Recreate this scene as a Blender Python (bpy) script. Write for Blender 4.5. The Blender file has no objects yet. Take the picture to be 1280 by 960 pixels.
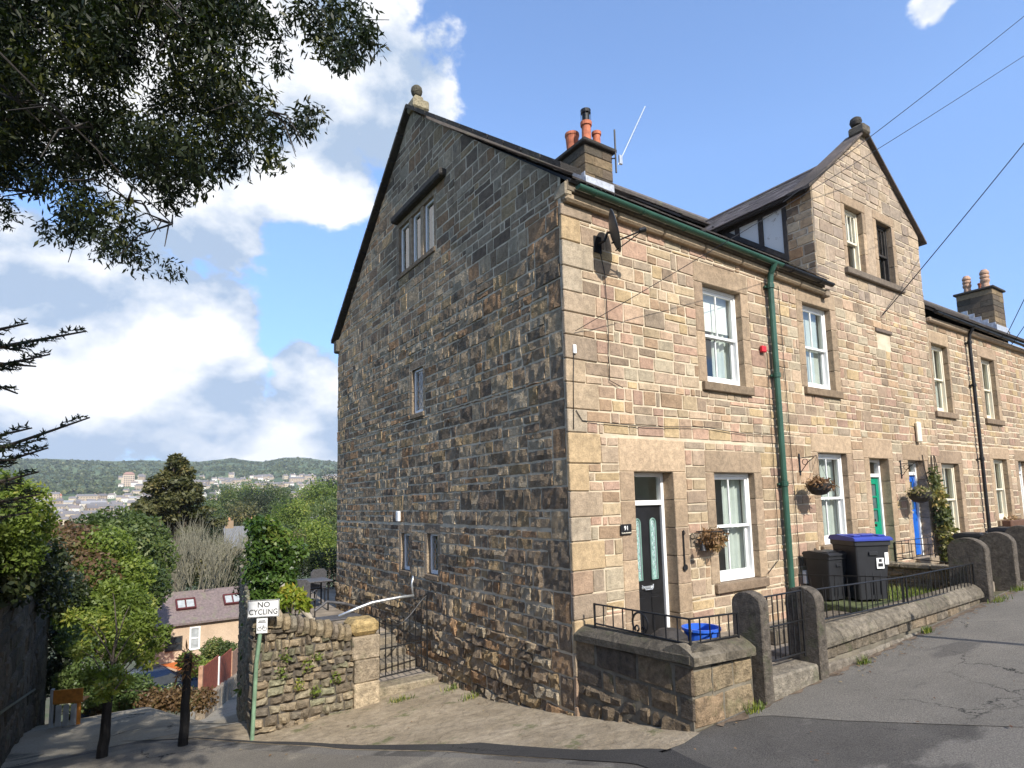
import bpy, bmesh, math, random
import numpy as np
from mathutils import Vector, Matrix, noise
R = math.radians
SC = bpy.context.scene
COL = SC.collection
random.seed(7)

# ------------------------------------------------------------------ camera
CAM = Vector((-4.852, -5.919, 1.583)); FPX = 746.95
YAW, PIT, ROL = R(-33.734), R(6.111), R(-1.312)
F_ = Vector((-math.sin(YAW)*math.cos(PIT), math.cos(YAW)*math.cos(PIT), math.sin(PIT)))
R_ = Vector((math.cos(YAW), math.sin(YAW), 0.0)); U_ = R_.cross(F_)
R2_ = R_*math.cos(ROL)+U_*math.sin(ROL); U2_ = U_*math.cos(ROL)-R_*math.sin(ROL)
cd = bpy.data.cameras.new('camera'); cam = bpy.data.objects.new('camera', cd); COL.objects.link(cam)
m = Matrix((R2_, U2_, -F_)).transposed().to_4x4(); m.translation = CAM; cam.matrix_world = m
cd.sensor_fit = 'HORIZONTAL'; cd.sensor_width = 36; cd.lens = FPX/1280*36
cd.shift_x = 1.3/1280; cd.shift_y = 68.2/1280
cd.clip_start = 0.05; cd.clip_end = 9000
SC.camera = cam
def ray(px, py):
    return F_ + R2_*((px-638.7)/FPX) + U2_*((548.2-py)/FPX)
def PX(px, py, d): return CAM + ray(px, py)*d

# ------------------------------------------------------------------ light
SUN_EL, SUN_AZ = R(38), R(-5.0)      # azimuth measured from -Y towards +X
S = Vector((math.sin(SUN_AZ)*math.cos(SUN_EL), -math.cos(SUN_AZ)*math.cos(SUN_EL), math.sin(SUN_EL)))
ld = bpy.data.lights.new('sun', 'SUN'); ld.energy = 3.1; ld.angle = R(0.55); ld.color = (1.0, 0.945, 0.86)
sun = bpy.data.objects.new('sun', ld); COL.objects.link(sun)
sun.rotation_euler = S.to_track_quat('Z', 'Y').to_euler(); sun.location = (0, -20, 30)

SC.view_settings.view_transform = 'Standard'; SC.view_settings.look = 'None'
SC.view_settings.exposure = 1.18; SC.view_settings.gamma = 1.0; SC.view_settings.use_curve_mapping = False
SC.cycles.max_bounces = 7; SC.cycles.transparent_max_bounces = 16; SC.cycles.diffuse_bounces = 3
SC.cycles.glossy_bounces = 3; SC.cycles.transmission_bounces = 4; SC.cycles.volume_bounces = 0
SC.cycles.use_denoising = True; SC.cycles.caustics_reflective = False; SC.cycles.caustics_refractive = False

# ------------------------------------------------------------------ world: Nishita sky and cumulus by direction
W = bpy.data.worlds.new('World'); SC.world = W; W.use_nodes = True
nt = W.node_tree; nt.nodes.clear(); N = nt.nodes.new; L = nt.links.new
sky = N('ShaderNodeTexSky'); sky.sky_type = 'NISHITA'; sky.sun_disc = False
sky.sun_elevation = SUN_EL; sky.sun_rotation = math.pi - SUN_AZ; sky.air_density = 1.0; sky.dust_density = 0.6; sky.ozone_density = 2.2
tc = N('ShaderNodeTexCoord')
def mth(op, a, b=None, c=None, clamp=False, tree=None):
    n = nt.nodes.new('ShaderNodeMath'); n.operation = op; n.use_clamp = clamp
    for i, x in enumerate((a, b, c)):
        if x is None: continue
        if isinstance(x, (int, float)): n.inputs[i].default_value = x
        else: nt.links.new(x, n.inputs[i])
    return n.outputs[0]
nrm = N('ShaderNodeVectorMath'); nrm.operation = 'NORMALIZE'; L(tc.outputs['Generated'], nrm.inputs[0])
DIR = nrm.outputs[0]
def wnoise(scale, detail, rough, off=(0, 0, 0), stretch=(1, 1, 1.0), dist=0.0):
    mp = N('ShaderNodeMapping'); mp.inputs['Location'].default_value = off; mp.inputs['Scale'].default_value = stretch
    L(DIR, mp.inputs['Vector'])
    n = N('ShaderNodeTexNoise'); n.inputs['Scale'].default_value = scale; n.inputs['Detail'].default_value = detail
    n.inputs['Roughness'].default_value = rough; n.inputs['Distortion'].default_value = dist
    L(mp.outputs[0], n.inputs['Vector']); return n.outputs['Fac']
n1 = wnoise(3.6, 9, 0.55, (3.1, 1.7, 0.4), (1, 1, 1.5), 0.15)
n1b = wnoise(3.6, 9, 0.55, (3.1+0.02, 1.7+0.05, 0.4-0.075*1.5), (1, 1, 1.5), 0.15)
n2 = wnoise(9.0, 8, 0.6, (7.3, 0.2, 2.0), (1, 1, 1.3), 0.1)
n3 = wnoise(2.2, 4, 0.5, (1.3, 9.2, 5.0))
blobs = [  # image position, angular radius (px), weight
 (60, 470, 210, 1.1), (230, 500, 150, 1.0), (395, 515, 95, 1.0), (370, 455, 42, .8), (150, 380, 170, 1.0), (20, 330, 150, 1.0), (270, 390, 75, .8),
 (480, 110, 120, .95), (430, 30, 150, .9), (540, 60, 70, .7), (380, 190, 110, .9), (250, 270, 120, .95), (300, 120, 170, .8), (100, 100, 240, .8), (330, 250, 60, .55),
 (-300, 300, 400, .8), (1165, 5, 42, .62), (90, 560, 170, .62), (330, 556, 110, .66), (-150, 560, 300, .9)]
acc = None
for bx, by, br, bw in blobs:
    c = ray(bx, by).normalized(); c2 = ray(bx+br, by).normalized(); ang = math.acos(max(-1, min(1, c.dot(c2))))
    vd = N('ShaderNodeVectorMath'); vd.operation = 'DISTANCE'; L(DIR, vd.inputs[0]); vd.inputs[1].default_value = c
    mr = N('ShaderNodeMapRange'); mr.interpolation_type = 'SMOOTHSTEP'; L(vd.outputs['Value'], mr.inputs['Value'])
    mr.inputs['From Min'].default_value = ang*1.25; mr.inputs['From Max'].default_value = ang*0.25
    mr.inputs['To Min'].default_value = 0; mr.inputs['To Max'].default_value = bw
    acc = mr.outputs[0] if acc is None else mth('MAXIMUM', acc, mr.outputs[0])
# clouds elsewhere in the sky, outside the view, behind the camera
sep = N('ShaderNodeSeparateXYZ'); L(DIR, sep.inputs[0])
back = mth('MULTIPLY', mth('SUBTRACT', -0.15, sep.outputs['Y'], clamp=True), 0.9)
acc = mth('MAXIMUM', acc, back)
nn = mth('ADD', mth('MULTIPLY', mth('SUBTRACT', n1, 0.5), 2.5), mth('MULTIPLY', mth('SUBTRACT', n2, 0.5), 1.1))
dens = mth('SUBTRACT', mth('ADD', acc, mth('MULTIPLY', nn, mth('MULTIPLY', acc, 3.0, clamp=True))), 0.30)
mask = N('ShaderNodeMapRange'); mask.interpolation_type = 'SMOOTHSTEP'; L(dens, mask.inputs['Value'])
mask.inputs['From Min'].default_value = 0.0; mask.inputs['From Max'].default_value = 0.22
lit = mth('ADD', mth('MULTIPLY', mth('SUBTRACT', n1, n1b), 6.5), mth('MULTIPLY', mth('SUBTRACT', n3, 0.5), -2.2))
lit = mth('ADD', lit, mth('MULTIPLY', mth('SUBTRACT', n2, 0.5), 0.9))
lit = mth('ADD', lit, 0.74, clamp=True)
thin = mth('SUBTRACT', 1.0, mth('MULTIPLY', dens, 0.45), clamp=True)
ccol = N('ShaderNodeMix'); ccol.data_type = 'RGBA'; L(lit, ccol.inputs['Factor'])
ccol.inputs['A'].default_value = (0.22, 0.28, 0.37, 1); ccol.inputs['B'].default_value = (0.56, 0.56, 0.56, 1)
bg1 = N('ShaderNodeBackground'); bg1.inputs['Strength'].default_value = 0.15
hs = N('ShaderNodeHueSaturation'); hs.inputs['Saturation'].default_value = 1.0; hs.inputs['Value'].default_value = 1.0
zr = N('ShaderNodeMapRange'); zs = N('ShaderNodeSeparateXYZ'); L(DIR, zs.inputs[0]); L(zs.outputs['Z'], zr.inputs['Value']); zr.inputs['From Max'].default_value = .5
zm = N('ShaderNodeMix'); zm.data_type = 'RGBA'; L(zr.outputs[0], zm.inputs['Factor']); zm.inputs['A'].default_value = (.27, .385, .60, 1); zm.inputs['B'].default_value = (.80, .87, .97, 1)
zx = N('ShaderNodeMix'); zx.data_type = 'RGBA'; zx.blend_type = 'MULTIPLY'; zx.inputs['Factor'].default_value = 1; L(sky.outputs[0], zx.inputs['A']); L(zm.outputs['Result'], zx.inputs['B']); L(zx.outputs['Result'], hs.inputs['Color']); L(hs.outputs[0], bg1.inputs['Color'])
bg2 = N('ShaderNodeBackground'); L(ccol.outputs['Result'], bg2.inputs['Color']); bg2.inputs['Strength'].default_value = 0.95
mx = N('ShaderNodeMixShader'); L(mth('MULTIPLY', mask.outputs[0], 0.96), mx.inputs[0]); L(bg1.outputs[0], mx.inputs[1]); L(bg2.outputs[0], mx.inputs[2])
wo = N('ShaderNodeOutputWorld'); L(mx.outputs[0], wo.inputs['Surface'])

# ------------------------------------------------------------------ materials
MATS = {}
def nodes_of(name):
    mt = bpy.data.materials.new(name); mt.use_nodes = True
    t = mt.node_tree; b = t.nodes['Principled BSDF']; return mt, t, b
def pos_noise(t, scale, detail=5, rough=.55, stretch=(1, 1, 1)):
    g = t.nodes.new('ShaderNodeNewGeometry'); mp = t.nodes.new('ShaderNodeMapping'); mp.inputs['Scale'].default_value = stretch
    t.links.new(g.outputs['Position'], mp.inputs['Vector'])
    n = t.nodes.new('ShaderNodeTexNoise'); n.inputs['Scale'].default_value = scale; n.inputs['Detail'].default_value = detail
    n.inputs['Roughness'].default_value = rough; t.links.new(mp.outputs[0], n.inputs['Vector']); return n
def mixc(t, fac, a, b, mode='MIX'):
    n = t.nodes.new('ShaderNodeMix'); n.data_type = 'RGBA'; n.blend_type = mode
    for k, x in (('Factor', fac), ('A', a), ('B', b)):
        s = n.inputs[k]
        if k == 'Factor' and isinstance(x, (int, float)): s.default_value = x
        elif isinstance(x, tuple): s.default_value = (*x, 1) if len(x) == 3 else x
        else: t.links.new(x, s)
    return n.outputs['Result']
def ramp(t, fac, p0, p1, c0=(0, 0, 0), c1=(1, 1, 1)):
    n = t.nodes.new('ShaderNodeValToRGB'); e = n.color_ramp.elements
    e[0].position = p0; e[1].position = p1; e[0].color = (*c0, 1); e[1].color = (*c1, 1); t.links.new(fac, n.inputs[0]); return n.outputs[0]
def bump(t, b, h, dist, strength=1.0):
    n = t.nodes.new('ShaderNodeBump'); n.inputs['Distance'].default_value = dist; n.inputs['Strength'].default_value = strength
    t.links.new(h, n.inputs['Height']); t.links.new(n.outputs[0], b.inputs['Normal'])
def mat(name, col, rough=.6, var=.15, scale=6, metal=0, bmp=0.0, bscale=40, spec=.4):
    if name in MATS: return MATS[name]
    mt, t, b = nodes_of(name); n = pos_noise(t, scale)
    c0 = tuple(max(0, c*(1-var)) for c in col); c1 = tuple(min(1, c*(1+var)) for c in col)
    t.links.new(ramp(t, n.outputs['Fac'], .3, .7, c0, c1), b.inputs['Base Color'])
    b.inputs['Roughness'].default_value = rough; b.inputs['Metallic'].default_value = metal; b.inputs['Specular IOR Level'].default_value = spec
    if bmp: bump(t, b, pos_noise(t, bscale, 4, .6).outputs['Fac'], bmp)
    MATS[name] = mt; return mt
def stone_mat(name, soot=0.0, bmp=.012, bscale=28, var=.35, lichen=0.0):
    mt, t, b = nodes_of(name)
    a = t.nodes.new('ShaderNodeAttribute'); a.attribute_name = 'col'
    n = pos_noise(t, 11, 7, .68); n2 = pos_noise(t, 60, 4, .65); n4 = pos_noise(t, 1.1, 4, .55)
    c = mixc(t, 1.0, a.outputs['Color'], ramp(t, n.outputs['Fac'], .28, .72, (1-var,)*3, (1+var*.8, 1+var*.75, 1+var*.7)), 'MULTIPLY')
    c = mixc(t, .8, c, ramp(t, n2.outputs['Fac'], .3, .7, (.72, .72, .72), (1.22, 1.22, 1.22)), 'MULTIPLY')
    c = mixc(t, 1.0, c, ramp(t, n4.outputs['Fac'], .3, .7, (.85, .84, .83), (1.12, 1.12, 1.12)), 'MULTIPLY')
    if soot:
        s = pos_noise(t, .75, 6, .62, (1, 1, .45)); f = ramp(t, s.outputs['Fac'], .50, .66)
        g = t.nodes.new('ShaderNodeNewGeometry'); sp = t.nodes.new('ShaderNodeSeparateXYZ'); t.links.new(g.outputs['Position'], sp.inputs[0])
        mr = t.nodes.new('ShaderNodeMapRange'); t.links.new(sp.outputs['Z'], mr.inputs['Value']); mr.inputs['From Min'].default_value = 1.5; mr.inputs['From Max'].default_value = 6.0
        mr.inputs['To Min'].default_value = .15; mr.inputs['To Max'].default_value = soot
        mm = t.nodes.new('ShaderNodeMath'); mm.operation = 'MULTIPLY'; t.links.new(f, mm.inputs[0]); t.links.new(mr.outputs[0], mm.inputs[1])
        c = mixc(t, mm.outputs[0], c, (.035, .033, .03))
    if lichen:
        s = pos_noise(t, 3.5, 6, .7); c = mixc(t, ramp(t, s.outputs['Fac'], .56, .70, (0, 0, 0), (lichen,)*3), c, (.10, .12, .05))
    t.links.new(c, b.inputs['Base Color']); b.inputs['Roughness'].default_value = .9; b.inputs['Specular IOR Level'].default_value = .25
    hh = t.nodes.new('ShaderNodeMath'); hh.operation = 'MULTIPLY_ADD'; t.links.new(pos_noise(t, bscale, 6, .7).outputs['Fac'], hh.inputs[0]); hh.inputs[1].default_value = 1.0
    ha = t.nodes.new('ShaderNodeMath'); ha.operation = 'MULTIPLY_ADD'; t.links.new(n2.outputs['Fac'], ha.inputs[0]); ha.inputs[1].default_value = .55; t.links.new(n.outputs['Fac'], ha.inputs[2]); t.links.new(ha.outputs[0], hh.inputs[2])
    bump(t, b, hh.outputs[0], bmp); MATS[name] = mt; return mt
M_FRONT = stone_mat('dressed_gritstone', soot=.16, bmp=.008, bscale=30, var=.34)
M_GABLE = stone_mat('weathered_gritstone', soot=.38, bmp=.030, bscale=22, var=.38, lichen=.15)
M_YARD = stone_mat('yard_wall_stone', soot=.3, bmp=.035, bscale=20, var=.6, lichen=.5)
def mortar_mat(name, c0, c1):
    mt, t, b = nodes_of(name); n = pos_noise(t, 3, 7, .7)
    t.links.new(ramp(t, n.outputs['Fac'], .35, .65, c0, c1), b.inputs['Base Color']); b.inputs['Roughness'].default_value = .95
    bump(t, b, pos_noise(t, 70, 5, .7).outputs['Fac'], .01); return mt
M_MORT_F = mortar_mat('pale_lime_mortar', (.46, .38, .27), (.64, .545, .40))
M_MORT_G = mortar_mat('grey_mortar', (.42, .345, .24), (.68, .57, .41))
M_MORT_Y = mortar_mat('yard_wall_mortar', (.09, .08, .06), (.22, .19, .14))
M_MORT_D = mortar_mat('dark_earth_joint', (.05, .045, .04), (.12, .10, .08))
M_SLATE = None
def slate_mat():
    mt, t, b = nodes_of('roof_slate'); a = t.nodes.new('ShaderNodeAttribute'); a.attribute_name = 'col'
    n = pos_noise(t, 9, 6, .7); c = mixc(t, 1, a.outputs['Color'], ramp(t, n.outputs['Fac'], .3, .7, (.6, .6, .6), (1.4, 1.35, 1.3)), 'MULTIPLY')
    s = pos_noise(t, 2.2, 6, .7); c = mixc(t, ramp(t, s.outputs['Fac'], .55, .7, (0, 0, 0), (.6,)*3), c, (.16, .17, .09))
    t.links.new(c, b.inputs['Base Color']); b.inputs['Roughness'].default_value = .75; bump(t, b, n.outputs['Fac'], .01); return mt
M_SLATE = slate_mat()
M_WHITE = mat('white_paint', (.80, .80, .78), .35, .05)
M_CREAM = mat('cream_paint', (.72, .66, .52), .4, .06)
M_BLACK = mat('black_paint', (.012, .012, .013), .35, .3, bmp=.002, bscale=60)
M_IRON = mat('black_iron', (.015, .015, .016), .45, .4, metal=.3, bmp=.003, bscale=60)
M_GREENP = mat('green_painted_iron', (.028, .085, .058), .4, .25, 4, bmp=.003, bscale=50)
M_LEAD = mat('lead_flashing', (.42, .44, .47), .45, .25, 9, metal=.3, bmp=.008, bscale=20)
M_TERRA = mat('terracotta', (.42, .13, .065), .75, .35, 9, bmp=.006)
M_TERRB = mat('buff_terracotta', (.42, .26, .17), .75, .3, 9, bmp=.006)
M_DOORG = mat('green_door_paint', (.0, .23, .13), .35, .1)
M_DOORB = mat('blue_door_paint', (.012, .11, .48), .35, .1)
M_ROOM = mat('room_wall', (.55, .56, .50), .9, .1)
M_CURT = mat('curtain_cloth', (.50, .53, .49), .9, .1, 3)
M_BLIND_GLARE = mat('white_blind_glare', (.78, .78, .74), .8, .04)
M_TIMB = mat('dark_timber', (.035, .03, .026), .7, .4, 12, bmp=.006)
M_STEEL = mat('galvanised_steel', (.55, .57, .58), .35, .15, 20, metal=.7)
M_PEEL = None
mt, t, b = nodes_of('peeling_white_board'); n = pos_noise(t, 7, 8, .75)
t.links.new(ramp(t, n.outputs['Fac'], .36, .41, (.16, .11, .06), (.62, .63, .60)), b.inputs['Base Color']); b.inputs['Roughness'].default_value = .6; M_PEEL = mt
# glass: see-through pane with a mirror-like face
mt, t, b = nodes_of('window_glass'); t.nodes.remove(b)
tr = t.nodes.new('ShaderNodeBsdfTransparent'); tr.inputs[0].default_value = (.90, .94, .92, 1)
gl = t.nodes.new('ShaderNodeBsdfGlossy'); gl.inputs['Roughness'].default_value = .015
lw_ = t.nodes.new('ShaderNodeLayerWeight'); lw_.inputs[0].default_value = .5; pw = t.nodes.new('ShaderNodeMath'); pw.operation = 'POWER'; t.links.new(lw_.outputs['Facing'], pw.inputs[0]); pw.inputs[1].default_value = 3.0; fr = t.nodes.new('ShaderNodeMath'); fr.operation = 'MULTIPLY_ADD'; t.links.new(pw.outputs[0], fr.inputs[0]); fr.inputs[1].default_value = .8; fr.inputs[2].default_value = .09
bn = t.nodes.new('ShaderNodeBump'); bn.inputs['Distance'].default_value = .02; bn.inputs['Strength'].default_value = .25
t.links.new(pos_noise(t, 2.2, 1, .4).outputs['Fac'], bn.inputs['Height']); t.links.new(bn.outputs[0], gl.inputs['Normal'])
ms = t.nodes.new('ShaderNodeMixShader'); t.links.new(fr.outputs[0], ms.inputs[0]); t.links.new(tr.outputs[0], ms.inputs[1]); t.links.new(gl.outputs[0], ms.inputs[2])
t.links.new(ms.outputs[0], t.nodes['Material Output'].inputs[0]); M_GLASS = mt
# frosted leaded door glass
mt, t, b = nodes_of('frosted_door_glass'); v = t.nodes.new('ShaderNodeTexVoronoi'); v.inputs['Scale'].default_value = 26; v.feature = 'DISTANCE_TO_EDGE'
g = t.nodes.new('ShaderNodeNewGeometry'); t.links.new(g.outputs['Position'], v.inputs['Vector'])
t.links.new(ramp(t, v.outputs['Distance'], .02, .08, (.10, .20, .18), (.30, .47, .42)), b.inputs['Base Color']); b.inputs['Roughness'].default_value = .2
b.inputs['Specular IOR Level'].default_value = .6; M_FROST = mt

def leaf_mat(name, c0, c1, c2=None, trans=.35, rough=.5):
    mt, t, b = nodes_of(name)
    a = t.nodes.new('ShaderNodeAttribute'); a.attribute_name = 'tint'
    cr = t.nodes.new('ShaderNodeValToRGB'); e = cr.color_ramp.elements; e[0].color = (*c0, 1); e[1].color = (*c1, 1); e[0].position = .1; e[1].position = .75
    if c2: x = e.new(.97); x.color = (*c2, 1)
    t.links.new(a.outputs['Fac'], cr.inputs[0]); t.links.new(cr.outputs[0], b.inputs['Base Color'])
    b.inputs['Roughness'].default_value = rough; b.inputs['Specular IOR Level'].default_value = .35
    tl = t.nodes.new('ShaderNodeBsdfTranslucent'); c = mixc(t, 1, cr.outputs[0], (1.3, 1.5, .7), 'MULTIPLY'); t.links.new(c, tl.inputs[0])
    ms = t.nodes.new('ShaderNodeMixShader'); ms.inputs[0].default_value = trans
    t.links.new(b.outputs[0], ms.inputs[1]); t.links.new(tl.outputs[0], ms.inputs[2]); t.links.new(ms.outputs[0], t.nodes['Material Output'].inputs[0]); return mt
M_BARK = mat('bark', (.075, .058, .042), .9, .4, 12, bmp=.03, bscale=18)

# ------------------------------------------------------------------ mesh builder
ORG = {}
class Fr:
    def __init__(s, o, U, V, N): s.o, s.U, s.V, s.N = Vector(o), Vector(U), Vector(V), Vector(N)
    def p(s, u, v, n): return s.o + s.U*u + s.V*v + s.N*n
FRONT = Fr((0, 0, 0), (1, 0, 0), (0, 0, 1), (0, -1, 0))
GABLE = Fr((0, 0, 0), (0, -1, 0), (0, 0, 1), (-1, 0, 0))
WORLD = Fr((0, 0, 0), (1, 0, 0), (0, 1, 0), (0, 0, 1))
class MB:
    def __init__(s): s.v, s.f, s.m, s.c = [], [], [], []
    def add(s, vs, fs, m=0, col=(.5, .5, .5)):
        k = len(s.v); s.v += [tuple(x) for x in vs]; s.c += [col]*len(vs)
        for f in fs: s.f.append(tuple(k+i for i in f)); s.m.append(m)
    def box(s, fr, u0, u1, v0, v1, n0, n1, b=.004, m=0, col=(.5, .5, .5), jit=0):
        lo, hi = (min(u0, u1), min(v0, v1), min(n0, n1)), (max(u0, u1), max(v0, v1), max(n0, n1))
        b = min(b, .45*min(hi[i]-lo[i] for i in range(3)))
        vs, idx = [], {}
        for cs in [(a, c, d) for a in (0, 1) for c in (0, 1) for d in (0, 1)]:
            jj = [random.uniform(-jit, jit) for _ in range(3)]
            for ax in range(3):
                q = []
                for i in range(3):
                    e = hi[i] if cs[i] else lo[i]
                    if i != ax: e += -b if cs[i] else b
                    q.append(e+jj[i])
                idx[cs, ax] = len(vs); vs.append(Vector(q))
        fs = []
        for ax in range(3):
            o = [i for i in range(3) if i != ax]
            for sg in (0, 1):
                f = []
                for a, c in ((0, 0), (1, 0), (1, 1), (0, 1)):
                    cs = [0, 0, 0]; cs[ax] = sg; cs[o[0]] = a; cs[o[1]] = c; f.append(idx[tuple(cs), ax])
                fs.append(f)
        if b > 0:
            for ax in range(3):   # edges along ax
                o = [i for i in range(3) if i != ax]
                for a in (0, 1):
                    for c in (0, 1):
                        k0, k1 = [0, 0, 0], [0, 0, 0]
                        for k, e in ((k0, 0), (k1, 1)): k[ax] = e; k[o[0]] = a; k[o[1]] = c
                        fs.append([idx[tuple(k0), o[0]], idx[tuple(k0), o[1]], idx[tuple(k1), o[1]], idx[tuple(k1), o[0]]])
            for cs in [(a, c, d) for a in (0, 1) for c in (0, 1) for d in (0, 1)]: fs.append([idx[cs, 0], idx[cs, 1], idx[cs, 2]])
        ce = Vector([(lo[i]+hi[i])/2 for i in range(3)])
        out = []
        for f in fs:
            p = [vs[i] for i in f]; nn_ = (p[1]-p[0]).cross(p[2]-p[0]); c_ = sum(p, Vector())/len(p)-ce
            out.append(f if nn_.dot(c_) >= 0 else f[::-1])
        hand = fr.U.cross(fr.V).dot(fr.N)
        if hand < 0: out = [f[::-1] for f in out]
        s.add([fr.p(*q) for q in vs], out, m, col)
    def wb(s, x0, x1, y0, y1, z0, z1, b=.004, m=0, col=(.5, .5, .5), jit=0): s.box(WORLD, x0, x1, y0, y1, z0, z1, b, m, col, jit)
    def quad(s, a, b, c, d, m=0, col=(.5, .5, .5)): s.add([a, b, c, d], [(0, 1, 2, 3)], m, col)
    def tube(s, path, rad, n=8, m=0, col=(.5, .5, .5), cap=True):
        path = [Vector(p) for p in path]
        if isinstance(rad, (int, float)): rad = [rad]*len(path)
        t0 = (path[1]-path[0]).normalized(); up = Vector((0, 0, 1)) if abs(t0.z) < .9 else Vector((1, 0, 0))
        a = t0.cross(up).normalized(); vs = []
        for i, p in enumerate(path):
            t = (path[min(i+1, len(path)-1)]-path[max(i-1, 0)]).normalized()
            a = (a - t*a.dot(t)).normalized(); b = t.cross(a)
            for k in range(n): th = 2*math.pi*k/n; vs.append(p+(a*math.cos(th)+b*math.sin(th))*rad[i])
        fs = [(i*n+k, i*n+(k+1) % n, (i+1)*n+(k+1) % n, (i+1)*n+k) for i in range(len(path)-1) for k in range(n)]
        if cap: fs += [tuple(range(n))[::-1], tuple((len(path)-1)*n+k for k in range(n))]
        s.add(vs, fs, m, col)
    def lathe(s, c, prof, n=16, m=0, col=(.5, .5, .5), ax=None):
        c = Vector(c); vs = []
        A, B, Z = Vector((1, 0, 0)), Vector((0, 1, 0)), Vector((0, 0, 1))
        if ax: Z = Vector(ax).normalized(); A = Z.orthogonal().normalized(); B = Z.cross(A)
        for r, z in prof:
            for k in range(n): th = 2*math.pi*k/n; vs.append(c+A*(r*math.cos(th))+B*(r*math.sin(th))+Z*z)
        fs = [(i*n+k, i*n+(k+1) % n, (i+1)*n+(k+1) % n, (i+1)*n+k) for i in range(len(prof)-1) for k in range(n)]
        fs += [tuple(range(n))[::-1], tuple((len(prof)-1)*n+k for k in range(n))]
        s.add(vs, fs, m, col)
    def prism(s, fr, poly, n0, n1, m=0, col=(.5, .5, .5)):      # poly counter-clockwise in (u,v)
        k = len(poly); vs = [fr.p(u, v, n0) for u, v in poly]+[fr.p(u, v, n1) for u, v in poly]
        fs = [tuple(range(k, 2*k)), tuple(range(k))[::-1]]+[(i, (i+1) % k, k+(i+1) % k, k+i) for i in range(k)]
        s.add(vs, fs, m, col)
    # one stone: cushion patch on a wall plane
    def stone(s, fr, u0, u1, v0, v1, h=.02, rough=.004, edge=.012, step=.1, jit=.006, col=(.4, .3, .2), m=0, lim=None, dome=0, joint=.006, nmin=None):
        u0 += joint; u1 -= joint; v0 += joint; v1 -= joint
        if u1-u0 < .03 or v1-v0 < .03: return
        w, hh = u1-u0, v1-v0; e = min(edge, .3*w, .3*hh)
        def par(L_):
            k = max(1, round((L_-2*e)/step)); return [0]+[(e+(L_-2*e)*i/k)/L_ for i in range(k+1)]+[1]
        a, b = par(w), par(hh); cj = [(random.uniform(-jit, jit), random.uniform(-jit, jit)) for _ in range(4)]
        tu, tv = random.uniform(-.5, .5)*rough*1.5, random.uniform(-.5, .5)*rough*1.5; hs_ = h*random.uniform(.7, 1.3)
        vs = []
        for j, q in enumerate(b):
            for i, p in enumerate(a):
                du = (cj[0][0]*(1-p)+cj[1][0]*p)*(1-q)+(cj[3][0]*(1-p)+cj[2][0]*p)*q
                dv = (cj[0][1]*(1-p)+cj[1][1]*p)*(1-q)+(cj[3][1]*(1-p)+cj[2][1]*p)*q
                uu, vv = u0+w*p+du, v0+hh*q+dv
                bd = i in (0, len(a)-1) or j in (0, len(b)-1)
                r1 = (i in (1, len(a)-2)) or (j in (1, len(b)-2))
                if bd: n_ = -.012
                else:
                    n_ = hs_*(.75 if r1 else 1)+random.uniform(-rough, rough)+tu*(2*p-1)+tv*(2*q-1)
                    if dome: n_ += dome*(1-(2*p-1)**2)*(1-(2*q-1)**2)
                    if nmin is not None: n_ = max(n_, nmin)
                    uu += random.uniform(-1, 1)*rough*.4; vv += random.uniform(-1, 1)*rough*.4
                if lim is not None:
                    mxv = lim(uu)
                    if vv > mxv: vv = mxv
                vs.append(fr.p(uu, vv, n_))
        k = len(a)
        fs = [(j*k+i, j*k+i+1, (j+1)*k+i+1, (j+1)*k+i) for j in range(len(b)-1) for i in range(k-1)]
        s.add(vs, fs, m, col)
    def build(s, name, mats, parent=None, smooth=False, loc=None):
        o_ = ORG.get(parent, Vector((0, 0, 0))) if parent else (Vector(loc) if loc is not None else Vector((0, 0, 0)))
        me = bpy.data.meshes.new(name)
        me.from_pydata([(a-o_.x, b-o_.y, c-o_.z) for a, b, c in s.v], [], s.f)
        for x in (mats if isinstance(mats, (list, tuple)) else [mats]): me.materials.append(x)
        me.polygons.foreach_set('material_index', s.m)
        if smooth: me.polygons.foreach_set('use_smooth', [True]*len(s.f))
        at = me.attributes.new('col', 'FLOAT_COLOR', 'POINT')
        at.data.foreach_set('color', np.array([(*c, 1) for c in s.c], dtype=np.float32).ravel())
        me.update(); ob = bpy.data.objects.new(name, me); COL.objects.link(ob)
        if parent: ob.parent = parent
        elif loc is not None: ob.location = loc
        ORG[ob] = o_
        return ob
def tag(o, label=None, cat=None, group=None, kind=None):
    if label: o['label'] = label
    if cat: o['category'] = cat
    if group: o['group'] = group
    if kind: o['kind'] = kind
    return o
def thing(name, label, cat, loc, group=None):
    o = bpy.data.objects.new(name, None); o.empty_display_size = .2; COL.objects.link(o); o.location = loc; ORG[o] = Vector(loc)
    return tag(o, label, cat, group)
def one(mb, name, mats, label, cat, loc=(0, 0, 0), group=None, smooth=False):
    return tag(mb.build(name, mats, None, smooth, loc), label, cat, group)

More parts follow.
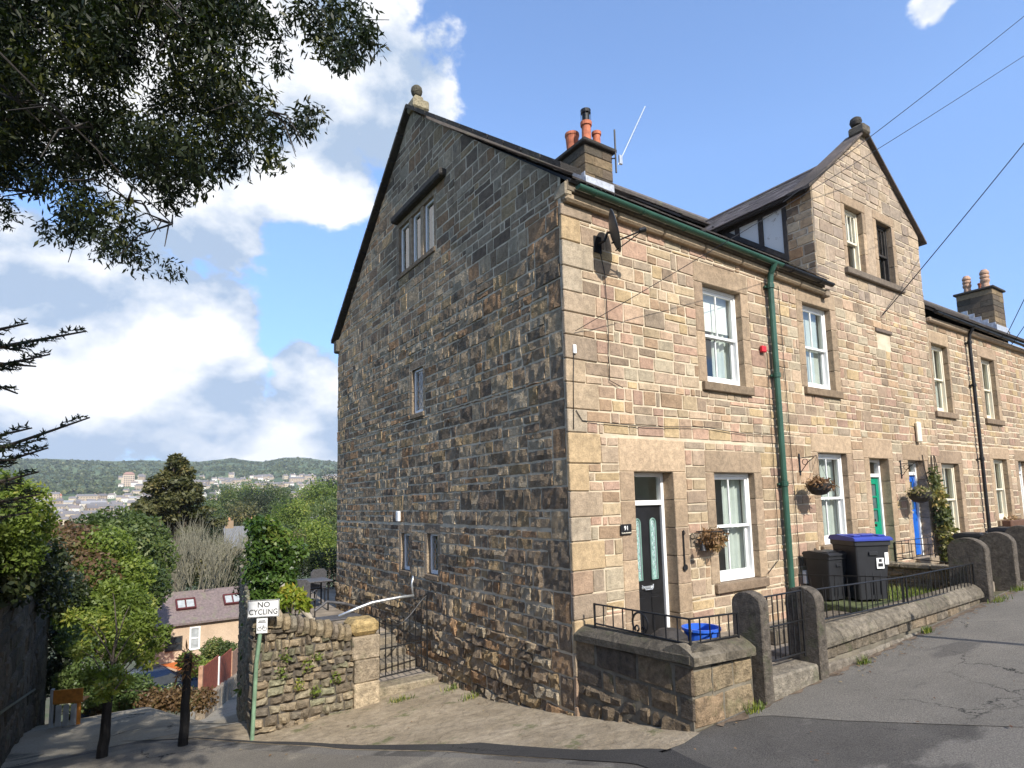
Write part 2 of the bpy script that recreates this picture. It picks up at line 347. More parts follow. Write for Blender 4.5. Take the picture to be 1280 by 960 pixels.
# ------------------------------------------------------------------ masonry layout
def pal(p, j=.16):
    c = random.choice(p); k = random.uniform(1-j, 1+j); return tuple(x*k for x in c)
P_FRONT = [(.43, .325, .225), (.41, .295, .205), (.36, .265, .19), (.42, .28, .20), (.37, .25, .185), (.39, .33, .235), (.32, .225, .145), (.43, .335, .215), (.30, .24, .175), (.38, .265, .17), (.41, .32, .22), (.44, .33, .19), (.35, .27, .19), (.27, .205, .145), (.37, .28, .20)]
P_DRESS = [(.37, .275, .185), (.40, .30, .20), (.33, .25, .17), (.35, .26, .18)]
P_GABLE = [(.29, .22, .145), (.36, .275, .18), (.40, .315, .21), (.33, .26, .18), (.34, .215, .12), (.39, .325, .23), (.20, .15, .105), (.31, .23, .15), (.39, .285, .16), (.23, .18, .125)]
P_YARD = [(.20, .16, .11), (.28, .21, .14), (.16, .13, .10), (.33, .25, .17), (.22, .19, .15)]
def courses(mb, fr, u0, u1, v0, v1, holes, band, row, ln, palette, lim=None, m=0, seg=(.6, 1.8), hfn=None, **kw):
    crit = {v0, v1}
    for h in holes:
        for x in (h[2], h[3]):
            if v0 < x < v1: crit.add(x)
    crit = sorted(crit); bands = []
    for a, b in zip(crit, crit[1:]):
        if b-a < .02: continue
        k = max(1, round((b-a)/band)); ws = [random.uniform(.75, 1.25) for _ in range(k)]; t_ = sum(ws); z = a
        for w in ws: bands.append((z, z+(b-a)*w/t_)); z += (b-a)*w/t_
    for z0, z1 in bands:
        bl = sorted((h[0], h[1]) for h in holes if h[2] < z1-.005 and h[3] > z0+.005)
        free, x = [], u0
        for a, b in bl:
            if a > x: free.append((x, min(a, u1)))
            x = max(x, b)
        if x < u1: free.append((x, u1))
        for fa, fb in free:
            x = fa
            while x < fb-.01:
                w = random.uniform(*seg)
                if fb-(x+w) < seg[0]*.6: w = fb-x
                mid = x+w/2
                if lim and max(lim(x), lim(x+w), lim(mid)) < z0+.01: x += w; continue
                hgt = z1-z0; nr = max(1, round(hgt/random.uniform(*row)))
                if hgt/nr < row[0]*.7 and nr > 1: nr -= 1
                wsr = [random.uniform(.7, 1.3) for _ in range(nr)]; tt = sum(wsr); z = z0
                for wr in wsr:
                    zz = z+hgt*wr/tt; y = x
                    while y < x+w-.01:
                        l_ = random.uniform(*ln)*(1.0 if random.random() > .15 else .5)
                        if x+w-(y+l_) < ln[0]*.6: l_ = x+w-y
                        if not lim or max(lim(y), lim(y+l_)) > z+.02:
                            k2 = dict(kw)
                            if hfn: k2.update(hfn(y, z))
                            mb.stone(fr, y, y+l_, z, zz, col=pal(palette), lim=lim, m=m, **k2)
                        y += l_
                    z = zz
                x += w
def backing(mb, fr, u0, u1, v0, v1, holes, lim=None, m=1, n=0.0):
    us = sorted({u0, u1}|{x for h in holes for x in h[:2] if u0 < x < u1}|({u0+(u1-u0)*i/12 for i in range(13)} if lim else set()))
    vs = sorted({v0, v1}|{x for h in holes for x in h[2:4] if v0 < x < v1})
    for a, b in zip(us, us[1:]):
        for c, d in zip(vs, vs[1:]):
            if any(h[0] < (a+b)/2 < h[1] and h[2] < (c+d)/2 < h[3] for h in holes): continue
            d0, d1 = (min(d, lim(a)), min(d, lim(b))) if lim else (d, d)
            if d0 <= c and d1 <= c: continue
            mb.quad(fr.p(a, c, n), fr.p(b, c, n), fr.p(b, max(c, d1), n), fr.p(a, max(c, d0), n), m)

# ================================================================== terrain
def lerp(x, pts):
    return float(np.interp(x, [a for a, b in pts], [b for a, b in pts]))
FYM = [(-60, 6.5), (-1.78, 0), (0, -.33), (1.9, -.62), (4.1, -.78), (5, -1.0), (8.1, -2.05), (14, -3.6), (24, -5.6), (34, -7.2), (60, -12), (100, -19), (200, -26), (3000, -26)]
FYL = [(-60, 6.5), (-1.78, 0), (0, -.33), (1.9, -.62), (4.1, -.78), (5, -.95), (8.1, -1.40), (10.5, -1.95), (13, -3.9), (20, -5.6), (34, -7.4), (60, -12), (100, -19), (200, -26), (3000, -26)]
def np_H(x, y):
    a = np.interp(y, [p[0] for p in FYM], [p[1] for p in FYM]); b = np.interp(y, [p[0] for p in FYL], [p[1] for p in FYL])
    w = np.clip((-x-2.6)/1.4, 0, 1); f = a*(1-w)+b*w
    xx = np.clip(x, -3, 45)
    near = -.7+.065*xx+f
    # far side of the valley
    dx, dy = x-CAM.x, y-CAM.y; r = np.hypot(dx, dy); az = np.degrees(np.arctan2(dx, dy))
    crest = np.interp(az, [-60, -12, -8, -4, 0, 3, 6, 8.5, 11, 13, 15, 18, 40], [.066, .068, .070, .072, .070, .072, .071, .077, .071, .079, .078, .070, .06])
    el = np.interp(r, [250, 420, 700, 1100, 1500, 1900, 2400, 9000], [-.12, -.055, -.012, .028, .062, .088, .1, .04])*1.0
    far = r*np.where(el > 0, el*crest/.1, el)+1.6
    wf = np.clip((r-180)/160, 0, 1); wf = wf*wf*(3-2*wf)
    wy = np.clip((dy+200)/400, 0, 1)
    return near*(1-wf)+(far*wy+near*(1-wy))*wf
def H(x, y): return float(np_H(np.array([x], float), np.array([y], float))[0])

def drape(name, pts_fn, nu, nv, mtl, off, label=None, kind='structure'):
    vs, fs = [], []
    for j in range(nv+1):
        for i in range(nu+1):
            x, y = pts_fn(i/nu, j/nv); vs.append((x, y, H(x, y)+off))
    k = nu+1
    fs = [(j*k+i, j*k+i+1, (j+1)*k+i+1, (j+1)*k+i) for j in range(nv) for i in range(nu)]
    me = bpy.data.meshes.new(name); me.from_pydata(vs, [], fs); me.materials.append(mtl); me.update()
    for p in me.polygons: p.use_smooth = True
    o = bpy.data.objects.new(name, me); COL.objects.link(o)
    if sum(p.normal.z for p in me.polygons) < 0: me.flip_normals()
    if kind: o['kind'] = kind
    return o
# ground sheet (polar around the viewpoint, out to the horizon)
rr = np.concatenate([np.linspace(0.0, 30, 90), np.geomspace(30.5, 6000, 110)]); na = 420
ang = np.linspace(0, 2*np.pi, na, endpoint=False)
gx = CAM.x+np.outer(rr, np.sin(ang)); gy = CAM.y+np.outer(rr, np.cos(ang)); gz = np_H(gx, gy)
nzb = np.array([[noise.noise(Vector((float(a)*.012, float(b)*.012, 0)))*5*min(1, max(0, (math.hypot(a, b)-60)/200)) for a, b in zip(ra, rb)] for ra, rb in zip(gx, gy)])
gz = gz+nzb
V_ = np.stack([gx, gy, gz], -1).reshape(-1, 3)
ii, jj = np.meshgrid(np.arange(len(rr)-1), np.arange(na), indexing='ij')
Fq = np.stack([ii*na+jj, (ii+1)*na+jj, (ii+1)*na+(jj+1) % na, ii*na+(jj+1) % na], -1).reshape(-1, 4)[:, ::-1]
def np_mesh(name, V, Fa, mtl, tint=None, parent=None, smooth=False):
    o_ = ORG.get(parent, Vector((0, 0, 0))) if parent else Vector((0, 0, 0))
    V = np.asarray(V, np.float32)-np.array(o_, np.float32)
    me = bpy.data.meshes.new(name); me.vertices.add(len(V)); me.vertices.foreach_set('co', V.astype(np.float32).ravel())
    nF, k = Fa.shape; me.loops.add(nF*k); me.loops.foreach_set('vertex_index', Fa.astype(np.int32).ravel())
    me.polygons.add(nF); me.polygons.foreach_set('loop_start', np.arange(0, nF*k, k, dtype=np.int32)); me.polygons.foreach_set('loop_total', np.full(nF, k, np.int32))
    if smooth: me.polygons.foreach_set('use_smooth', np.ones(nF, bool))
    for x in (mtl if isinstance(mtl, (list, tuple)) else [mtl]): me.materials.append(x)
    if tint is not None:
        at = me.attributes.new('tint', 'FLOAT', 'POINT'); at.data.foreach_set('value', np.asarray(tint, np.float32))
    me.update(calc_edges=True); me.validate(); o = bpy.data.objects.new(name, me); COL.objects.link(o)
    if parent: o.parent = parent
    ORG[o] = o_; return o
mt, t, b = nodes_of('ground_earth_and_grass')
n = pos_noise(t, .9, 8, .7); n2 = pos_noise(t, 14, 6, .7); n3 = pos_noise(t, .012, 6, .65)
c = ramp(t, n.outputs['Fac'], .4, .6, (.13, .105, .07), (.06, .085, .03)); c = mixc(t, 1, c, ramp(t, n2.outputs['Fac'], .3, .7, (.6, .6, .6), (1.4, 1.4, 1.4)), 'MULTIPLY')
g = t.nodes.new('ShaderNodeNewGeometry'); ln_ = t.nodes.new('ShaderNodeVectorMath'); ln_.operation = 'LENGTH'; t.links.new(g.outputs['Position'], ln_.inputs[0])
mr = t.nodes.new('ShaderNodeMapRange'); t.links.new(ln_.outputs['Value'], mr.inputs['Value']); mr.inputs['From Min'].default_value = 60; mr.inputs['From Max'].default_value = 300
c = mixc(t, mr.outputs[0], c, ramp(t, n3.outputs['Fac'], .42, .6, (.045, .075, .025), (.10, .14, .05)))
t.links.new(c, b.inputs['Base Color']); b.inputs['Roughness'].default_value = .95; bump(t, b, n2.outputs['Fac'], .03)
tag(np_mesh('ground', V_, Fq, mt, smooth=True), kind='structure')

# asphalt and paving
def asphalt(name, c0, c1, patch, patchcol):
    mt, t, b = nodes_of(name)
    f = pos_noise(t, 75, 5, .85); n = pos_noise(t, 1.3, 7, .65); n2 = pos_noise(t, .55, 5, .6, (1, 1.8, 1)); sp = pos_noise(t, 30, 4, .8)
    c = ramp(t, n.outputs['Fac'], .3, .7, c0, c1)
    c = mixc(t, ramp(t, n2.outputs['Fac'], patch, patch+.05), c, patchcol)
    c = mixc(t, 1, c, ramp(t, f.outputs['Fac'], .34, .66, (.45, .45, .45), (1.6, 1.6, 1.57)), 'MULTIPLY')
    c = mixc(t, ramp(t, sp.outputs['Fac'], .66, .70, (0, 0, 0), (.5,)*3), c, (.26, .24, .20))
    v = t.nodes.new('ShaderNodeTexVoronoi'); v.feature = 'DISTANCE_TO_EDGE'; v.inputs['Scale'].default_value = .8
    gg = t.nodes.new('ShaderNodeNewGeometry'); ad = t.nodes.new('ShaderNodeVectorMath'); ad.operation = 'MULTIPLY_ADD'; nz = pos_noise(t, 2.5, 5, .7)
    t.links.new(nz.outputs['Color'], ad.inputs[0]); ad.inputs[1].default_value = (.5, .5, .5); t.links.new(gg.outputs['Position'], ad.inputs[2]); t.links.new(ad.outputs[0], v.inputs['Vector'])
    cm = mixc(t, 1, ramp(t, v.outputs['Distance'], .004, .012, (1, 1, 1), (0, 0, 0)), ramp(t, pos_noise(t, .7, 3, .5).outputs['Fac'], .5, .62), 'MULTIPLY')
    c = mixc(t, cm, c, (.02, .02, .018))
    t.links.new(c, b.inputs['Base Color']); b.inputs['Roughness'].default_value = .88; b.inputs['Specular IOR Level'].default_value = .3
    bump(t, b, f.outputs['Fac'], .02); return mt
M_ASPH = asphalt('worn_road_asphalt', (.085, .078, .070), (.135, .124, .111), .50, (.205, .188, .165))
M_PAVE = asphalt('footway_asphalt', (.175, .160, .138), (.23, .21, .18), .58, (.135, .124, .110))
M_LANE = asphalt('lane_asphalt', (.29, .26, .21), (.37, .33, .265), .6, (.14, .125, .10))
M_LANE2 = asphalt('pale_worn_asphalt', (.17, .152, .127), (.225, .20, .165), .58, (.28, .25, .20))
M_DARKA = asphalt('dark_tar_patch', (.045, .043, .042), (.065, .061, .058), .65, (.09, .085, .078))
mt, t, b = nodes_of('worn_stone_setts')
n = pos_noise(t, 1.6, 7, .7); n2 = pos_noise(t, 7, 7, .75); n3 = pos_noise(t, 2.6, 6, .7); n5 = pos_noise(t, 90, 3, .7)
c = ramp(t, n.outputs['Fac'], .3, .7, (.25, .20, .13), (.39, .325, .235))
c = mixc(t, 1, c, ramp(t, n2.outputs['Fac'], .3, .7, (.62, .6, .58), (1.3, 1.28, 1.25)), 'MULTIPLY')
c = mixc(t, 1, c, ramp(t, n5.outputs['Fac'], .3, .7, (.7, .7, .7), (1.3, 1.3, 1.3)), 'MULTIPLY')
c = mixc(t, ramp(t, n3.outputs['Fac'], .58, .66, (0, 0, 0), (.75,)*3), c, (.10, .115, .035))
br = t.nodes.new('ShaderNodeTexBrick'); gg = t.nodes.new('ShaderNodeNewGeometry'); mp = t.nodes.new('ShaderNodeMapping')
t.links.new(gg.outputs['Position'], mp.inputs[0]); mp.inputs['Rotation'].default_value = (0, 0, R(28)); wv = t.nodes.new('ShaderNodeVectorMath'); wv.operation = 'MULTIPLY_ADD'; t.links.new(pos_noise(t, 3.2, 4, .6).outputs['Color'], wv.inputs[0]); wv.inputs[1].default_value = (.28, .28, 0); t.links.new(mp.outputs[0], wv.inputs[2]); t.links.new(wv.outputs[0], br.inputs['Vector'])
br.inputs['Scale'].default_value = 1; br.inputs['Brick Width'].default_value = .62; br.inputs['Row Height'].default_value = .40; br.inputs['Mortar Size'].default_value = .012; br.inputs['Mortar Smooth'].default_value = .6
br.inputs['Color1'].default_value = (1, 1, 1, 1); br.inputs['Color2'].default_value = (.8, .8, .8, 1); br.inputs['Mortar'].default_value = (.55, .52, .45, 1)
c = mixc(t, .5, c, br.outputs['Color'], 'MULTIPLY'); t.links.new(c, b.inputs['Base Color']); b.inputs['Roughness'].default_value = .95
bump(t, b, n2.outputs['Fac'], .03); M_SETT = mt

def wob(x, a=.04, s=1.3): return a*noise.noise(Vector((x*s, 3.3, .7)))
# the road itself: everything on the camera side, up to the footway seam
def road_edge(x): return lerp(x, [(-6, 5.2), (-4.4, 5.2), (-3.75, 4.1), (-3.0, 3.05), (-2.48, 2.25), (-1.58, .4), (-1.14, -1.09), (-.9, -1.78), (-.3, -1.86), (0, -1.80), (60, -1.80)])+wob(x)
drape('road', lambda u, v: ((lambda x: (x, -14+(road_edge(x)+14)*v))(-6+66*u**1.6 if u > 0 else -6)), 220, 60, M_ASPH, .004)
def seam_y(x): return lerp(x, [(0.3, -1.86), (.74, -2.05), (.94, -2.71), (1.2, -3.3), (1.6, -4.2), (2.5, -5.6), (4, -7.5)])
drape('road_patch', lambda u, v: ((lambda x: (x, -6.5+(road_edge(x)-.42+6.5)*v))(-6+4.9*u)), 40, 60, M_LANE2, .008)
drape('pavement', lambda u, v: ((lambda x: (x, seam_y(x)+(-1.80-seam_y(x))*v))(.3+3.7*u)), 40, 24, M_PAVE, .009)
drape('pavement', lambda u, v: (4+56*u, -7.5+5.7*v), 60, 12, M_PAVE, .009)
mt_dirt = mat('wall_foot_dirt', (.15, .11, .075), .95, .45, 9, bmp=.02, bscale=30)
drape('dirt_strip', lambda u, v: (.25+12*u, -1.84-(.09+.10*noise.noise(Vector((u*60, 4, 1)))+.05*noise.noise(Vector((u*300, 4, 1))))*v), 300, 2, mt_dirt, .013)
# strip of newer dark tar beside the setts
def strip(u, v):
    p = [(-4.6, 5.3), (-3.75, 4.1), (-3.0, 3.05), (-2.48, 2.25), (-1.58, .4), (-1.14, -1.09), (-.9, -1.9), (-.95, -2.8), (-1.2, -4.0)]
    s_ = u*(len(p)-1); i = min(int(s_), len(p)-2); f = s_-i; x = p[i][0]*(1-f)+p[i+1][0]*f; y = p[i][1]*(1-f)+p[i+1][1]*f
    dx, dy = p[i+1][0]-p[i][0], p[i+1][1]-p[i][1]; l = math.hypot(dx, dy); w = (.09+.30*min(1, u*1.5))*(1+.3*noise.noise(Vector((u*9, 1, 2))))
    return x+dy/l*(-.0)+(-w*v)*(-dy/l)*-1, y+(-w*v)*(dx/l)
drape('road_patch', strip, 60, 3, M_DARKA, .013)
# setts in front of the gable
def setts(u, v):
    x = -4.4+4.4*u; y0 = road_edge(x)-.03; y1 = 6.5 if x < -3.02 else 6.2
    return x, y0+(y1-y0)*v
drape('stone_paving', setts, 60, 70, M_SETT, .008)
drape('lane', lambda u, v: (-6.0+3.6*u, 5.0+6.6*v), 30, 24, M_LANE, .012)
drape('path', lambda u, v: (-3.1+.19*(6+34*v-3.5)-2.0+2.0*u, 6.0+34*v), 10, 70, M_LANE, .016)

# ================================================================== windows, doors
def surround(mb, fr, u0, u1, v0, v1, lint=.32, sill=.14, jw=.2, m=0, deep=.24, ext=.14, proj=.012, palette=P_DRESS, sillproj=.07, dosill=True):
    """lintel, jamb stones and sill round an opening; returns the hole for the coursed stones"""
    mb.box(fr, u0-jw, u1+jw, v1, v1+lint, -deep, proj, .012, m, pal(palette), .003)
    z = v0; k = 0
    n_ = max(2, round((v1-v0)/.42))
    for i in range(n_):
        za, zb = v0+(v1-v0)*i/n_, v0+(v1-v0)*(i+1)/n_
        for s_ in (0, 1):
            if s_ == 0: mb.box(fr, u0-jw, u0, za+.004, zb-.004, -deep, proj, .008, m, pal(palette), .002)
            else: mb.box(fr, u1, u1+jw, za+.004, zb-.004, -deep, proj, .008, m, pal(palette), .002)
    if dosill: mb.box(fr, u0-ext, u1+ext, v0-sill, v0-.002, -deep+.02, sillproj, .012, m, tuple(x*.62 for x in pal(palette)), .002)
    return (u0-jw, u1+jw, v0-(sill if dosill else 0), v1+lint)
def room(fr, u0, u1, v0, v1, parent, n0=-.26, depth=1.6, name='room_interior'):
    mb = MB(); a, b_, c_, d_ = u0-.3, u1+.3, v0-.5, v1+.15; e = n0-depth
    P = lambda u, v, n: fr.p(u, v, n)
    mb.quad(P(a, c_, e), P(b_, c_, e), P(b_, d_, e), P(a, d_, e)); mb.quad(P(a, c_, n0), P(a, c_, e), P(a, d_, e), P(a, d_, n0)); mb.quad(P(b_, c_, e), P(b_, c_, n0), P(b_, d_, n0), P(b_, d_, e))
    mb.quad(P(a, c_, n0), P(b_, c_, n0), P(b_, c_, e), P(a, c_, e)); mb.quad(P(a, d_, e), P(b_, d_, e), P(b_, d_, n0), P(a, d_, n0))
    for (x0, x1, y0, y1) in ((a, u0, c_, d_), (u1, b_, c_, d_), (u0, u1, c_, v0), (u0, u1, v1, d_)): mb.quad(P(x0, y0, n0), P(x1, y0, n0), P(x1, y1, n0), P(x0, y1, n0))
    return mb.build(name, M_ROOM, parent)
def sash(house, fr, u0, u1, v0, v1, paint=None, split=.5, bars=(.5, .5), dep=.12, kind='curtain', topbars=1, doroom=True):
    paint = paint or M_WHITE; mb = MB(); n1 = -dep; n2 = -dep-.05; vm = v0+(v1-v0)*split
    f = .045
    # outer box frame
    mb.box(fr, u0+.003, u0+f, v0, v1, n2-.06, n1+.02, .004); mb.box(fr, u1-f, u1-.003, v0, v1, n2-.06, n1+.02, .004)
    mb.box(fr, u0+f, u1-f, v1-.05, v1-.003, n2-.06, n1+.02, .004); mb.box(fr, u0+f, u1-f, v0+.002, v0+.05, n2-.06, n1+.03, .004)
    a, c_ = u0+f, u1-f; s_ = .045
    def sashf(vb, vt, n, bot, top):
        mb.box(fr, a, a+s_, vb, vt, n-.04, n, .004); mb.box(fr, c_-s_, c_, vb, vt, n-.04, n, .004)
        mb.box(fr, a+s_, c_-s_, vb, vb+bot, n-.04, n+.001, .004); mb.box(fr, a+s_, c_-s_, vt-top, vt, n-.04, n+.001, .004)
    sashf(vm-.02, v1-.05, n1, .045, .05); sashf(v0+.05, vm+.025, n2, .10, .045)
    for k in range(1, topbars+1):
        x = a+(c_-a)*k/(topbars+1); mb.box(fr, x-.012, x+.012, vm+.02, v1-.10, n1-.032, n1-.006, .003)
    x = a+(c_-a)*bars[1]; mb.box(fr, x-.012, x+.012, v0+.15, vm-.02, n2-.032, n2-.006, .003)
    w = mb.build('window', paint, house)
    g1 = MB(); g1.quad(fr.p(a+s_, vm+.02, n1-.02), fr.p(c_-s_, vm+.02, n1-.02), fr.p(c_-s_, v1-.1, n1-.02), fr.p(a+s_, v1-.1, n1-.02))
    g1.build('upper_pane', M_GLASS, w)
    g2 = MB(); g2.quad(fr.p(a+s_, v0+.15, n2-.02), fr.p(c_-s_, v0+.15, n2-.02), fr.p(c_-s_, vm-.02, n2-.02), fr.p(a+s_, vm-.02, n2-.02))
    g2.build('lower_pane', M_GLASS, w)
    if kind in ('curtain', 'both'):
        cu = MB(); n = n2-.11
        for (x0, x1) in ((u0-.05, u0+(u1-u0)*.30), (u0+(u1-u0)*.52, u1+.05)):
            k = 26; vs = []
            for j in range(2):
                for i in range(k+1):
                    tt = i/k; vs.append(fr.p(x0+(x1-x0)*tt, v0-.1 if j == 0 else v1+.02, n+.028*math.sin(tt*k*.95)))
            cu.add(vs, [(i, i+1, k+2+i, k+1+i) for i in range(k)])
        cu.build('curtain', M_CURT, w, smooth=True)
    if kind in ('blind', 'both'):
        bl = MB(); bl.box(fr, u0+.03, u1-.03, v1-(v1-v0)*.42, v1, n2-.075, n2-.065, .002); bl.build('blind', M_BLIND_GLARE, w)
    if kind == 'net':
        bl = MB(); bl.box(fr, u0+.02, u1-.02, v0, v1, n2-.09, n2-.08, .002); bl.build('blind', M_CURT, w)
    if doroom: room(fr, u0, u1, v0, v1, w)
    return w
def leaded(house, fr, u0, u1, v0, v1, dep=.045, lead=True, paint=None):
    mb = MB(); n = -dep; f = .05
    for q in ((u0, u0+f, v0, v1), (u1-f, u1, v0, v1), (u0+f, u1-f, v0, v0+f+.02), (u0+f, u1-f, v1-f, v1)): mb.box(fr, q[0]+.001, q[1]-.001, q[2]+.001, q[3]-.001, n-.05, n, .003)
    w = mb.build('window', paint or M_WHITE, house)
    g_ = MB(); g_.quad(fr.p(u0+f, v0+f+.02, n-.02), fr.p(u1-f, v0+f+.02, n-.02), fr.p(u1-f, v1-f, n-.02), fr.p(u0+f, v1-f, n-.02)); g_.build('glass_pane', M_GLASS, w)
    if lead:
        ld_ = MB(); W_, H_ = u1-u0-2*f, v1-v0-2*f-.02; st = W_/3.0; x = -H_*.6
        a0, b0 = u0+f, v0+f+.02
        for sg in (1, -1):
            k = -8
            while k < 30:
                c0 = k*st*1.3; k += 1   # line v = c0 + sg*1.3*(u)
                pts = []
                for (uu) in np.linspace(0, W_, 15):
                    vv = c0+sg*1.3*uu
                    if 0 <= vv <= H_: pts.append((uu, vv))
                if len(pts) > 1:
                    p, q = pts[0], pts[-1]; dx, dy = q[0]-p[0], q[1]-p[1]; l = math.hypot(dx, dy); nx, ny = -dy/l*.005, dx/l*.005
                    ld_.quad(fr.p(a0+p[0]+nx, b0+p[1]+ny, n-.015), fr.p(a0+p[0]-nx, b0+p[1]-ny, n-.015), fr.p(a0+q[0]-nx, b0+q[1]-ny, n-.015), fr.p(a0+q[0]+nx, b0+q[1]+ny, n-.015))
        ld_.build('leading', MATS['lead_flashing'], w)
    room(fr, u0, u1, v0, v1, w, n0=-.2, depth=1.0)
    return w
def door(house, fr, u0, u1, v0, v1, vt, paint, dep=.2, style=0):
    """frame + leaf + transom light"""
    mb = MB(); n = -dep; f = .06
    mb.box(fr, u0+.002, u0+f, v0, v1, n-.08, n+.01, .004); mb.box(fr, u1-f, u1-.002, v0, v1, n-.08, n+.01, .004)
    mb.box(fr, u0+f, u1-f, v1-.06, v1-.002, n-.08, n+.01, .004); mb.box(fr, u0+f, u1-f, vt, vt+.07, n-.08, n+.02, .004)
    fr_ = mb.build('door_frame', M_WHITE, house)
    g_ = MB(); g_.quad(fr.p(u0+f, vt+.07, n-.04), fr.p(u1-f, vt+.07, n-.04), fr.p(u1-f, v1-.06, n-.04), fr.p(u0+f, v1-.06, n-.04)); g_.build('transom_pane', M_GLASS, fr_)
    room(fr, u0+.02, u1-.02, vt, v1, fr_, n0=n-.1, depth=.8)
    d = MB(); a, c_ = u0+f+.004, u1-f-.004; nb, nf = n-.07, n-.025; w = c_-a; b0, b1 = v0+.02, vt-.004
    if style == 0:      # two tall arched lights above two panels
        d.box(fr, a, c_, b0, b1, nb, nf, .004)
        for k in (0, 1):
            x0 = a+.10+k*(w*.5-.03); x1 = x0+w*.5-.17; d.box(fr, x0, x1, b0+.16, b0+.62, nf, nf+.012, .010)
            d.box(fr, x0, x1, b0+.66, b0+.72, nf, nf+.008, .006)
        D_ = d.build('door', paint, house)
        for k in (0, 1):
            gm, rim = MB(), MB(); x0 = a+.12+k*(w*.5-.02); x1 = x0+w*.5-.22; z0, z1 = b0+.86, b1-.26; r = (x1-x0)/2; cx = (x0+x1)/2
            arc = [(cx+r*math.cos(th), z1+r*1.3*math.sin(th)) for th in np.linspace(0, math.pi, 13)]
            gm.prism(fr, [(x0, z0), (x1, z0)]+arc, nf, nf+.006)
            gm.build('arched_glass', M_FROST, D_)
            path = [fr.p(u, v, nf+.01) for u, v in [(x0, z0), (x1, z0)]+arc+[(x0, z0)]]
            rim.tube(path, .013, 6); rim.build('glazing_bead', mat('sage_bead', (.16, .27, .23), .4), D_)
            rim2 = MB(); inn = [(cx+(u-cx)*.68, z0+.04+(v-z0-.02)*.93) for u, v in [(x0, z0), (x1, z0)]+arc+[(x0, z0)]]
            rim2.tube([fr.p(u, v, nf+.008) for u, v in inn], .005, 4)
            for kk in range(5):
                zc = z0+.2+kk*(z1-z0-.25)/4; rim2.tube([fr.p(cx, zc+.06, nf+.008), fr.p(cx+.035, zc, nf+.008), fr.p(cx, zc-.06, nf+.008), fr.p(cx-.035, zc, nf+.008), fr.p(cx, zc+.06, nf+.008)], .004, 4)
            rim2.build('leading', MATS['lead_flashing'], D_)
        h_ = MB(); h_.box(fr, a+w*.32, a+w*.68, b0+.735, b0+.775, nf, nf+.02, .008); h_.tube([fr.p(a+w*.33, b0+.79, nf+.01), fr.p(a+w*.40, b0+.73, nf+.035), fr.p(a+w*.6, b0+.73, nf+.035), fr.p(a+w*.67, b0+.79, nf+.01)], .009, 6)
        h_.build('letter_plate', M_STEEL, D_)
        h2 = MB(); h2.box(fr, a+.03, a+.07, b0+.9, b0+1.1, nf, nf+.015, .004); h2.tube([fr.p(a+.05, b0+1.0, nf+.015), fr.p(a+.05, b0+1.0, nf+.05), fr.p(a+.16, b0+1.0, nf+.05)], .009, 6); h2.build('door_handle', M_STEEL, D_)
    else:               # two columns of small lights above long panels
        d.box(fr, a, a+.10, b0, b1, nb, nf, .004); d.box(fr, c_-.10, c_, b0, b1, nb, nf, .004); d.box(fr, a+.10, c_-.10, b1-.14, b1, nb, nf, .004)
        zt, zb = b1-.14, b0+.98; d.box(fr, a+.10, c_-.10, b0, zb, nb, nf, .004); d.box(fr, (a+c_)/2-.02, (a+c_)/2+.02, zb, zt, nb, nf, .003)
        for k in (1, 2): z = zb+(zt-zb)*k/3; d.box(fr, a+.10, (a+c_)/2-.02, z-.018, z+.018, nb, nf, .003); d.box(fr, (a+c_)/2+.02, c_-.10, z-.018, z+.018, nb, nf, .003)
        for k in (0, 1):
            x0 = a+.12+k*(w/2-.07); d.box(fr, x0, x0+w/2-.17, b0+.16, b0+.84, nf, nf+.012, .01)
        D_ = d.build('door', paint, house)
        gm = MB(); gm.quad(fr.p(a+.1, zb, nf-.02), fr.p(c_-.1, zb, nf-.02), fr.p(c_-.1, zt, nf-.02), fr.p(a+.1, zt, nf-.02)); gm.build('glass_pane', mat('obscured_glass', (.09, .13, .13), .12, .3), D_)
        h_ = MB(); h_.lathe(fr.p((a+c_)/2, b0+.92, nf), [(.012, 0), (.012, .03), (.03, .04), (.03, .06), (.01, .07)], 10, ax=fr.N); h_.box(fr, (a+c_)/2-.10, (a+c_)/2+.10, b0+1.0, b0+1.04, nf, nf+.012, .004)
        h_.build('door_knob', M_IRON if style == 1 else M_STEEL, D_)
    s_ = MB(); s_.box(fr, u0-.05, u1+.05, v0-.16, v0-.001, n-.1, .10, .012, 0, (.33, .27, .20), .002); s_.build('doorstep', M_FRONT, house)
    return D_
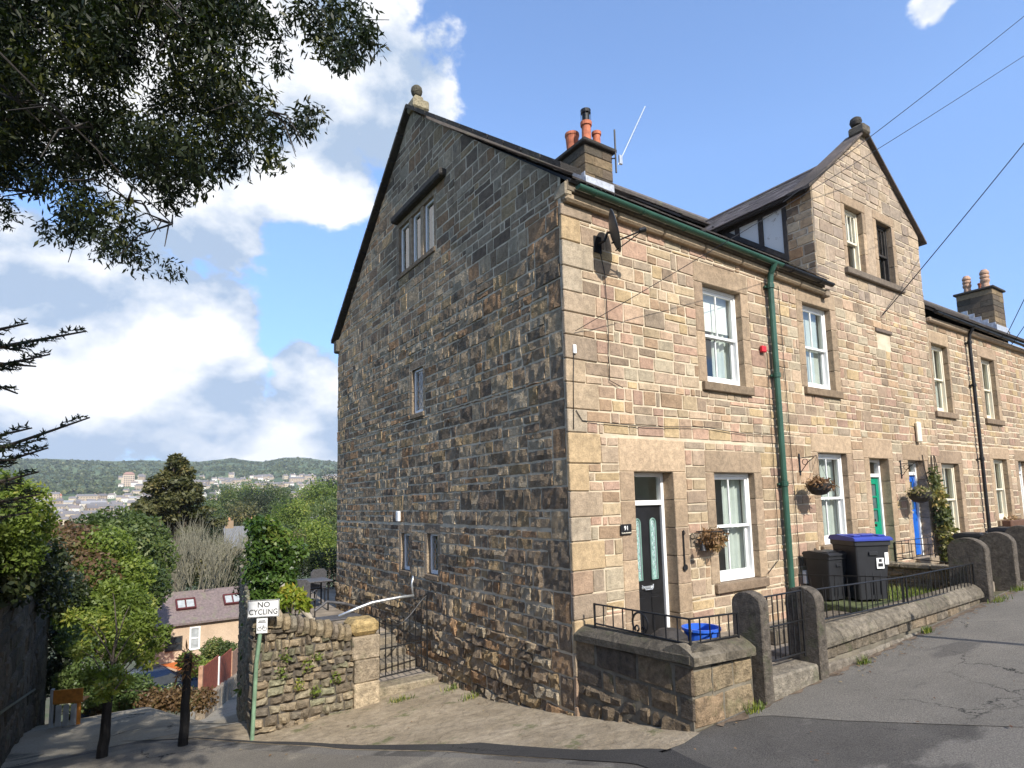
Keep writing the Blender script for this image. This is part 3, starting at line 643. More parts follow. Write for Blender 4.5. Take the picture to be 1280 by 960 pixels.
def slate_roof(mb, A, B, up, length, th=.012, row=.24, wid=.28):
    """slates: eave line A->B, 'up' unit vector up the slope, length up the slope"""
    A, B, up = Vector(A), Vector(B), Vector(up).normalized(); U = (B-A); Lx = U.length; U.normalize(); nn_ = U.cross(up)
    if nn_.z < 0: nn_ = -nn_
    k = max(1, round(length/row)); rw = length/k
    for j in range(k):
        x = -random.uniform(0, wid)
        while x < Lx:
            x0, x1 = max(0, x), min(Lx, x+wid*random.uniform(.85, 1.1)); x = x+wid if x1 == Lx else x1 if x >= 0 else x1
            if x1-x0 < .02: continue
            g_ = random.uniform(.8, 1.2); c_ = (.125*g_, .110*g_, .108*g_); l0 = th*random.uniform(.8, 1.5); l1 = .004
            p = [A+U*(x0+.003)+up*(rw*j-.02), A+U*(x1-.003)+up*(rw*j-.02+random.uniform(-.006, .006)), A+U*(x1-.003)+up*(rw*(j+1)), A+U*(x0+.003)+up*(rw*(j+1))]
            q = [p[0]+nn_*l0, p[1]+nn_*l0, p[2]+nn_*l1, p[3]+nn_*l1]
            f = [(0, 1, 2, 3), (4, 5, 1, 0)]
            mb.add(q+[p[0]-nn_*.004, p[1]-nn_*.004], f, 0, c_)
    # solid underlay
    a, b_, c2, d_ = A-nn_*.02, B-nn_*.02, B+up*length-nn_*.02, A+up*length-nn_*.02; w_ = nn_*.045
    mb.add([a, b_, c2, d_, a-w_, b_-w_, c2-w_, d_-w_], [(0, 1, 2, 3), (7, 6, 5, 4), (0, 4, 5, 1), (1, 5, 6, 2), (2, 6, 7, 3), (3, 7, 4, 0)], 0, (.03, .028, .028))
def pots_profile(kind):
    if kind == 0: return [(.14, 0), (.12, .05), (.105, .1), (.10, .52), (.125, .54), (.13, .62), (.105, .63), (.09, .6)]
    if kind == 1: return [(.13, 0), (.12, .06), (.15, .5), (.165, .52), (.165, .58), (.13, .58), (.12, .5)]
    if kind == 2: return [(.15, 0), (.12, .18), (.115, .22), (.15, .30), (.15, .36), (.12, .40), (.15, .44), (.15, .50), (.12, .54), (.15, .58), (.15, .64), (.09, .74), (.05, .75)]
    return [(.11, 0), (.11, .12), (.14, .13), (.14, .2), (.04, .22)]

# ================================================================== HOUSE 1 : end of terrace
RS = .763; EZ, EY = 5.83, -.20; RY, RZ = 4.74, 5.83+4.94*.763
h1 = thing('stone_house', 'end of terrace stone house with tall dark side gable and black arched-glass front door', 'house', (0, 0, -.4))
glim = lambda u: 9.66-.792*abs(u+4.74)
mb = MB()
def gw(y0, y1, z0, z1, lint=.2, jw=.1, sill=.1, palette=P_DRESS, **k):
    return surround(mb, GABLE, -y1, -y0, z0, z1, lint, sill, jw, 2, .2, .06, .014, palette, .045, **k)
PG = [(.40, .31, .21), (.34, .265, .185), (.37, .28, .19)]
mb0 = mb
holes_g, open_g = [], []
# three-light window: jambs, two mullions
for (y0, y1, z0, z1, lt) in ((3.78, 5.43, 6.38, 7.42, .12), (4.30, 4.80, 3.34, 4.22, .16), (3.75, 4.18, .33, 1.06, .17), (4.95, 5.36, .31, 1.03, .17)):
    holes_g.append(gw(y0, y1, z0, z1, lt, .11, .10, PG)); open_g.append((-y1, -y0, z0, z1))
for ym in (4.33, 4.88): mb.box(GABLE, -ym-.07, -ym+.07, 6.38, 7.42, -.16, .0, .015, 2, pal(PG))
mb.box(GABLE, -5.56, -3.25, 7.53, 7.68, -.02, .15, .03, 2, (.07, .065, .06)); holes_g.append((-5.56, -3.25, 7.53, 7.68))
def hf(u, v):
    if v < -.35: return dict(h=.050, rough=.026, step=.07, jit=.014)
    if v < .8: return dict(h=.030, rough=.018, step=.07)
    if v > 5.0: return dict(h=.018, rough=.008, step=.10)
    return dict(h=.022, rough=.014, step=.08)
z = -1.0; k = 0
while z < 5.5:
    hq = random.uniform(.26, .42); w2 = random.choice([.62, .42, .5, .34]); hq = min(hq, 5.55-z)
    mb.stone(GABLE, -w2, -.05, z, z+hq, h=.024, rough=.012, step=.07, edge=.012, jit=.006, joint=.005, nmin=.014, col=pal([(.27, .20, .135), (.33, .22, .13), (.22, .175, .125), (.38, .30, .20)]), m=2); holes_g.append((-w2, -.05, z, z+hq)); z += hq
courses(mb, GABLE, -9.47, -.05, -2.6, 9.66, holes_g, .36, (.12, .25), (.16, .56), P_GABLE, lim=glim, m=2, seg=(.5, 1.7), hfn=hf, edge=.012, jit=.007, joint=.005, nmin=.014)
us = [-9.47+9.47*i/48 for i in range(49)]
crit = sorted({-3.0, 5.9}|{x for h in open_g for x in h[2:4] if x < 5.9})
uu_ = sorted(set(us)|{x for h in open_g for x in h[:2]})
for a, b_ in zip(uu_, uu_[1:]):
    zt = sorted(set(crit)|{x for h in open_g for x in h[2:4]})
    la, lb = glim(a), glim(b_)
    zz_ = [z for z in zt if z < min(la, lb)]
    for c_, d_ in zip(zz_, zz_[1:]):
        if any(h[0] < (a+b_)/2 < h[1] and h[2] < (c_+d_)/2 < h[3] for h in open_g): continue
        mb.quad(GABLE.p(a, c_, .010), GABLE.p(b_, c_, .010), GABLE.p(b_, d_, .010), GABLE.p(a, d_, .010), 3)
    z = zz_[-1]; mb.quad(GABLE.p(a, z, .010), GABLE.p(b_, z, .010), GABLE.p(b_, lb, .010), GABLE.p(a, la, .010), 3)
# front wall
XE = 4.72
def fs(x0, x1, z0, z1, **k): return surround(mb, FRONT, x0, x1, z0, z1, m=0, **k)
hol, opn = [], []
hol.append(fs(2.81, 3.78, 3.38, 4.98, lint=.34)); opn.append((2.81, 3.78, 3.38, 4.98))
hol.append(fs(2.83, 3.84, .30, 1.97, lint=.34)); opn.append((2.83, 3.84, .30, 1.97))
hol.append(fs(1.12, 1.91, -.43, 1.97, lint=.46, jw=.27, dosill=False)); opn.append((1.12, 1.91, -.43, 1.97))
# quoins at the corner
z = -1.3; k = 0
while z < 5.5:
    hq = random.uniform(.27, .40); w = .52 if k % 2 == 0 else .30; w2 = .30 if k % 2 == 0 else .55; k += 1
    if z+hq > 5.4: hq = 5.55-z
    cq = random.choice([(.40, .31, .21), (.43, .32, .19), (.34, .24, .165), (.39, .325, .24), (.37, .29, .205), (.30, .235, .17)])
    mb.box(FRONT, -.028, w, z+.006, z+hq-.006, -.04, .022, .010, 0, cq, .003)
    hol.append((-.05, w, z, z+hq))
    z += hq
courses(mb, FRONT, .0, XE, -1.3, 5.56, hol, .36, (.13, .22), (.17, .50), P_FRONT, m=0, seg=(.5, 1.6), h=.016, rough=.003, edge=.012, step=.2, jit=.008, joint=.005)
backing(mb, FRONT, .0, XE, -1.3, 5.6, opn)
# stone cornice and kneeler
def sheared(mb, k0, sl=.028, x0=0):
    for i in range(k0, len(mb.v)): v_ = mb.v[i]; mb.v[i] = (v_[0], v_[1], v_[2]-sl*(v_[0]-x0))
k0 = len(mb.v)
for i in range(5): mb.box(FRONT, i*XE/5, (i+1)*XE/5-.004, 5.56, 5.68, -.1, .11, .03, 0, (.36, .28, .19)); mb.box(FRONT, i*XE/5, (i+1)*XE/5-.003, 5.683, 5.83, -.1, .13, .01, 0, (.20, .165, .12))
sheared(mb, k0); mb.box(FRONT, -.02, .10, 5.62, 5.82, -.15, .12, .02, 0, (.40, .33, .23))
mb.box(GABLE, -9.60, -9.35, 5.62, 5.95, -.15, .10, .03, 2, (.15, .13, .1))
# back walls
mb.quad((0, 9.47, -3), (XE, 9.47, -3), (XE, 9.47, 6), (0, 9.47, 6), 3)
mb.build('wall', [M_FRONT, M_MORT_F, M_GABLE, M_MORT_G], h1)
sash(h1, FRONT, 2.81, 3.78, 3.38, 4.98, kind='both'); sash(h1, FRONT, 2.83, 3.84, .30, 1.97, kind='curtain')  # white blind added here in place of the upper sash's bright reflection
door(h1, FRONT, 1.12, 1.91, -.43, 1.97, 1.50, M_BLACK, .20, 0)
for y0, y1 in ((3.78, 4.26), (4.40, 4.81), (4.95, 5.43)): leaded(h1, GABLE, -y1, -y0, 6.38, 7.42, .05, False)
leaded(h1, GABLE, -4.80, -4.30, 3.34, 4.22); leaded(h1, GABLE, -4.18, -3.75, .33, 1.06, .06); leaded(h1, GABLE, -5.36, -4.95, .31, 1.03, .06)
# small cut hole near the foot of the gable, roof, gutter
upF = Vector((0, math.cos(math.atan(RS)), math.sin(math.atan(RS)))); upB = Vector((0, -upF.y, upF.z)); SL = 4.94/upF.y
r = MB(); slate_roof(r, (.02, EY, EZ), (XE, EY, EZ-.028*XE), upF, SL+.05); slate_roof(r, (.02, 2*RY-EY, EZ), (XE, 2*RY-EY, EZ), upB, SL)
r.tube([(0, RY, RZ+.03), (XE, RY, RZ+.03)], .09, 8, col=(.10, .09, .085))
roof1 = r.build('roof', M_SLATE, h1)
v = MB()   # gable verge: dark stone coping along both slopes with ball finial
for sg in (-1, 1):
    n_ = 11
    for i in range(n_):
        a0, a1 = i/n_, (i+1)/n_
        def q(a, dx, dz): y = RY+sg*(4.94*(1-a)); return Vector((dx, y, 5.90+3.80*a+dz))
        p = [q(a0+.003, -.15, 0), q(a1-.003, -.15, 0), q(a1-.003, .20, 0), q(a0+.003, .20, 0)]; up_ = Vector((0, 0, .09))
        v.add(p+[x+up_ for x in p], [(0, 1, 2, 3), (7, 6, 5, 4), (0, 4, 5, 1), (1, 5, 6, 2), (2, 6, 7, 3), (3, 7, 4, 0)], 0, pal([(.055, .05, .046), (.075, .07, .06)]))
v.build('gable_coping', M_GABLE, roof1)
f_ = MB(); f_.wb(-.10, .26, RY-.28, RY+.06, 9.60, 9.82, .03, 0, (.38, .33, .22)); f_.wb(-.04, .16, RY-.22, RY+.0, 9.82, 9.92, .03, 0, (.34, .30, .2))
f_.lathe((.05, RY-.11, 9.90), [(.045, 0), (.045, .03), (.08, .06), (.11, .11), (.12, .16), (.11, .22), (.075, .26), (.02, .28)], 16, 0, (.12, .11, .08)); f_.build('finial', M_GABLE, roof1, smooth=False)
g_ = MB()
def gutter(mb, x0, x1, y, z, r=.065):
    k = 10; vs = []
    for x in (x0, x1):
        for i in range(k+1): th = math.pi+math.pi*i/k; vs.append((x, y+r*math.cos(th), z+r*math.sin(th)))
        for i in range(k+1): th = 2*math.pi-math.pi*i/k; vs.append((x, y+(r-.008)*math.cos(th), z+(r-.008)*math.sin(th)))
    n_ = 2*(k+1); mb.add(vs, [(i, (i+1) % n_, n_+(i+1) % n_, n_+i) for i in range(n_)]+[tuple(range(k+1))])
    x = x0+.3
    while x < x1: mb.tube([(x, y+r*math.cos(t_), z+r*1.08*math.sin(t_)) for t_ in np.linspace(math.pi, 2*math.pi, 7)], .009, 5); x += .9
gutter(g_, .12, XE+.02, -.205, 5.745, .055); sheared(g_, 0); g_.build('gutter', M_GREENP, h1)
# chimney
def chimney(parent, x0, x1, y0, y1, zb, zt, pots, capcol=(.06, .055, .05)):
    c_ = MB(); rows = max(3, round((zt-zb)/.26))
    for i in range(rows):
        za, zb_ = zb+(zt-zb)*i/rows, zb+(zt-zb)*(i+1)/rows; split = .35 if i % 2 else .62
        xs = x0+(x1-x0)*split; ys = y0+(y1-y0)*split
        for (a, b2, c2, d2) in ((x0, xs, y0, ys), (xs, x1, y0, ys), (x0, xs, ys, y1), (xs, x1, ys, y1)):
            c_.wb(a+.002, b2-.002, c2+.002, d2-.002, za+.003, zb_-.003, .012, 0, pal([(.20, .155, .10), (.14, .11, .08), (.10, .085, .065), (.24, .18, .11)]), .004)
    c_.wb(x0-.09, x1+.09, y0-.09, y1+.09, zt+.002, zt+.10, .02, 0, capcol); ch = c_.build('chimney', M_GABLE, parent)
    for (px_, py_, kd, s_, mt_) in pots:
        p = MB(); p.lathe((px_, py_, zt+.10), [(a*s_, b2*s_) for a, b2 in pots_profile(kd)], 18); p.build('chimney_pot', mt_, ch, smooth=False)
    return ch
ch = chimney(roof1, 4.26, 5.16, 4.25, 5.60, 8.4, 10.14, [(4.60, 4.55, 0, 1.12, M_TERRA), (4.98, 4.60, 0, .95, M_TERRA), (4.56, 5.05, 1, 1.12, M_TERRA), (4.6, 5.42, 3, .8, M_IRON)])
c_ = MB(); z0 = 10.24+.69; c_.lathe((4.60, 4.55, z0), [(.10, 0), (.10, .05), (.085, .06), (.085, .24), (.12, .25), (.13, .33), (.05, .37)], 16)
for k in range(8): a = k*math.pi/4; c_.tube([(4.6+.12*math.cos(a), 4.55+.12*math.sin(a), z0), (4.6+.12*math.cos(a), 4.55+.12*math.sin(a), z0+.28)], .008, 4)
c_.build('chimney_cowl', M_IRON, ch)
c_ = MB(); c_.wb(4.23, 5.15, 4.22, 4.245, 9.02, 9.30, .003)
for i in range(5): c_.wb(4.235, 4.255, 4.26+i*.16, 4.42+i*.16, 9.05+i*.11, 9.42+i*.12, .002)
c_.build('flashing', M_LEAD, ch)
# aerial on the stack
a_ = thing('tv_aerial', 'thin slanting roof aerial clamped to the chimney with the red pots', 'aerial', (5.2, 4.2, 9.8))
c_ = MB(); c_.tube([(5.20, 4.18, 9.62), (5.20, 4.18, 10.75)], .022, 8); c_.tube([(5.12, 4.25, 10.0), (5.2, 4.18, 10.0)], .016, 6); c_.tube([(5.12, 4.25, 10.15), (5.2, 4.18, 10.15)], .016, 6); c_.build('mast', M_IRON, a_)
c_ = MB(); p0, p1 = Vector((5.24, 4.14, 9.82)), Vector((6.15, 4.0, 11.62)); c_.tube([p0, p1], .012, 6)
for i in range(12):
    q = p0.lerp(p1, .3+.06*i); d = Vector((.0, .11-.004*i, .0)); c_.tube([q-d, q+d], .004, 4)
c_.box(Fr(p0.lerp(p1, .08), (1, 0, 0), (0, 0, 1), (0, -1, 0)), -.05, .05, -.12, .12, -.03, .03, .01); c_.build('boom', M_STEEL, a_)
# downpipe
def pipe(parent, x, z0, z1, mtl, r=.045):
    p = MB(); p.tube([(x, -.10, z0), (x, -.10, z1-.35), (x, -.12, z1-.2), (x, -.22, z1)], r, 12)
    for z in (z0+.12, z0+2.05, z0+3.9, z1-.45): p.lathe((x, -.10, z), [(r, 0), (r+.014, .004), (r+.014, .08), (r, .085)], 12); p.wb(x-.09, x+.09, -.06, -.02, z+.02, z+.055, .004)
    return p.build('downpipe', mtl, parent, smooth=False)
pipe(h1, 4.52, -.30, 5.62, M_GREENP, .05)

# ================================================================== HOUSE 2 : gabled
h2 = thing('stone_house', 'middle stone house with pointed front gable, green door and blue door', 'house', (4.72, 0, -.4))
X0, X1, XG0, XG1 = 4.72, 10.84, 6.28, 10.84; GM = (XG0+XG1)/2
flim = lambda u: 7.66+.80*(min(u-XG0, XG1-u)) if XG0 <= u <= XG1 else 5.56
mb = MB(); hol, opn = [], []
def fs2(x0, x1, z0, z1, **k): hol.append(surround(mb, FRONT, x0, x1, z0, z1, m=0, **k)); opn.append((x0, x1, z0, z1))
fs2(5.64, 6.60, 3.55, 5.16, lint=.32); fs2(5.78, 6.78, .69, 2.36, lint=.34)
fs2(7.62, 8.42, .02, 2.30, lint=.40, jw=.2, dosill=False); fs2(9.26, 10.06, .23, 2.29, lint=.34, jw=.2, dosill=False)
# pair of gable windows share a wide surround and sill
hol.append(surround(mb, FRONT, 7.49, 8.21, 6.17, 7.56, lint=.22, jw=.13, sill=.12, dosill=False)); opn.append((7.49, 8.21, 6.17, 7.56))
hol.append(surround(mb, FRONT, 8.81, 9.52, 6.17, 7.56, lint=.22, jw=.13, sill=.12, dosill=False)); opn.append((8.81, 9.52, 6.17, 7.56))
mb.box(FRONT, 8.342, 8.678, 6.17, 7.776, -.1, .010, .01, 0, (.40, .31, .22)); hol.append((8.34, 8.68, 6.17, 7.78))
mb.box(FRONT, 7.30, 9.75, 6.03, 6.168, -.2, .09, .015, 0, (.17, .14, .11)); hol.append((7.30, 9.75, 6.03, 6.17))
mb.box(FRONT, 8.40, 8.98, 4.62, 4.98, -.2, -.02, .01, 0, (.42, .33, .22)); mb.box(FRONT, 8.34, 9.04, 4.98, 5.06, -.1, .04, .01, 0, (.14, .11, .09)); hol.append((8.40, 8.98, 4.62, 4.98)); hol.append((8.34, 9.04, 4.98, 5.06))
kw = dict(h=.015, rough=.004, edge=.012, step=.25, jit=.008, joint=.005)
courses(mb, FRONT, X0, X1, -.8, 5.56, hol, .36, (.13, .21), (.16, .46), P_FRONT, m=0, seg=(.5, 1.6), **kw)
P_PALE = [(.40, .32, .24), (.36, .28, .21), (.33, .27, .21), (.42, .33, .23), (.30, .24, .19)]
courses(mb, FRONT, XG0, XG1, 5.56, 9.5, hol, .36, (.14, .24), (.22, .55), P_PALE, m=0, seg=(.6, 1.6), lim=flim, **kw)
backing(mb, FRONT, X0, X1, -.8, 5.56, opn); 
gs = [XG0+(XG1-XG0)*i/24 for i in range(25)]+[x for h in opn for x in h[:2] if h[2] > 6]
for a, b_ in zip(sorted(set(gs)), sorted(set(gs))[1:]):
    c_ = (a+b_)/2; zz_ = [5.56, 6.17, 7.56] if any(h[0] < c_ < h[1] and h[2] > 6 for h in opn) else [5.56]
    if len(zz_) == 3: mb.quad(FRONT.p(a, 5.56, 0), FRONT.p(b_, 5.56, 0), FRONT.p(b_, 6.17, 0), FRONT.p(a, 6.17, 0), 1); zs = 7.56
    else: zs = 5.56
    mb.quad(FRONT.p(a, zs, 0), FRONT.p(b_, zs, 0), FRONT.p(b_, flim(b_), 0), FRONT.p(a, flim(a), 0), 1)
k0 = len(mb.v); mb.box(FRONT, X0, 6.27, 5.683, 5.83, -.1, .13, .01, 0, (.20, .165, .12)); mb.box(FRONT, X0, 5.5, 5.56, 5.68, -.1, .11, .03, 0, (.36, .28, .19)); mb.box(FRONT, 5.504, 6.32, 5.56, 5.68, -.1, .11, .03, 0, (.33, .26, .18)); mb.box(FRONT, 6.28, 6.42, 5.52, 5.66, -.1, .14, .02, 0, (.25, .2, .15)); sheared(mb, k0)
# stone end of the dormer cheek, and the gable's right return
CH = Fr((XG0, 0, 0), (0, -1, 0), (0, 0, 1), (-1, 0, 0))
courses(mb, CH, -.56, 0, 5.6, 7.62, [], .36, (.15, .24), (.2, .4), P_GABLE, m=0, seg=(.56, .57), **kw); mb.quad(CH.p(-.56, 5.6, 0), CH.p(0, 5.6, 0), CH.p(0, 7.62, 0), CH.p(-.56, 7.62, 0), 1)
mb.quad((XG1, 0, 5.5), (XG1, 3, 5.5), (XG1, 3, 7.66), (XG1, 0, 7.66), 1); mb.quad((X0, 9.47, -3), (X1, 9.47, -3), (X1, 9.47, 6), (X0, 9.47, 6), 1)
mb.build('wall', [M_FRONT, M_MORT_F], h2)
sash(h2, FRONT, 5.64, 6.60, 3.55, 5.16, kind='net'); sash(h2, FRONT, 5.78, 6.78, .69, 2.36, kind='curtain')
sash(h2, FRONT, 7.49, 8.21, 6.17, 7.56, M_CREAM, kind='blind', topbars=3); sash(h2, FRONT, 8.81, 9.52, 6.17, 7.56, M_TIMB, kind='none', topbars=3)
door(h2, FRONT, 7.62, 8.42, .02, 2.30, 1.93, M_DOORG, .18, 1); door(h2, FRONT, 9.26, 10.06, .23, 2.29, 1.98, M_DOORB, .18, 2)
# dormer cheek lights
ck = MB()
yA, yB = .56, 2.35
rfz = lambda y: EZ-.176+(y-EY)*RS+.03
for y in (.58, 1.12, 1.68, 2.24): ck.box(CH, -y-.05, -y+.05, rfz(y), 7.6, -.08, .02, .005)
ck.box(CH, -2.4, -.5, 7.42, 7.62, -.08, .025, .005)
p_ = [(-2.3, rfz(2.3)+.02), (-.53, rfz(.53)+.02), (-.53, rfz(.53)+.14), (-2.3, rfz(2.3)+.14)]; ck.prism(CH, p_, -.08, .022)
ckp = ck.build('dormer_cheek', M_TIMB, h2)
for a, b_ in ((.63, 1.07), (1.17, 1.63), (1.73, 2.19)):
    w = MB(); w.prism(CH, [(-b_, rfz(b_)+.1), (-a, rfz(a)+.1), (-a, 7.42), (-b_, 7.42)], -.05, -.02); w.build('painted_board', M_PEEL, ckp)
r = MB()
slate_roof(r, (X0, EY, EZ-.028*X0), (XG0-.02, EY, EZ-.028*XG0), upF, SL+.1); slate_roof(r, (X0, 2*RY-EY, EZ), (X1, 2*RY-EY, EZ), upB, SL)
slate_roof(r, (XG0, RY-1.6, EZ+(RY-1.6-EY)*RS), (X1, RY-1.6, EZ+(RY-1.6-EY)*RS), upF, 1.6/upF.y)
r.tube([(X0, RY, RZ+.03), (X1, RY, RZ+.03)], .09, 8, col=(.10, .09, .085))
roof2 = r.build('roof', M_SLATE, h2)
r = MB(); sl2 = .80; sl3 = .66; uu = Vector((1, 0, sl3)).normalized(); uv = Vector((-1, 0, sl3)).normalized(); ln2 = (GM-XG0+.22)/uu.x
slate_roof(r, (XG0-.22, 4.6, 7.53), (XG0-.22, .02, 7.53), uu, ln2); slate_roof(r, (XG1+.22, .02, 7.53), (XG1+.22, 4.6, 7.53), uv, ln2)
r.tube([(GM, .30, 9.18), (GM, 4.7, 9.18)], .06, 8, col=(.12, .10, .095))
r.build('gable_roof', M_SLATE, roof2)
v = MB()
for sg in (-1, 1):
    for i in range(7):
        a0, a1 = i/7, (i+1)/7
        def q(a, dy, dz): return Vector((GM+sg*(GM-XG0+.24)*(1-a), dy, 7.66-.24*sl2+(GM-XG0+.24)*sl2*a+dz))
        p = [q(a0, -.10, .01), q(a1, -.10, .01), q(a1, .34, .01), q(a0, .34, .01)]; up_ = Vector((0, 0, .055))
        v.add(p+[x+up_ for x in p], [(0, 1, 2, 3), (7, 6, 5, 4), (0, 4, 5, 1), (1, 5, 6, 2), (2, 6, 7, 3), (3, 7, 4, 0)], 0, pal([(.13, .11, .095), (.15, .125, .11)]))
v.box(CH, -4.4, -.02, 7.45, 7.53, .12, .19, .01, 0, (.04, .035, .03))
v.build('verge', M_GABLE, roof2)
f_ = MB(); za = 7.66+(GM-XG0)*sl2; f_.wb(GM-.24, GM+.06, -.16, .18, za-.10, za+.10, .03, 0, (.16, .14, .11)); f_.lathe((GM-.12, .05, za+.08), [(.05, 0), (.05, .05), (.10, .08), (.125, .15), (.11, .22), (.06, .26), (.02, .28)], 16, 0, (.07, .065, .06)); f_.build('finial', M_GABLE, roof2)
g_ = MB(); gutter(g_, 4.75, 6.38, -.205, 5.745, .055); sheared(g_, 0); g_.build('gutter', M_IRON, h2)
chimney(roof2, 10.3, 11.15, 4.2, 5.3, 8.4, 9.1, [])

# ================================================================== HOUSE 3 : the terrace beyond
h3 = thing('stone_house', 'far stone terrace with black downpipe, lead-flashed chimney and window box', 'house', (10.86, 0, 0))
XA, XB = 10.86, 33.0; mb = MB(); hol, opn = [], []
fs2(10.90, 11.86, .58, 2.25, lint=.30); fs2(10.98, 11.9, 3.45, 5.08, lint=.30) if False else None
fs2(10.98, 11.86, 3.46, 5.09, lint=.30, jw=.1); fs2(13.90, 14.80, 3.46, 5.09, lint=.30); fs2(14.0, 14.95, .85, 2.42, lint=.30)
fs2(15.75, 16.6, .35, 2.40, lint=.30, dosill=False)
for k in range(1, 4):
    x = 14+k*5.2
    fs2(x, x+.95, .95, 2.5, lint=.3); fs2(x-.1, x+.85, 3.46, 5.09, lint=.3); fs2(x+2.4, x+3.3, 3.46, 5.09, lint=.3)
courses(mb, FRONT, XA, XB, -.6, 5.56, hol, .36, (.13, .21), (.18, .46), P_FRONT, m=0, seg=(.6, 1.8), h=.015, rough=.003, edge=.012, step=.5, jit=.006, joint=.008)
backing(mb, FRONT, XA, XB, -.8, 5.6, opn); mb.box(FRONT, XA, XB, 5.56, 5.68, -.1, .11, .03, 0, (.40, .31, .22))
mb.quad((XA, 9.47, -3), (XB, 9.47, -3), (XB, 9.47, 6), (XA, 9.47, 6), 1); mb.quad((XB, 0, -1), (XB, 9.47, -3), (XB, 9.47, 6), (XB, 0, 6), 1)
mb.build('wall', [M_FRONT, M_MORT_F], h3)
for i, o in enumerate(opn):
    if i == 5-0 and o[0] == 15.75: continue
    if o == (15.75, 16.6, .35, 2.40): continue
    sash(h3, FRONT, *o, kind='net' if i % 2 else 'curtain', paint=M_CREAM)
door(h3, FRONT, 15.75, 16.6, .35, 2.40, 2.05, M_WHITE, .18, 2)
r = MB(); slate_roof(r, (XA, EY, EZ), (XB, EY, EZ), upF, SL, wid=.5, row=.3); slate_roof(r, (XA, 2*RY-EY, EZ), (XB, 2*RY-EY, EZ), upB, SL, wid=1, row=1.)
r.tube([(XA, RY, RZ+.03), (XB, RY, RZ+.03)], .09, 8, col=(.10, .09, .085)); roof3 = r.build('roof', M_SLATE, h3)
g_ = MB(); gutter(g_, XA+.02, XB, -.215, 5.76, .045); sheared(g_, 0, .012, XA); g_.build('gutter', M_IRON, h3)
pipe(h3, 13.0, .3, 5.74, M_IRON, .04)
ch3 = chimney(roof3, 27.9, 29.2, 3.7, 5.1, 7.6, 10.75, [(28.3, 4.05, 2, 1.25, M_TERRB), (28.3, 4.75, 2, 1.15, M_TERRB), (28.8, 4.4, 0, .8, M_TERRA)])
c_ = MB(); c_.wb(27.85, 29.25, 3.66, 3.69, 8.60, 9.05, .003)
for i in range(5): c_.wb(27.86, 27.89, 3.7+i*.25, 3.96+i*.25, 8.7+i*.19, 9.15+i*.20, .002)
c_.build('flashing', M_LEAD, ch3)

# ================================================================== front yards
def slab(name, x0, x1, y0, y1, z0, z1, mtl, label=None):
    mb = MB(); mb.wb(x0, x1, y0, y1, z0, z1, .01); o = mb.build(name, mtl); o['kind'] = 'structure'; return o
M_FLAG = mat('stone_flags', (.24, .20, .155), .9, .35, 3, bmp=.015, bscale=12)
M_GRASS = mat('short_grass_soil', (.10, .115, .045), .95, .4, 8, bmp=.03, bscale=40)
slab('front_yard', .02, 2.35, -1.60, -.02, -.9, -.46, M_FLAG); slab('front_yard', 2.35, 4.70, -1.60, -.02, -.9, -.40, M_FLAG)
slab('front_yard', 4.72, 7.3, -1.60, -.02, -.9, -.14, M_GRASS); slab('front_yard', 7.5, 33, -1.60, -.02, -.9, -.02, M_FLAG)
# garden walls
def gwall(name, label, fr_list, copz, cat='wall', seed=1, group=None):
    random.seed(seed); t_ = thing(name, label, cat, fr_list[0][0].p(fr_list[0][1], fr_list[0][3], 0), group); w, c = MB(), MB()
    for fr, u0, u1, z0, z1, th, face, kw2 in fr_list:
        courses(w, fr, u0, u1, z0, z1, [], .30, (.2, .3), (.3, .62), P_YARD, m=0, seg=(.6, 1.4), **kw2)
        w.box(fr, u0+.002, u1-.002, z0, z1, -th, -.001, .0, 1)
    return t_, w, c
kwy = dict(h=.016, rough=.009, edge=.02, step=.12, jit=.006, joint=.008)
t_ = thing('garden_wall', 'low stone wall round the corner yard of the black door, with dark weathered coping', 'wall', (0, -1.78, -.7))
w = MB()
YW0 = Fr((0, 0, 0), (0, -1, 0), (0, 0, 1), (-1, 0, 0)); YW1 = Fr((0, -1.78, 0), (1, 0, 0), (0, 0, 1), (0, -1, 0))
PDK = [(.15, .115, .08), (.20, .155, .105), (.24, .18, .115), (.13, .105, .08)]
courses(w, YW0, 0, 1.80, -.62, -.08, [], .27, (.22, .3), (.3, .55), PDK, seg=(.6, 1.2), h=.012, rough=.007, edge=.018, step=.12, jit=.005, joint=.008)
courses(w, YW0, 0, 1.74, -1.25, -.62, [], .28, (.15, .28), (.25, .5), PDK, seg=(.6, 1.2), h=.03, rough=.02, edge=.03, step=.08, jit=.015, joint=.008)
courses(w, YW1, -.0, .96, -.95, -.12, [], .27, (.2, .29), (.3, .55), [(.33, .24, .15), (.28, .22, .14), (.38, .27, .15), (.3, .25, .18)], seg=(.5, .97), **kwy)
w.wb(.0, .30, -1.775, -.01, -1.4, -.08, .0, 1); w.wb(.31, .97, -1.775, -1.48, -1.4, -.13, .0, 1)
w.build('wall_body', [M_YARD, M_MORT_Y], t_)
c = MB()
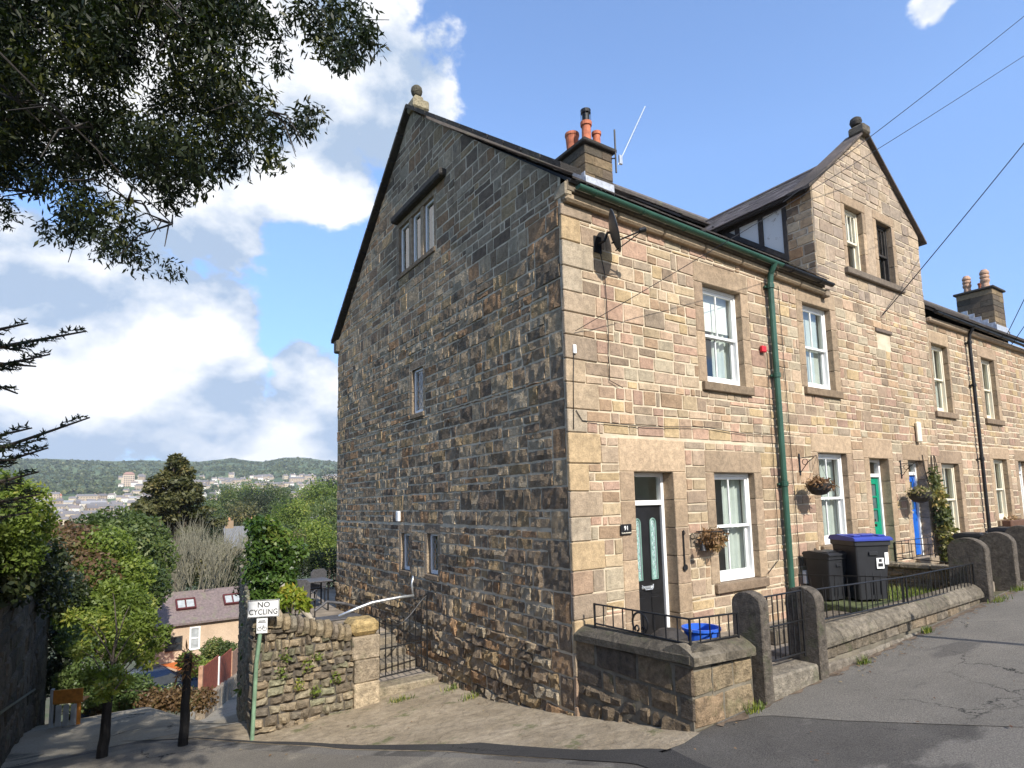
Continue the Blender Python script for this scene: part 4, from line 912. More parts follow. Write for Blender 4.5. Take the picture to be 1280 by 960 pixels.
def coping(c, p0, p1, wdt, h, n, col0, out):
    """saddle-back coping between two points (outer bottom edge), leaning in by wdt along out"""
    p0, p1, out = Vector(p0), Vector(p1), Vector(out); d = p1-p0; up = Vector((0, 0, 1))
    for i in range(n):
        a = p0+d*(i/n)+d.normalized()*.003; b = p0+d*((i+1)/n)-d.normalized()*.003; k = random.uniform(.75, 1.2); cl = tuple(x*k for x in col0)
        pr = [(-.05, 0), (-.05, h*.45), (.02, h*.72), (wdt*.45, h), (wdt*.6, h), (wdt+.02, h*.7), (wdt+.05, h*.45), (wdt+.05, 0)]
        vs = [a+out*x+up*z for x, z in pr]+[b+out*x+up*z for x, z in pr]; m_ = len(pr)
        c.add(vs, [(j, (j+1) % m_, m_+(j+1) % m_, m_+j) for j in range(m_)]+[tuple(range(m_))[::-1], tuple(range(m_, 2*m_))], 0, cl)
coping(c, (-.0, -.02, -.12), (-.0, -1.80, -.05), .30, .17, 3, (.13, .115, .09), (1, 0, 0))
coping(c, (-.04, -1.80, -.06), (.96, -1.80, -.10), .30, .18, 2, (.19, .165, .125), (0, 1, 0))
c.build('coping', M_YARD, t_)
def slab_post(label, x, y0, y1, zb, zt, th=.17, group='round topped stone gateposts'):
    p = MB(); fr = Fr((x, 0, 0), (0, -1, 0), (0, 0, 1), (-1, 0, 0)); a, b_ = -y1, -y0; r = (b_-a)/2; cx = (a+b_)/2; zc = zt-r*.8
    arc = [(cx+r*math.cos(t_), zc+r*.8*math.sin(t_)) for t_ in np.linspace(0, math.pi, 15)]
    poly = [(a, zb), (b_, zb)]+arc; k = len(poly); b2 = .012
    inn = [(cx+(u-cx)*(1-b2/r), zb+(v-zb)*(1-b2/2)) for u, v in poly]
    vs = [fr.p(u, v, -th) for u, v in inn]+[fr.p(u, v, -th+b2) for u, v in poly]+[fr.p(u, v, -b2) for u, v in poly]+[fr.p(u, v, 0) for u, v in inn]
    fs = [tuple(range(k))[::-1], tuple(range(3*k, 4*k))]+[(q*k+i, q*k+(i+1) % k, (q+1)*k+(i+1) % k, (q+1)*k+i) for q in range(3) for i in range(k)]
    p.add(vs, fs, 0, (.125, .108, .088)); return one(p, 'gatepost', M_YARD, label, 'gatepost', (x, (y0+y1)/2, zb), group)
slab_post('round-topped stone gatepost at the end of the corner wall, left of the black iron gate', .985, -1.92, -1.55, -.95, .55, .15)
slab_post('round-topped stone gatepost with a dark groove, right of the black iron gate', 2.06, -1.92, -1.52, -.85, .50, .17)
slab_post('broad blackened round-topped gatepost at the far end of the sloping railing', 7.12, -1.93, -1.38, -.5, .82, .19)
slab_post('dark round-topped gatepost across the opening, in front of the far bins', 8.36, -1.93, -1.42, -.4, .86, .18)
slab_post('small far round-topped gatepost behind the dark one, by the bins', 9.5, -1.93, -1.46, -.3, .93, .18)
# gate and threshold
s_ = MB(); s_.wb(1.145, 2.055, -1.90, -1.55, -1.0, -.36, .02, 0, (.27, .24, .19)); one(s_, 'threshold_stone', M_YARD, 'thick worn stone step under the black iron gate', 'step', (1.6, -1.7, -.6))
def iron_gate(label, P, Q, z0, ztl, zmid, nbar, curved=False, r=.009, kind=''):
    t_ = thing('iron_gate', label, 'gate', (P[0], P[1], z0)); f = MB(); P, Q = Vector((*P, 0)), Vector((*Q, 0))
    at = lambda a, z: P.lerp(Q, a)+Vector((0, 0, z))
    top = (lambda a: ztl(a)); f.tube([at(a, top(a)) for a in np.linspace(0, 1, 13)], r*1.2, 6); f.tube([at(0, z0+.05), at(1, z0+.05)], r*1.3, 6)
    if zmid: f.tube([at(0, zmid), at(1, zmid)], r*1.2, 6)
    f.tube([at(0, z0), at(0, top(0)+.04)], r*1.6, 6); f.tube([at(1, z0), at(1, top(1)+.04)], r*1.6, 6); f.build('gate_frame', M_IRON, t_)
    for i in range(1, nbar+1):
        a = i/(nbar+1); b_ = MB(); b_.tube([at(a, z0+.05), at(a, top(a)+(.05 if curved else 0))], r, 6)
        if curved: b_.lathe(at(a, top(a)+.05), [(.003, 0), (.018, .015), (.018, .03), (.003, .05)], 6)
        b_.build('bar', M_IRON, t_)
    for a, z in ((0, z0+.2), (0, top(0)-.15)): h_ = MB(); h_.tube([at(a, z), at(a, z)+Vector((-.05 if not curved else 0, 0, 0))+Vector((0, .03, 0))], .016, 6); h_.build('hinge', M_IRON, t_)
    return t_
tg = iron_gate('black iron gate between the two front gateposts, tall bars above a middle rail', (1.16, -1.75), (2.04, -1.75), -.30, lambda a: .46, .12, 8)
# side gate at the foot of the gable
tg2 = iron_gate('black iron side gate with knobbed bars between the dry wall and the gable', (-1.16, 3.86), (-.10, 4.02), -1.30, lambda a: -.30+.34*max(0, a-.45)**1.2*1.6-.16*math.sin(math.pi*min(1, a/.9)), -.80, 8, True, .010)
# railings
def railing(label, pts, nb, top, bot, name='railing', ornate=None, r=.008):
    """pts list of (x, y, zt, zb)"""
    t_ = thing(name, label, 'railing', pts[0][:3]); f = MB()
    f.tube([(x, y, zt) for x, y, zt, zb in pts], r*1.35, 6); f.tube([(x, y, zb) for x, y, zt, zb in pts], r*1.35, 6)
    for x, y, zt, zb in pts: f.tube([(x, y, zb-.08), (x, y, zt+.01)], r*1.8, 6)
    f.build('rails', M_IRON, t_)
    for (a, b_, n_) in zip(pts, pts[1:], nb):
        for i in range(1, n_+1):
            q = [a[j]+(b_[j]-a[j])*i/(n_+1) for j in range(4)]
            if ornate and abs(i/(n_+1)-ornate) < .0: continue
            m_ = MB(); m_.tube([(q[0], q[1], q[3]), (q[0], q[1], q[2])], r, 6); m_.build('bar', M_IRON, t_)
    return t_
tr_ = railing('low black railing with a scroll on the corner yard wall', [(.10, -.25, .33, .10), (.10, -1.70, .36, .11), (.88, -1.70, .33, .09)], [8, 4], 0, 0)
sc_ = MB(); cy_, cz_ = -1.02, .22; sc_.tube([(.085, cy_+.115*math.cos(a), cz_+.115*math.sin(a)) for a in np.linspace(-.9, math.pi+.9, 22)], .012, 6)
for sg in (-1, 1): sc_.tube([(.085, cy_+sg*(.045+.032*math.cos(a)*(1-a/14)), cz_-.065+.038*math.sin(a)*(1-a/14)) for a in np.linspace(-.5, 5, 16)], .010, 6)
sc_.build('scroll', M_IRON, tr_)
railing('long black railing rising along the low wall in front of the blue-lidded bin', [(2.30, -1.74, .44, .07), (4.72, -1.74, .39, .03), (7.10, -1.74, .40, .03)], [16, 17], 0, 0)
railing('thin black railing running back from the street to the green downpipe between two yards', [(4.71, -1.70, .38, -.1), (4.71, -.12, .28, -.36)], [7], 0, 0, r=.006)
railing('short thin railing on top of the dark wall below the blue door', [(7.44, -1.30, .66, .36), (7.44, -.40, .66, .40), ], [2], 0, 0, r=.006)
railing('thin railing across the yard in front of the climbing plant', [(7.44, -.42, .68, .34), (9.1, -.42, .70, .36)], [5], 0, 0, r=.006)
# low wall in front of the second yard
t_ = thing('garden_wall', 'low stone street wall with rounded mossy coping between the two gateposts', 'wall', (4.6, -1.78, -.5)); w = MB()
def base_z(x): return H(x, -1.8)
bt = lambda x: lerp(x, [(2.25, -.22), (4.3, -.17), (7.12, -.12)])
for i in range(12):
    x0, x1 = 2.26+i*(4.84/12), 2.26+(i+1)*(4.84/12); zb, zt = base_z(x0)-.15, bt(x0)
    z = zt; k = 0
    w.stone(YW1, x0, x1, zt-.19, zt, col=pal([(.25, .20, .14), (.19, .16, .12), (.30, .24, .17), (.22, .19, .15)]), joint=.007, **{**{k_: v_ for k_, v_ in kwy.items() if k_ != 'joint'}})
    w.stone(Fr((0, -1.86, 0), (1, 0, 0), (0, 0, 1), (0, -1, 0)), x0, x1, zb, zt-.19, col=pal([(.28, .25, .20), (.24, .21, .17)]), h=.01, rough=.012, edge=.03, step=.1, jit=.012, joint=.001)
w.add([(2.26, -1.77, -1), (7.11, -1.77, -1), (7.11, -1.77, -.13), (2.26, -1.77, -.23), (2.26, -1.50, -1), (7.11, -1.50, -1), (7.11, -1.50, -.13), (2.26, -1.50, -.23)], [(0, 1, 2, 3), (7, 6, 5, 4), (3, 2, 6, 7)], 1)
w.build('wall_body', [M_YARD, M_MORT_Y], t_); c = MB()
n_ = 11
for i in range(n_):
    xa, xb = 2.26+4.84*i/n_, 2.26+4.84*(i+1)/n_; za, zb_ = bt(xa), bt(xb)
    for (p0, p1) in [((xa, -1.80, za-.01), (xb, -1.80, zb_-.01))]:
        k = random.uniform(.8, 1.2); cl = tuple(x*k for x in (.20, .175, .135)); pr = [(-.06, .0), (-.06, .05), (-.02, .13), (.06, .19), (.15, .21), (.24, .19), (.31, .12), (.33, .0)]
        vs = [(p0[0]+.004, p0[1]+x, p0[2]+z) for x, z in pr]+[(p1[0]-.004, p1[1]+x, p1[2]+z) for x, z in pr]; m_ = len(pr)
        c.add(vs, [(j, (j+1) % m_, m_+(j+1) % m_, m_+j) for j in range(m_)]+[tuple(range(m_))[::-1], tuple(range(m_, 2*m_))], 0, cl)
c.build('coping', M_YARD, t_)
# dividing wall between yard 2 and 3, low wall beyond
t_ = thing('garden_wall', 'dark rubble wall across the yard, right of the grass and below the blue door', 'wall', (7.42, -1, -.2)); w = MB()
DW = Fr((7.40, 0, 0), (0, -1, 0), (0, 0, 1), (-1, 0, 0)); courses(w, DW, .02, 1.5, -.5, .22, [], .25, (.1, .18), (.16, .34), PDK, seg=(.5, 1), h=.02, rough=.012, edge=.02, step=.12, jit=.008)
w.wb(7.40, 7.62, -1.49, -.03, -.5, .22, 0, 1); w.build('wall_body', [M_YARD, M_MORT_Y], t_)
c = MB()
for i in range(3): c.wb(7.34, 7.68, -1.5+i*.5, -1.01+i*.5, .222, .30, .015, 0, (.27, .23, .17))
c.build('coping', M_YARD, t_)
t_ = thing('garden_wall', 'far low street wall with flat coping beyond the dark gateposts', 'wall', (12, -1.78, 0)); w = MB()
FW = Fr((0, -1.78, 0), (1, 0, 0), (0, 0, 1), (0, -1, 0))
courses(w, FW, 9.7, 32, -.4, .42, [], .28, (.18, .28), (.3, .6), P_YARD, seg=(.6, 1.6), h=.016, rough=.006, step=.4, edge=.02); w.wb(9.7, 32, -1.77, -1.5, -.5, .42, 0, 1); w.build('wall_body', [M_YARD, M_MORT_Y], t_)
c = MB(); coping(c, (9.7, -1.80, .42), (32, -1.80, .55), .3, .16, 26, (.2, .17, .13), (0, 1, 0)); c.build('coping', M_YARD, t_)
# inner low kerb slab in yard 1
s_ = MB(); s_.wb(2.6, 4.6, -1.0, -.7, -.40, -.20, .015, 0, (.20, .17, .13)); one(s_, 'kerb_stone', M_YARD, 'long dark kerb stone lying in the yard behind the long railing', 'kerb stone', (3.6, -.85, -.4))

# wheelie bins
M_BIN = mat('black_bin_plastic', (.022, .023, .026), .45, .15, 9); M_LID = mat('blue_lid_plastic', (.035, .055, .30), .42, .1)
def bin_(label, x, y, z, rz, s=1.0, lid=M_LID, open_=False, group='wheeled bins in the yards', sticker=False):
    t_ = thing('wheelie_bin', label, 'wheeled bin', (0, 0, 0), group); t_.location = (x, y, z); t_.rotation_euler = (0, 0, rz); t_.scale = (s, s, s)
    b = MB(); w0, d0, w1, d1, h = .235, .24, .285, .30, .92; k = .03
    rings = []
    for (w_, d_, z_) in ((w0, d0, .04), (w0+.008, d0+.01, .3), (w1-.008, d1-.012, .84), (w1-.004, d1-.004, .845), (w1+.012, d1+.01, .85), (w1+.012, d1+.01, h)):
        q = []
        for sx, sy in ((1, 1), (-1, 1), (-1, -1), (1, -1)):
            for (ax, ay) in (((0, k), (k*.3, k*.3), (k, 0)) if sx*sy > 0 else ((k, 0), (k*.3, k*.3), (0, k))): q.append((sx*(w_-ax), sy*(d_-ay), z_))
        rings.append(q)
    vs = sum(rings, []); n_ = 12; fs = [(i*n_+j, i*n_+(j+1) % n_, (i+1)*n_+(j+1) % n_, (i+1)*n_+j) for i in range(len(rings)-1) for j in range(n_)]+[tuple(range(n_))[::-1]]
    b.add(vs, fs); 
    for xx in (-.12, .0, .12): b.wb(xx-.012, xx+.012, -.262-.0, -.25, .12, .70, .004)
    b.wb(-.07, .07, -.305, -.285, .70, .76, .006)
    b.build('bin_body', M_BIN, t_)
    l = MB(); z0 = h+.002
    pr = [(-.335, .0), (-.335, .028), (-.29, .055), (.12, .085), (.27, .07), (.31, .03), (.31, 0)]
    vs = [(-.31, y_, z0+z_) for y_, z_ in pr]+[(.31, y_, z0+z_) for y_, z_ in pr]; m_ = len(pr)
    vs = [(x_*(.985 if z_-z0 > .05 else 1), y_, z_) for x_, y_, z_ in vs]
    l.add(vs, [(j, (j+1) % m_, m_+(j+1) % m_, m_+j) for j in range(m_)]+[tuple(range(m_))[::-1], tuple(range(m_, 2*m_))])
    l.wb(-.10, .10, -.20, -.08, z0+.066, z0+.088, .01); l.wb(-.26, -.14, -.25, .2, z0+.058, z0+.083, .01); l.wb(.14, .26, -.25, .2, z0+.058, z0+.083, .01)
    l.build('lid', lid, t_)
    hd = MB(); hd.tube([(-.2, .30, h-.05), (-.2, .36, h-.02), (.2, .36, h-.02), (.2, .30, h-.05)], .016, 8); hd.build('handle', M_BIN, t_)
    for sx in (-1, 1):
        wh = MB(); wh.lathe((sx*.24, .22, .10), [(.03, -.0), (.10, .0), (.105, .01), (.105, .045), (.10, .05), (.03, .05)], 20, ax=(sx, 0, 0)); wh.build('wheel', M_IRON, t_)
    if sticker:
        st = MB(); st.wb(.05, .17, -.2885+.0, -.2865, .50, .66, .0); st.wb(.0-.0+.19, .25, -.288, -.286, .56, .74, 0); s2 = st.build('sticker', M_WHITE, t_)
        sm = MB(); sm.wb(.07, .15, -.2905, -.289, .53, .58, 0); sm.wb(.085, .135, -.2905, -.289, .60, .645, 0); sm.build('sticker_print', M_BIN, s2)
    return t_
bin_('large black wheeled bin with blue lid and white sticker, near the green door', 5.55, -.72, -.14, R(-28), 1.06, sticker=True)
bin_('black wheeled bin with black lid half hidden behind the blue-lidded one', 5.12, -.36, -.14, R(-8), .80, M_BIN)
bin_('black wheeled bin behind the far dark gatepost', 9.35, -1.0, -.02, R(0), .80, M_BIN)
bin_('black-lidded wheeled bin, rightmost of the bins beyond the gateposts', 10.8, -1.1, -.02, R(6), .85, M_BIN)
# bucket of toys behind the corner wall
t_ = thing('bucket', 'open blue plastic tub behind the corner wall railing', 'tub', (.98, -1.12, -.46)); b = MB()
b.lathe((.98, -1.12, -.46), [(.15, 0), (.19, .36), (.20, .50), (.225, .51), (.225, .54), (.195, .54), (.17, .1)], 24); b.build('tub', mat('blue_plastic', (.03, .12, .55), .35, .1), t_, smooth=False)
b = MB(); b.tube([(.98+.225*math.cos(a), -1.12+.225*math.sin(a)*.3-.05, .07-.10*math.sin(a)) for a in np.linspace(0, math.pi, 10)], .006, 5); b.build('handle', M_STEEL, t_)
b = MB(); b.lathe((.62, -.95, -.46), [(.20, 0), (.22, .3), (.21, .46), (.12, .53), (.02, .55)], 18); one(b, 'log_basket', M_TIMB, 'dark rounded lidded basket on the ground beside the blue tub', 'basket', (.62, -.95, -.46))
# house number plate
t_ = thing('house_number_plate', 'small black plate with white 91 beside the black door', 'sign', (.93, 0, 1.19)); b = MB(); b.box(FRONT, .80, 1.00, 1.12, 1.26, .026, .036, .003); b.build('plate', M_BLACK, t_)
def text(s, size, fr, u, v, n, mtl, parent, name='lettering', th=.002, align='CENTER', sx=1.0, weight=0.0):
    cu = bpy.data.curves.new(name, 'FONT'); cu.body = s; cu.size = size; cu.align_x = align; cu.align_y = 'CENTER'; cu.extrude = th; cu.offset = weight; cu.space_character = 1.05
    o = bpy.data.objects.new(name, cu); COL.objects.link(o); cu.materials.append(mtl)
    m_ = Matrix((fr.U*sx, fr.V, fr.N)).transposed().to_4x4(); m_.translation = fr.p(u, v, n)-ORG.get(parent, Vector())
    dg = bpy.context.evaluated_depsgraph_get(); me = bpy.data.meshes.new_from_object(o.evaluated_get(dg)); bpy.data.objects.remove(o); o = bpy.data.objects.new(name, me); COL.objects.link(o)
    o.matrix_basis = m_; o.parent = parent; return o
text('91', .082, FRONT, .90, 1.205, .0365, M_WHITE, t_, weight=.001); b = MB()
x = .815
while x < .985: w_ = random.uniform(.006, .014); b.box(FRONT, x, x+w_, 1.138, 1.138+random.choice([.010, .013, .016]), .036, .0375, 0); x += w_+.005
b.build('small_lettering', M_CREAM, t_)
# satellite dish
t_ = thing('satellite_dish', 'dark satellite dish on a wall arm high above the black door', 'satellite dish', (.62, 0, 5.15)); b = MB()
dc = Vector((.66, -.30, 5.20)); dn = Vector((.76, -.66, .22)).normalized(); prof = [(.002, -.055)]+[(.285*k/8, -.055+.065*(k/8)**2) for k in range(1, 9)]+[(.29, .015), (.29, .009)]+[(.285*k/8, -.063+.065*(k/8)**2) for k in range(8, 0, -1)]+[(.002, -.063)]
b.lathe(dc, prof, 28, ax=dn); b.build('dish', mat('dark_grey_mesh', (.05, .055, .06), .5, .2), t_, smooth=True)
b = MB(); tip = dc+dn*.40+Vector((0, 0, -.10)); b.tube([dc-dn*.05+Vector((0, 0, -.16)), tip], .011, 6); b.tube([dc+dn*.0+Vector((.0, 0, -.28)), tip], .008, 6); b.build('feed_arm', M_IRON, t_)
b = MB(); b.lathe(tip, [(.02, -.03), (.035, -.02), (.035, .06), (.02, .07)], 10, ax=-dn); b.build('receiver', M_IRON, t_)
b = MB(); b.tube([(.60, -.02, 5.10), (.60, -.16, 5.10), (.62, -.2, 5.2), dc-dn*.05], .018, 8); b.box(FRONT, .53, .67, 4.98, 5.22, .015, .03, .004); b.build('wall_bracket', M_IRON, t_)
# cables on the facade
def cable(label, pts, r=.006, mtl=None, sag=0):
    b = MB(); b.tube(pts, r, 5); return one(b, 'cable', mtl or M_IRON, label, 'cable', pts[0], smooth=True)
cable('thin black cable dropping from the satellite dish to the string course', [(.60, -.04, 5.1), (.70, -.035, 4.7), (.72, -.035, 3.9), (.71, -.035, 3.2), (.95, -.035, 3.12)])
cable('thin cable running along above the ground floor lintels', [(.10, -.035, 2.75), (.20, -.035, 2.62), (1.4, -.04, 2.60), (2.6, -.04, 2.66), (3.6, -.04, 2.60), (4.42, -.045, 2.62)])
cable('thin cable dropping down beside the corner', [(.10, -.035, 3.6), (.07, -.035, 3.1), (.05, -.035, 2.5)], .005)
cable('thin dark cable running down left of the green downpipe', [(4.38, -.035, 4.05), (4.36, -.035, 2.6), (4.34, -.04, 1.2), (4.30, -.04, .55), (3.98, -.05, .36)], .006)
cable('thin dark cable running down right of the green downpipe', [(4.86, -.035, 5.3), (4.88, -.035, 3.5), (4.90, -.04, 1.0), (4.92, -.04, .3)], .006)
b = MB(); b.box(FRONT, .085, .135, 3.50, 3.62, .02, .05, .006); one(b, 'junction_box', M_WHITE, 'tiny white cable box near the house corner', 'cable box', (.1, 0, 3.5))
b = MB(); b.box(FRONT, 4.20, 4.32, 4.02, 4.13, .02, .08, .012); one(b, 'alarm_box', mat('red_plastic', (.62, .02, .03), .4, .1), 'small red alarm box left of the green downpipe', 'alarm box', (4.26, 0, 4.0))
b = MB(); b.box(FRONT, 4.98, 5.12, .10, .32, .02, .09, .01); one(b, 'meter_box', M_WHITE, 'small white meter box low on the wall right of the green downpipe', 'meter box', (5.05, 0, .1))
b = MB(); b.box(FRONT, 9.70, 9.86, 2.68, 3.14, .02, .10, .03); one(b, 'alarm_box', M_CREAM, 'tall cream burglar alarm box above the blue door', 'alarm box', (9.8, 0, 2.7))
b = MB(); b.box(GABLE, -5.45, -5.33, 1.26, 1.46, .03, .09, .01); one(b, 'wall_light', M_WHITE, 'small white box light above the low gable windows', 'light', (0, 5.4, 1.3))
b = MB(); b.tube([(-.02, 4.75, .25), (-.06, 4.75, .1), (-.05, 4.72, -.12)], .02, 8); b.tube([(-.06, 4.66, -.11), (-.35, 4.68, -.115), (-.85, 4.72, -.16), (-1.15, 4.74, -.24), (-1.45, 4.76, -.34)], .026, 10)
one(b, 'handrail', M_STEEL, 'pale galvanised tube handrail sloping out from the gable above the side gate', 'handrail', (-.05, 4.7, -.1), smooth=True)
# hanging baskets
def straw_mat():
    return leaf_mat('dried_plants', (.10, .045, .02), (.26, .15, .07), (.36, .26, .12), .2)
M_STRAW = straw_mat()
def leaves(n, centers, rad, size, aspect=.5, seed=0, droop=0.0, up=0.0, shell=.35, out=.5, fold=False):
    """leaf quads scattered through ellipsoidal clumps; returns V, F, tint"""
    rg = np.random.default_rng(seed); centers = np.asarray(centers, float).reshape(-1, 3); rad = np.asarray(rad, float)
    if rad.ndim == 0: rad = np.full((len(centers), 3), float(rad))
    elif rad.ndim == 1 and len(rad) == 3 and len(centers) != 3: rad = np.tile(rad, (len(centers), 1))
    elif rad.ndim == 1: rad = np.repeat(rad[:, None], 3, 1)
    vol = rad.prod(1)**(2/3); ix = rg.choice(len(centers), n, p=vol/vol.sum())
    d = rg.normal(size=(n, 3)); d /= np.linalg.norm(d, axis=1)[:, None]; r = rg.random(n)**shell
    c = centers[ix]+d*r[:, None]*rad[ix]
    nv = d*out+rg.normal(size=(n, 3))*.6; nv[:, 2] += up; nv /= np.linalg.norm(nv, axis=1)[:, None]
    t = rg.normal(size=(n, 3)); t[:, 2] -= droop; t -= (t*nv).sum(1)[:, None]*nv; t /= np.linalg.norm(t, axis=1)[:, None]; b = np.cross(nv, t)
    s = size*rg.uniform(.6, 1.35, n)[:, None]; w = s*aspect
    V = np.stack([c, c+t*s*.45+b*w*.5, c+t*s, c+t*s*.45-b*w*.5], 1).reshape(-1, 3)
    if fold: V = V.reshape(n, 4, 3); V[:, 1] += nv*w*.25; V[:, 3] += nv*w*.25; V = V.reshape(-1, 3)
    F = np.arange(n*4).reshape(n, 4); ct = rg.random(len(centers)); tint = np.repeat(np.clip(.55*ct[ix]+.45*rg.random(n), 0, 1), 4)
    return V, F, tint
def basket(label, x, y, z, arm_z, s=1.0, lush=False, square=False):
    t_ = thing('hanging_basket', label, 'hanging basket', (x, 0, arm_z), 'hanging baskets on the front walls'); b = MB()
    fr = FRONT
    b.box(fr, x-.02, x+.02, arm_z-.30, arm_z+.08, .014, .026, .003); b.tube([(x, -.02, arm_z), (x, y, arm_z+.02)], .008, 6); b.tube([(x, -.02, arm_z-.26), (x, y*.5, arm_z-.08), (x, y*.85, arm_z)], .007, 6)
    b.tube([(x, -.12+.05*math.cos(a), arm_z-.07+.05*math.sin(a)) for a in np.linspace(0, 2*math.pi, 14)], .006, 5); b.build('bracket', M_IRON, t_)
    c_ = MB()
    for k in range(3): a = k*2.1+.4; c_.tube([(x, y, arm_z+.01), (x+.17*s*math.cos(a), y+.17*s*math.sin(a), z)], .003, 4)
    c_.build('chain', M_IRON, t_)
    c_ = MB(); c_.lathe((x, y, z-.17*s), [(.03*s, 0), (.10*s, .02*s), (.155*s, .08*s), (.18*s, .17*s), (.17*s, .17*s), (.10*s, .09*s)], 16); c_.build('basket_bowl', M_TIMB, t_)
    V, F, T = leaves(420, [(x, y, z+.02), (x-.1*s, y, z), (x+.1*s, y, z), (x, y-.1*s, z-.02)], np.array([[.16*s, .16*s, .10*s]]*4), .06*s, .4, 5, droop=.3, up=.2)
    np_mesh('trailing_plants', V, F, M_STRAW if not lush else leaf_mat('basket_leaves', (.10, .12, .04), (.28, .22, .10), (.4, .16, .2), .25), T, t_)
basket('hanging basket of dry brown plants left of the ground floor window over the bin', 5.15, -.335, 1.78, 2.24, 1.15)
basket('wide hanging basket of mixed leaves in front of the blue door', 8.90, -.33, 1.60, 2.20, 1.25, lush=True)
# rectangular hay-rack basket with its bell bracket by the black door
t_ = thing('hanging_basket', 'wrought iron wall trough of dried brown flowers between black door and window', 'wall planter', (2.5, 0, 1.0), 'hanging baskets on the front walls'); b = MB()
b.tube([(2.30, -.04, 1.10), (2.30, -.30, 1.10), (2.72, -.30, 1.10), (2.72, -.04, 1.10), (2.30, -.04, 1.10)], .007, 5)
for i in range(8):
    x = 2.31+i*.058; b.tube([(x, -.30, 1.10), (x, -.26, .95), (2.51+(x-2.51)*.5, -.12, .83), (2.51+(x-2.51)*.5, -.03, .84)], .005, 5)
b.tube([(2.20, -.03, 1.0), (2.20, -.14, 1.0), (2.20, -.22, .96)], .007, 5); b.tube([(2.20, -.05+.035*math.cos(a), 1.03+.04*math.sin(a)) for a in np.linspace(0, 6.28, 12)], .007, 5); b.build('rack', M_IRON, t_)
b = MB(); b.lathe((2.20, -.22, .84), [(.055, 0), (.045, .02), (.03, .07), (.012, .09), (.005, .11)], 14); b.build('bell', M_IRON, t_)
V, F, T = leaves(900, [(2.42, -.17, 1.02), (2.60, -.17, 1.02), (2.51, -.17, .93)], np.array([[.14, .13, .12]]*3), .075, .35, 8, droop=.8); np_mesh('dried_flowers', V, F, M_STRAW, T, t_)
b = MB(); b.box(FRONT, 2.02, 2.05, .62, 1.12, .014, .03, .004); b.lathe((2.035, -.03, .60), [(.01, 0), (.045, .0), (.045, .012), (.01, .012)], 14, ax=(0, -1, 0)); b.tube([(2.035, -.03, 1.06), (2.035, -.06, 1.09), (2.035, -.03, 1.13)], .008, 5)
one(b, 'wall_bell_pull', M_IRON, 'long black iron ornament hanging on the stone right of the black door', 'ornament', (2.03, 0, .9))
# window box and climber
t_ = thing('window_box', 'brown wooden window box under the far right ground floor window', 'window box', (14.2, -.2, .7)); b = MB(); b.box(FRONT, 13.95, 15.0, .62, .85, .02, .26, .02); b.build('box', mat('brown_wood', (.10, .05, .03), .8, .3, 14), t_)
V, F, T = leaves(120, [(14.4, -.15, .88)], np.array([[.5, .1, .06]]), .07, .5, 3); np_mesh('plants', V, F, M_STRAW, T, t_)
M_LGRN = leaf_mat('bright_leaves', (.085, .125, .022), (.185, .235, .04), (.36, .33, .07), .38)
M_MGRN = leaf_mat('mid_green_leaves', (.048, .072, .02), (.105, .14, .038), (.21, .21, .06), .32)
M_DGRN = leaf_mat('dark_green_leaves', (.014, .022, .009), (.034, .048, .016), (.08, .08, .025), .25)
M_OLIV = leaf_mat('olive_leaves', (.045, .052, .02), (.11, .105, .035), (.20, .155, .055), .25)
M_IVY = leaf_mat('ivy_leaves', (.03, .065, .014), (.09, .15, .028), (.22, .25, .06), .25, .35)
M_BROWN = leaf_mat('reddish_brush', (.10, .055, .03), (.17, .11, .05), (.10, .14, .04), .3)
t_ = thing('climbing_plant', 'straggly flowering climber on the wall right of the blue door', 'climbing plant', (10.3, -.15, -.02)); b = MB()
for k in range(5):
    random.seed(50+k); p = [Vector((10.35+random.uniform(-.1, .1), -.12, -.02))]
    for j in range(9): p.append(p[-1]+Vector((random.uniform(-.12, .08), random.uniform(-.03, .03), .27)))
    b.tube([(q.x, min(-.06, q.y), q.z) for q in p], .012, 5)
b.build('stem', M_BARK, t_); V, F, T = leaves(1500, [(10.35, -.22, .3), (10.3, -.2, .7), (10.2, -.2, 1.1), (10.1, -.2, 1.5), (9.95, -.2, 1.9)], np.array([[.26, .16, .3], [.28, .17, .3], [.24, .15, .3], [.2, .13, .3], [.13, .1, .25]]), .10, .55, 4, droop=.2)
np_mesh('leaves', V, F, leaf_mat('climber_leaves', (.07, .09, .03), (.20, .19, .07), (.42, .30, .10), .3), T, t_)

# ================================================================== left: dry wall, terrace, sign, posts
random.seed(21)
t_ = thing('dry_stone_wall', 'rough dry stone wall with upright coping stones and a dressed end pillar by the side gate', 'wall', (-2.1, 3.5, -1.6)); w = MB()
BW = Fr((0, 3.52, 0), (1, 0, 0), (0, 0, 1), (0, -1, 0)); wt = lambda u: lerp(u, [(-3.05, -.10), (-2.75, -.14), (-2.3, -.30), (-1.6, -.50)])
PB = [(.28, .23, .16), (.34, .27, .18), (.22, .18, .13), (.38, .31, .21), (.18, .155, .12), (.31, .27, .19), (.25, .24, .16)]
z = -1.95
while z < -.08:
    x = -3.06+random.uniform(-.03, 0); hz = random.uniform(.075, .15); 
    while x < -1.62:
        ww = random.uniform(.10, .26)*(.7 if z > -1.0 else 1.0)
        if wt(x+ww/2) > z+.03:
            w.stone(BW, x, min(x+ww, -1.60), z+random.uniform(-.02, .02), z+hz+random.uniform(-.02, .015), h=.02, rough=.010, edge=.035, step=.045, jit=.018, col=pal(PB, .2), lim=lambda u: wt(u)+.02, dome=.045*random.uniform(.5, 1.4), joint=.004)
        x += ww
    z += hz
BL = Fr((-3.06, 3.52, 0), (0, -1, 0), (0, 0, 1), (-1, 0, 0))   # left return
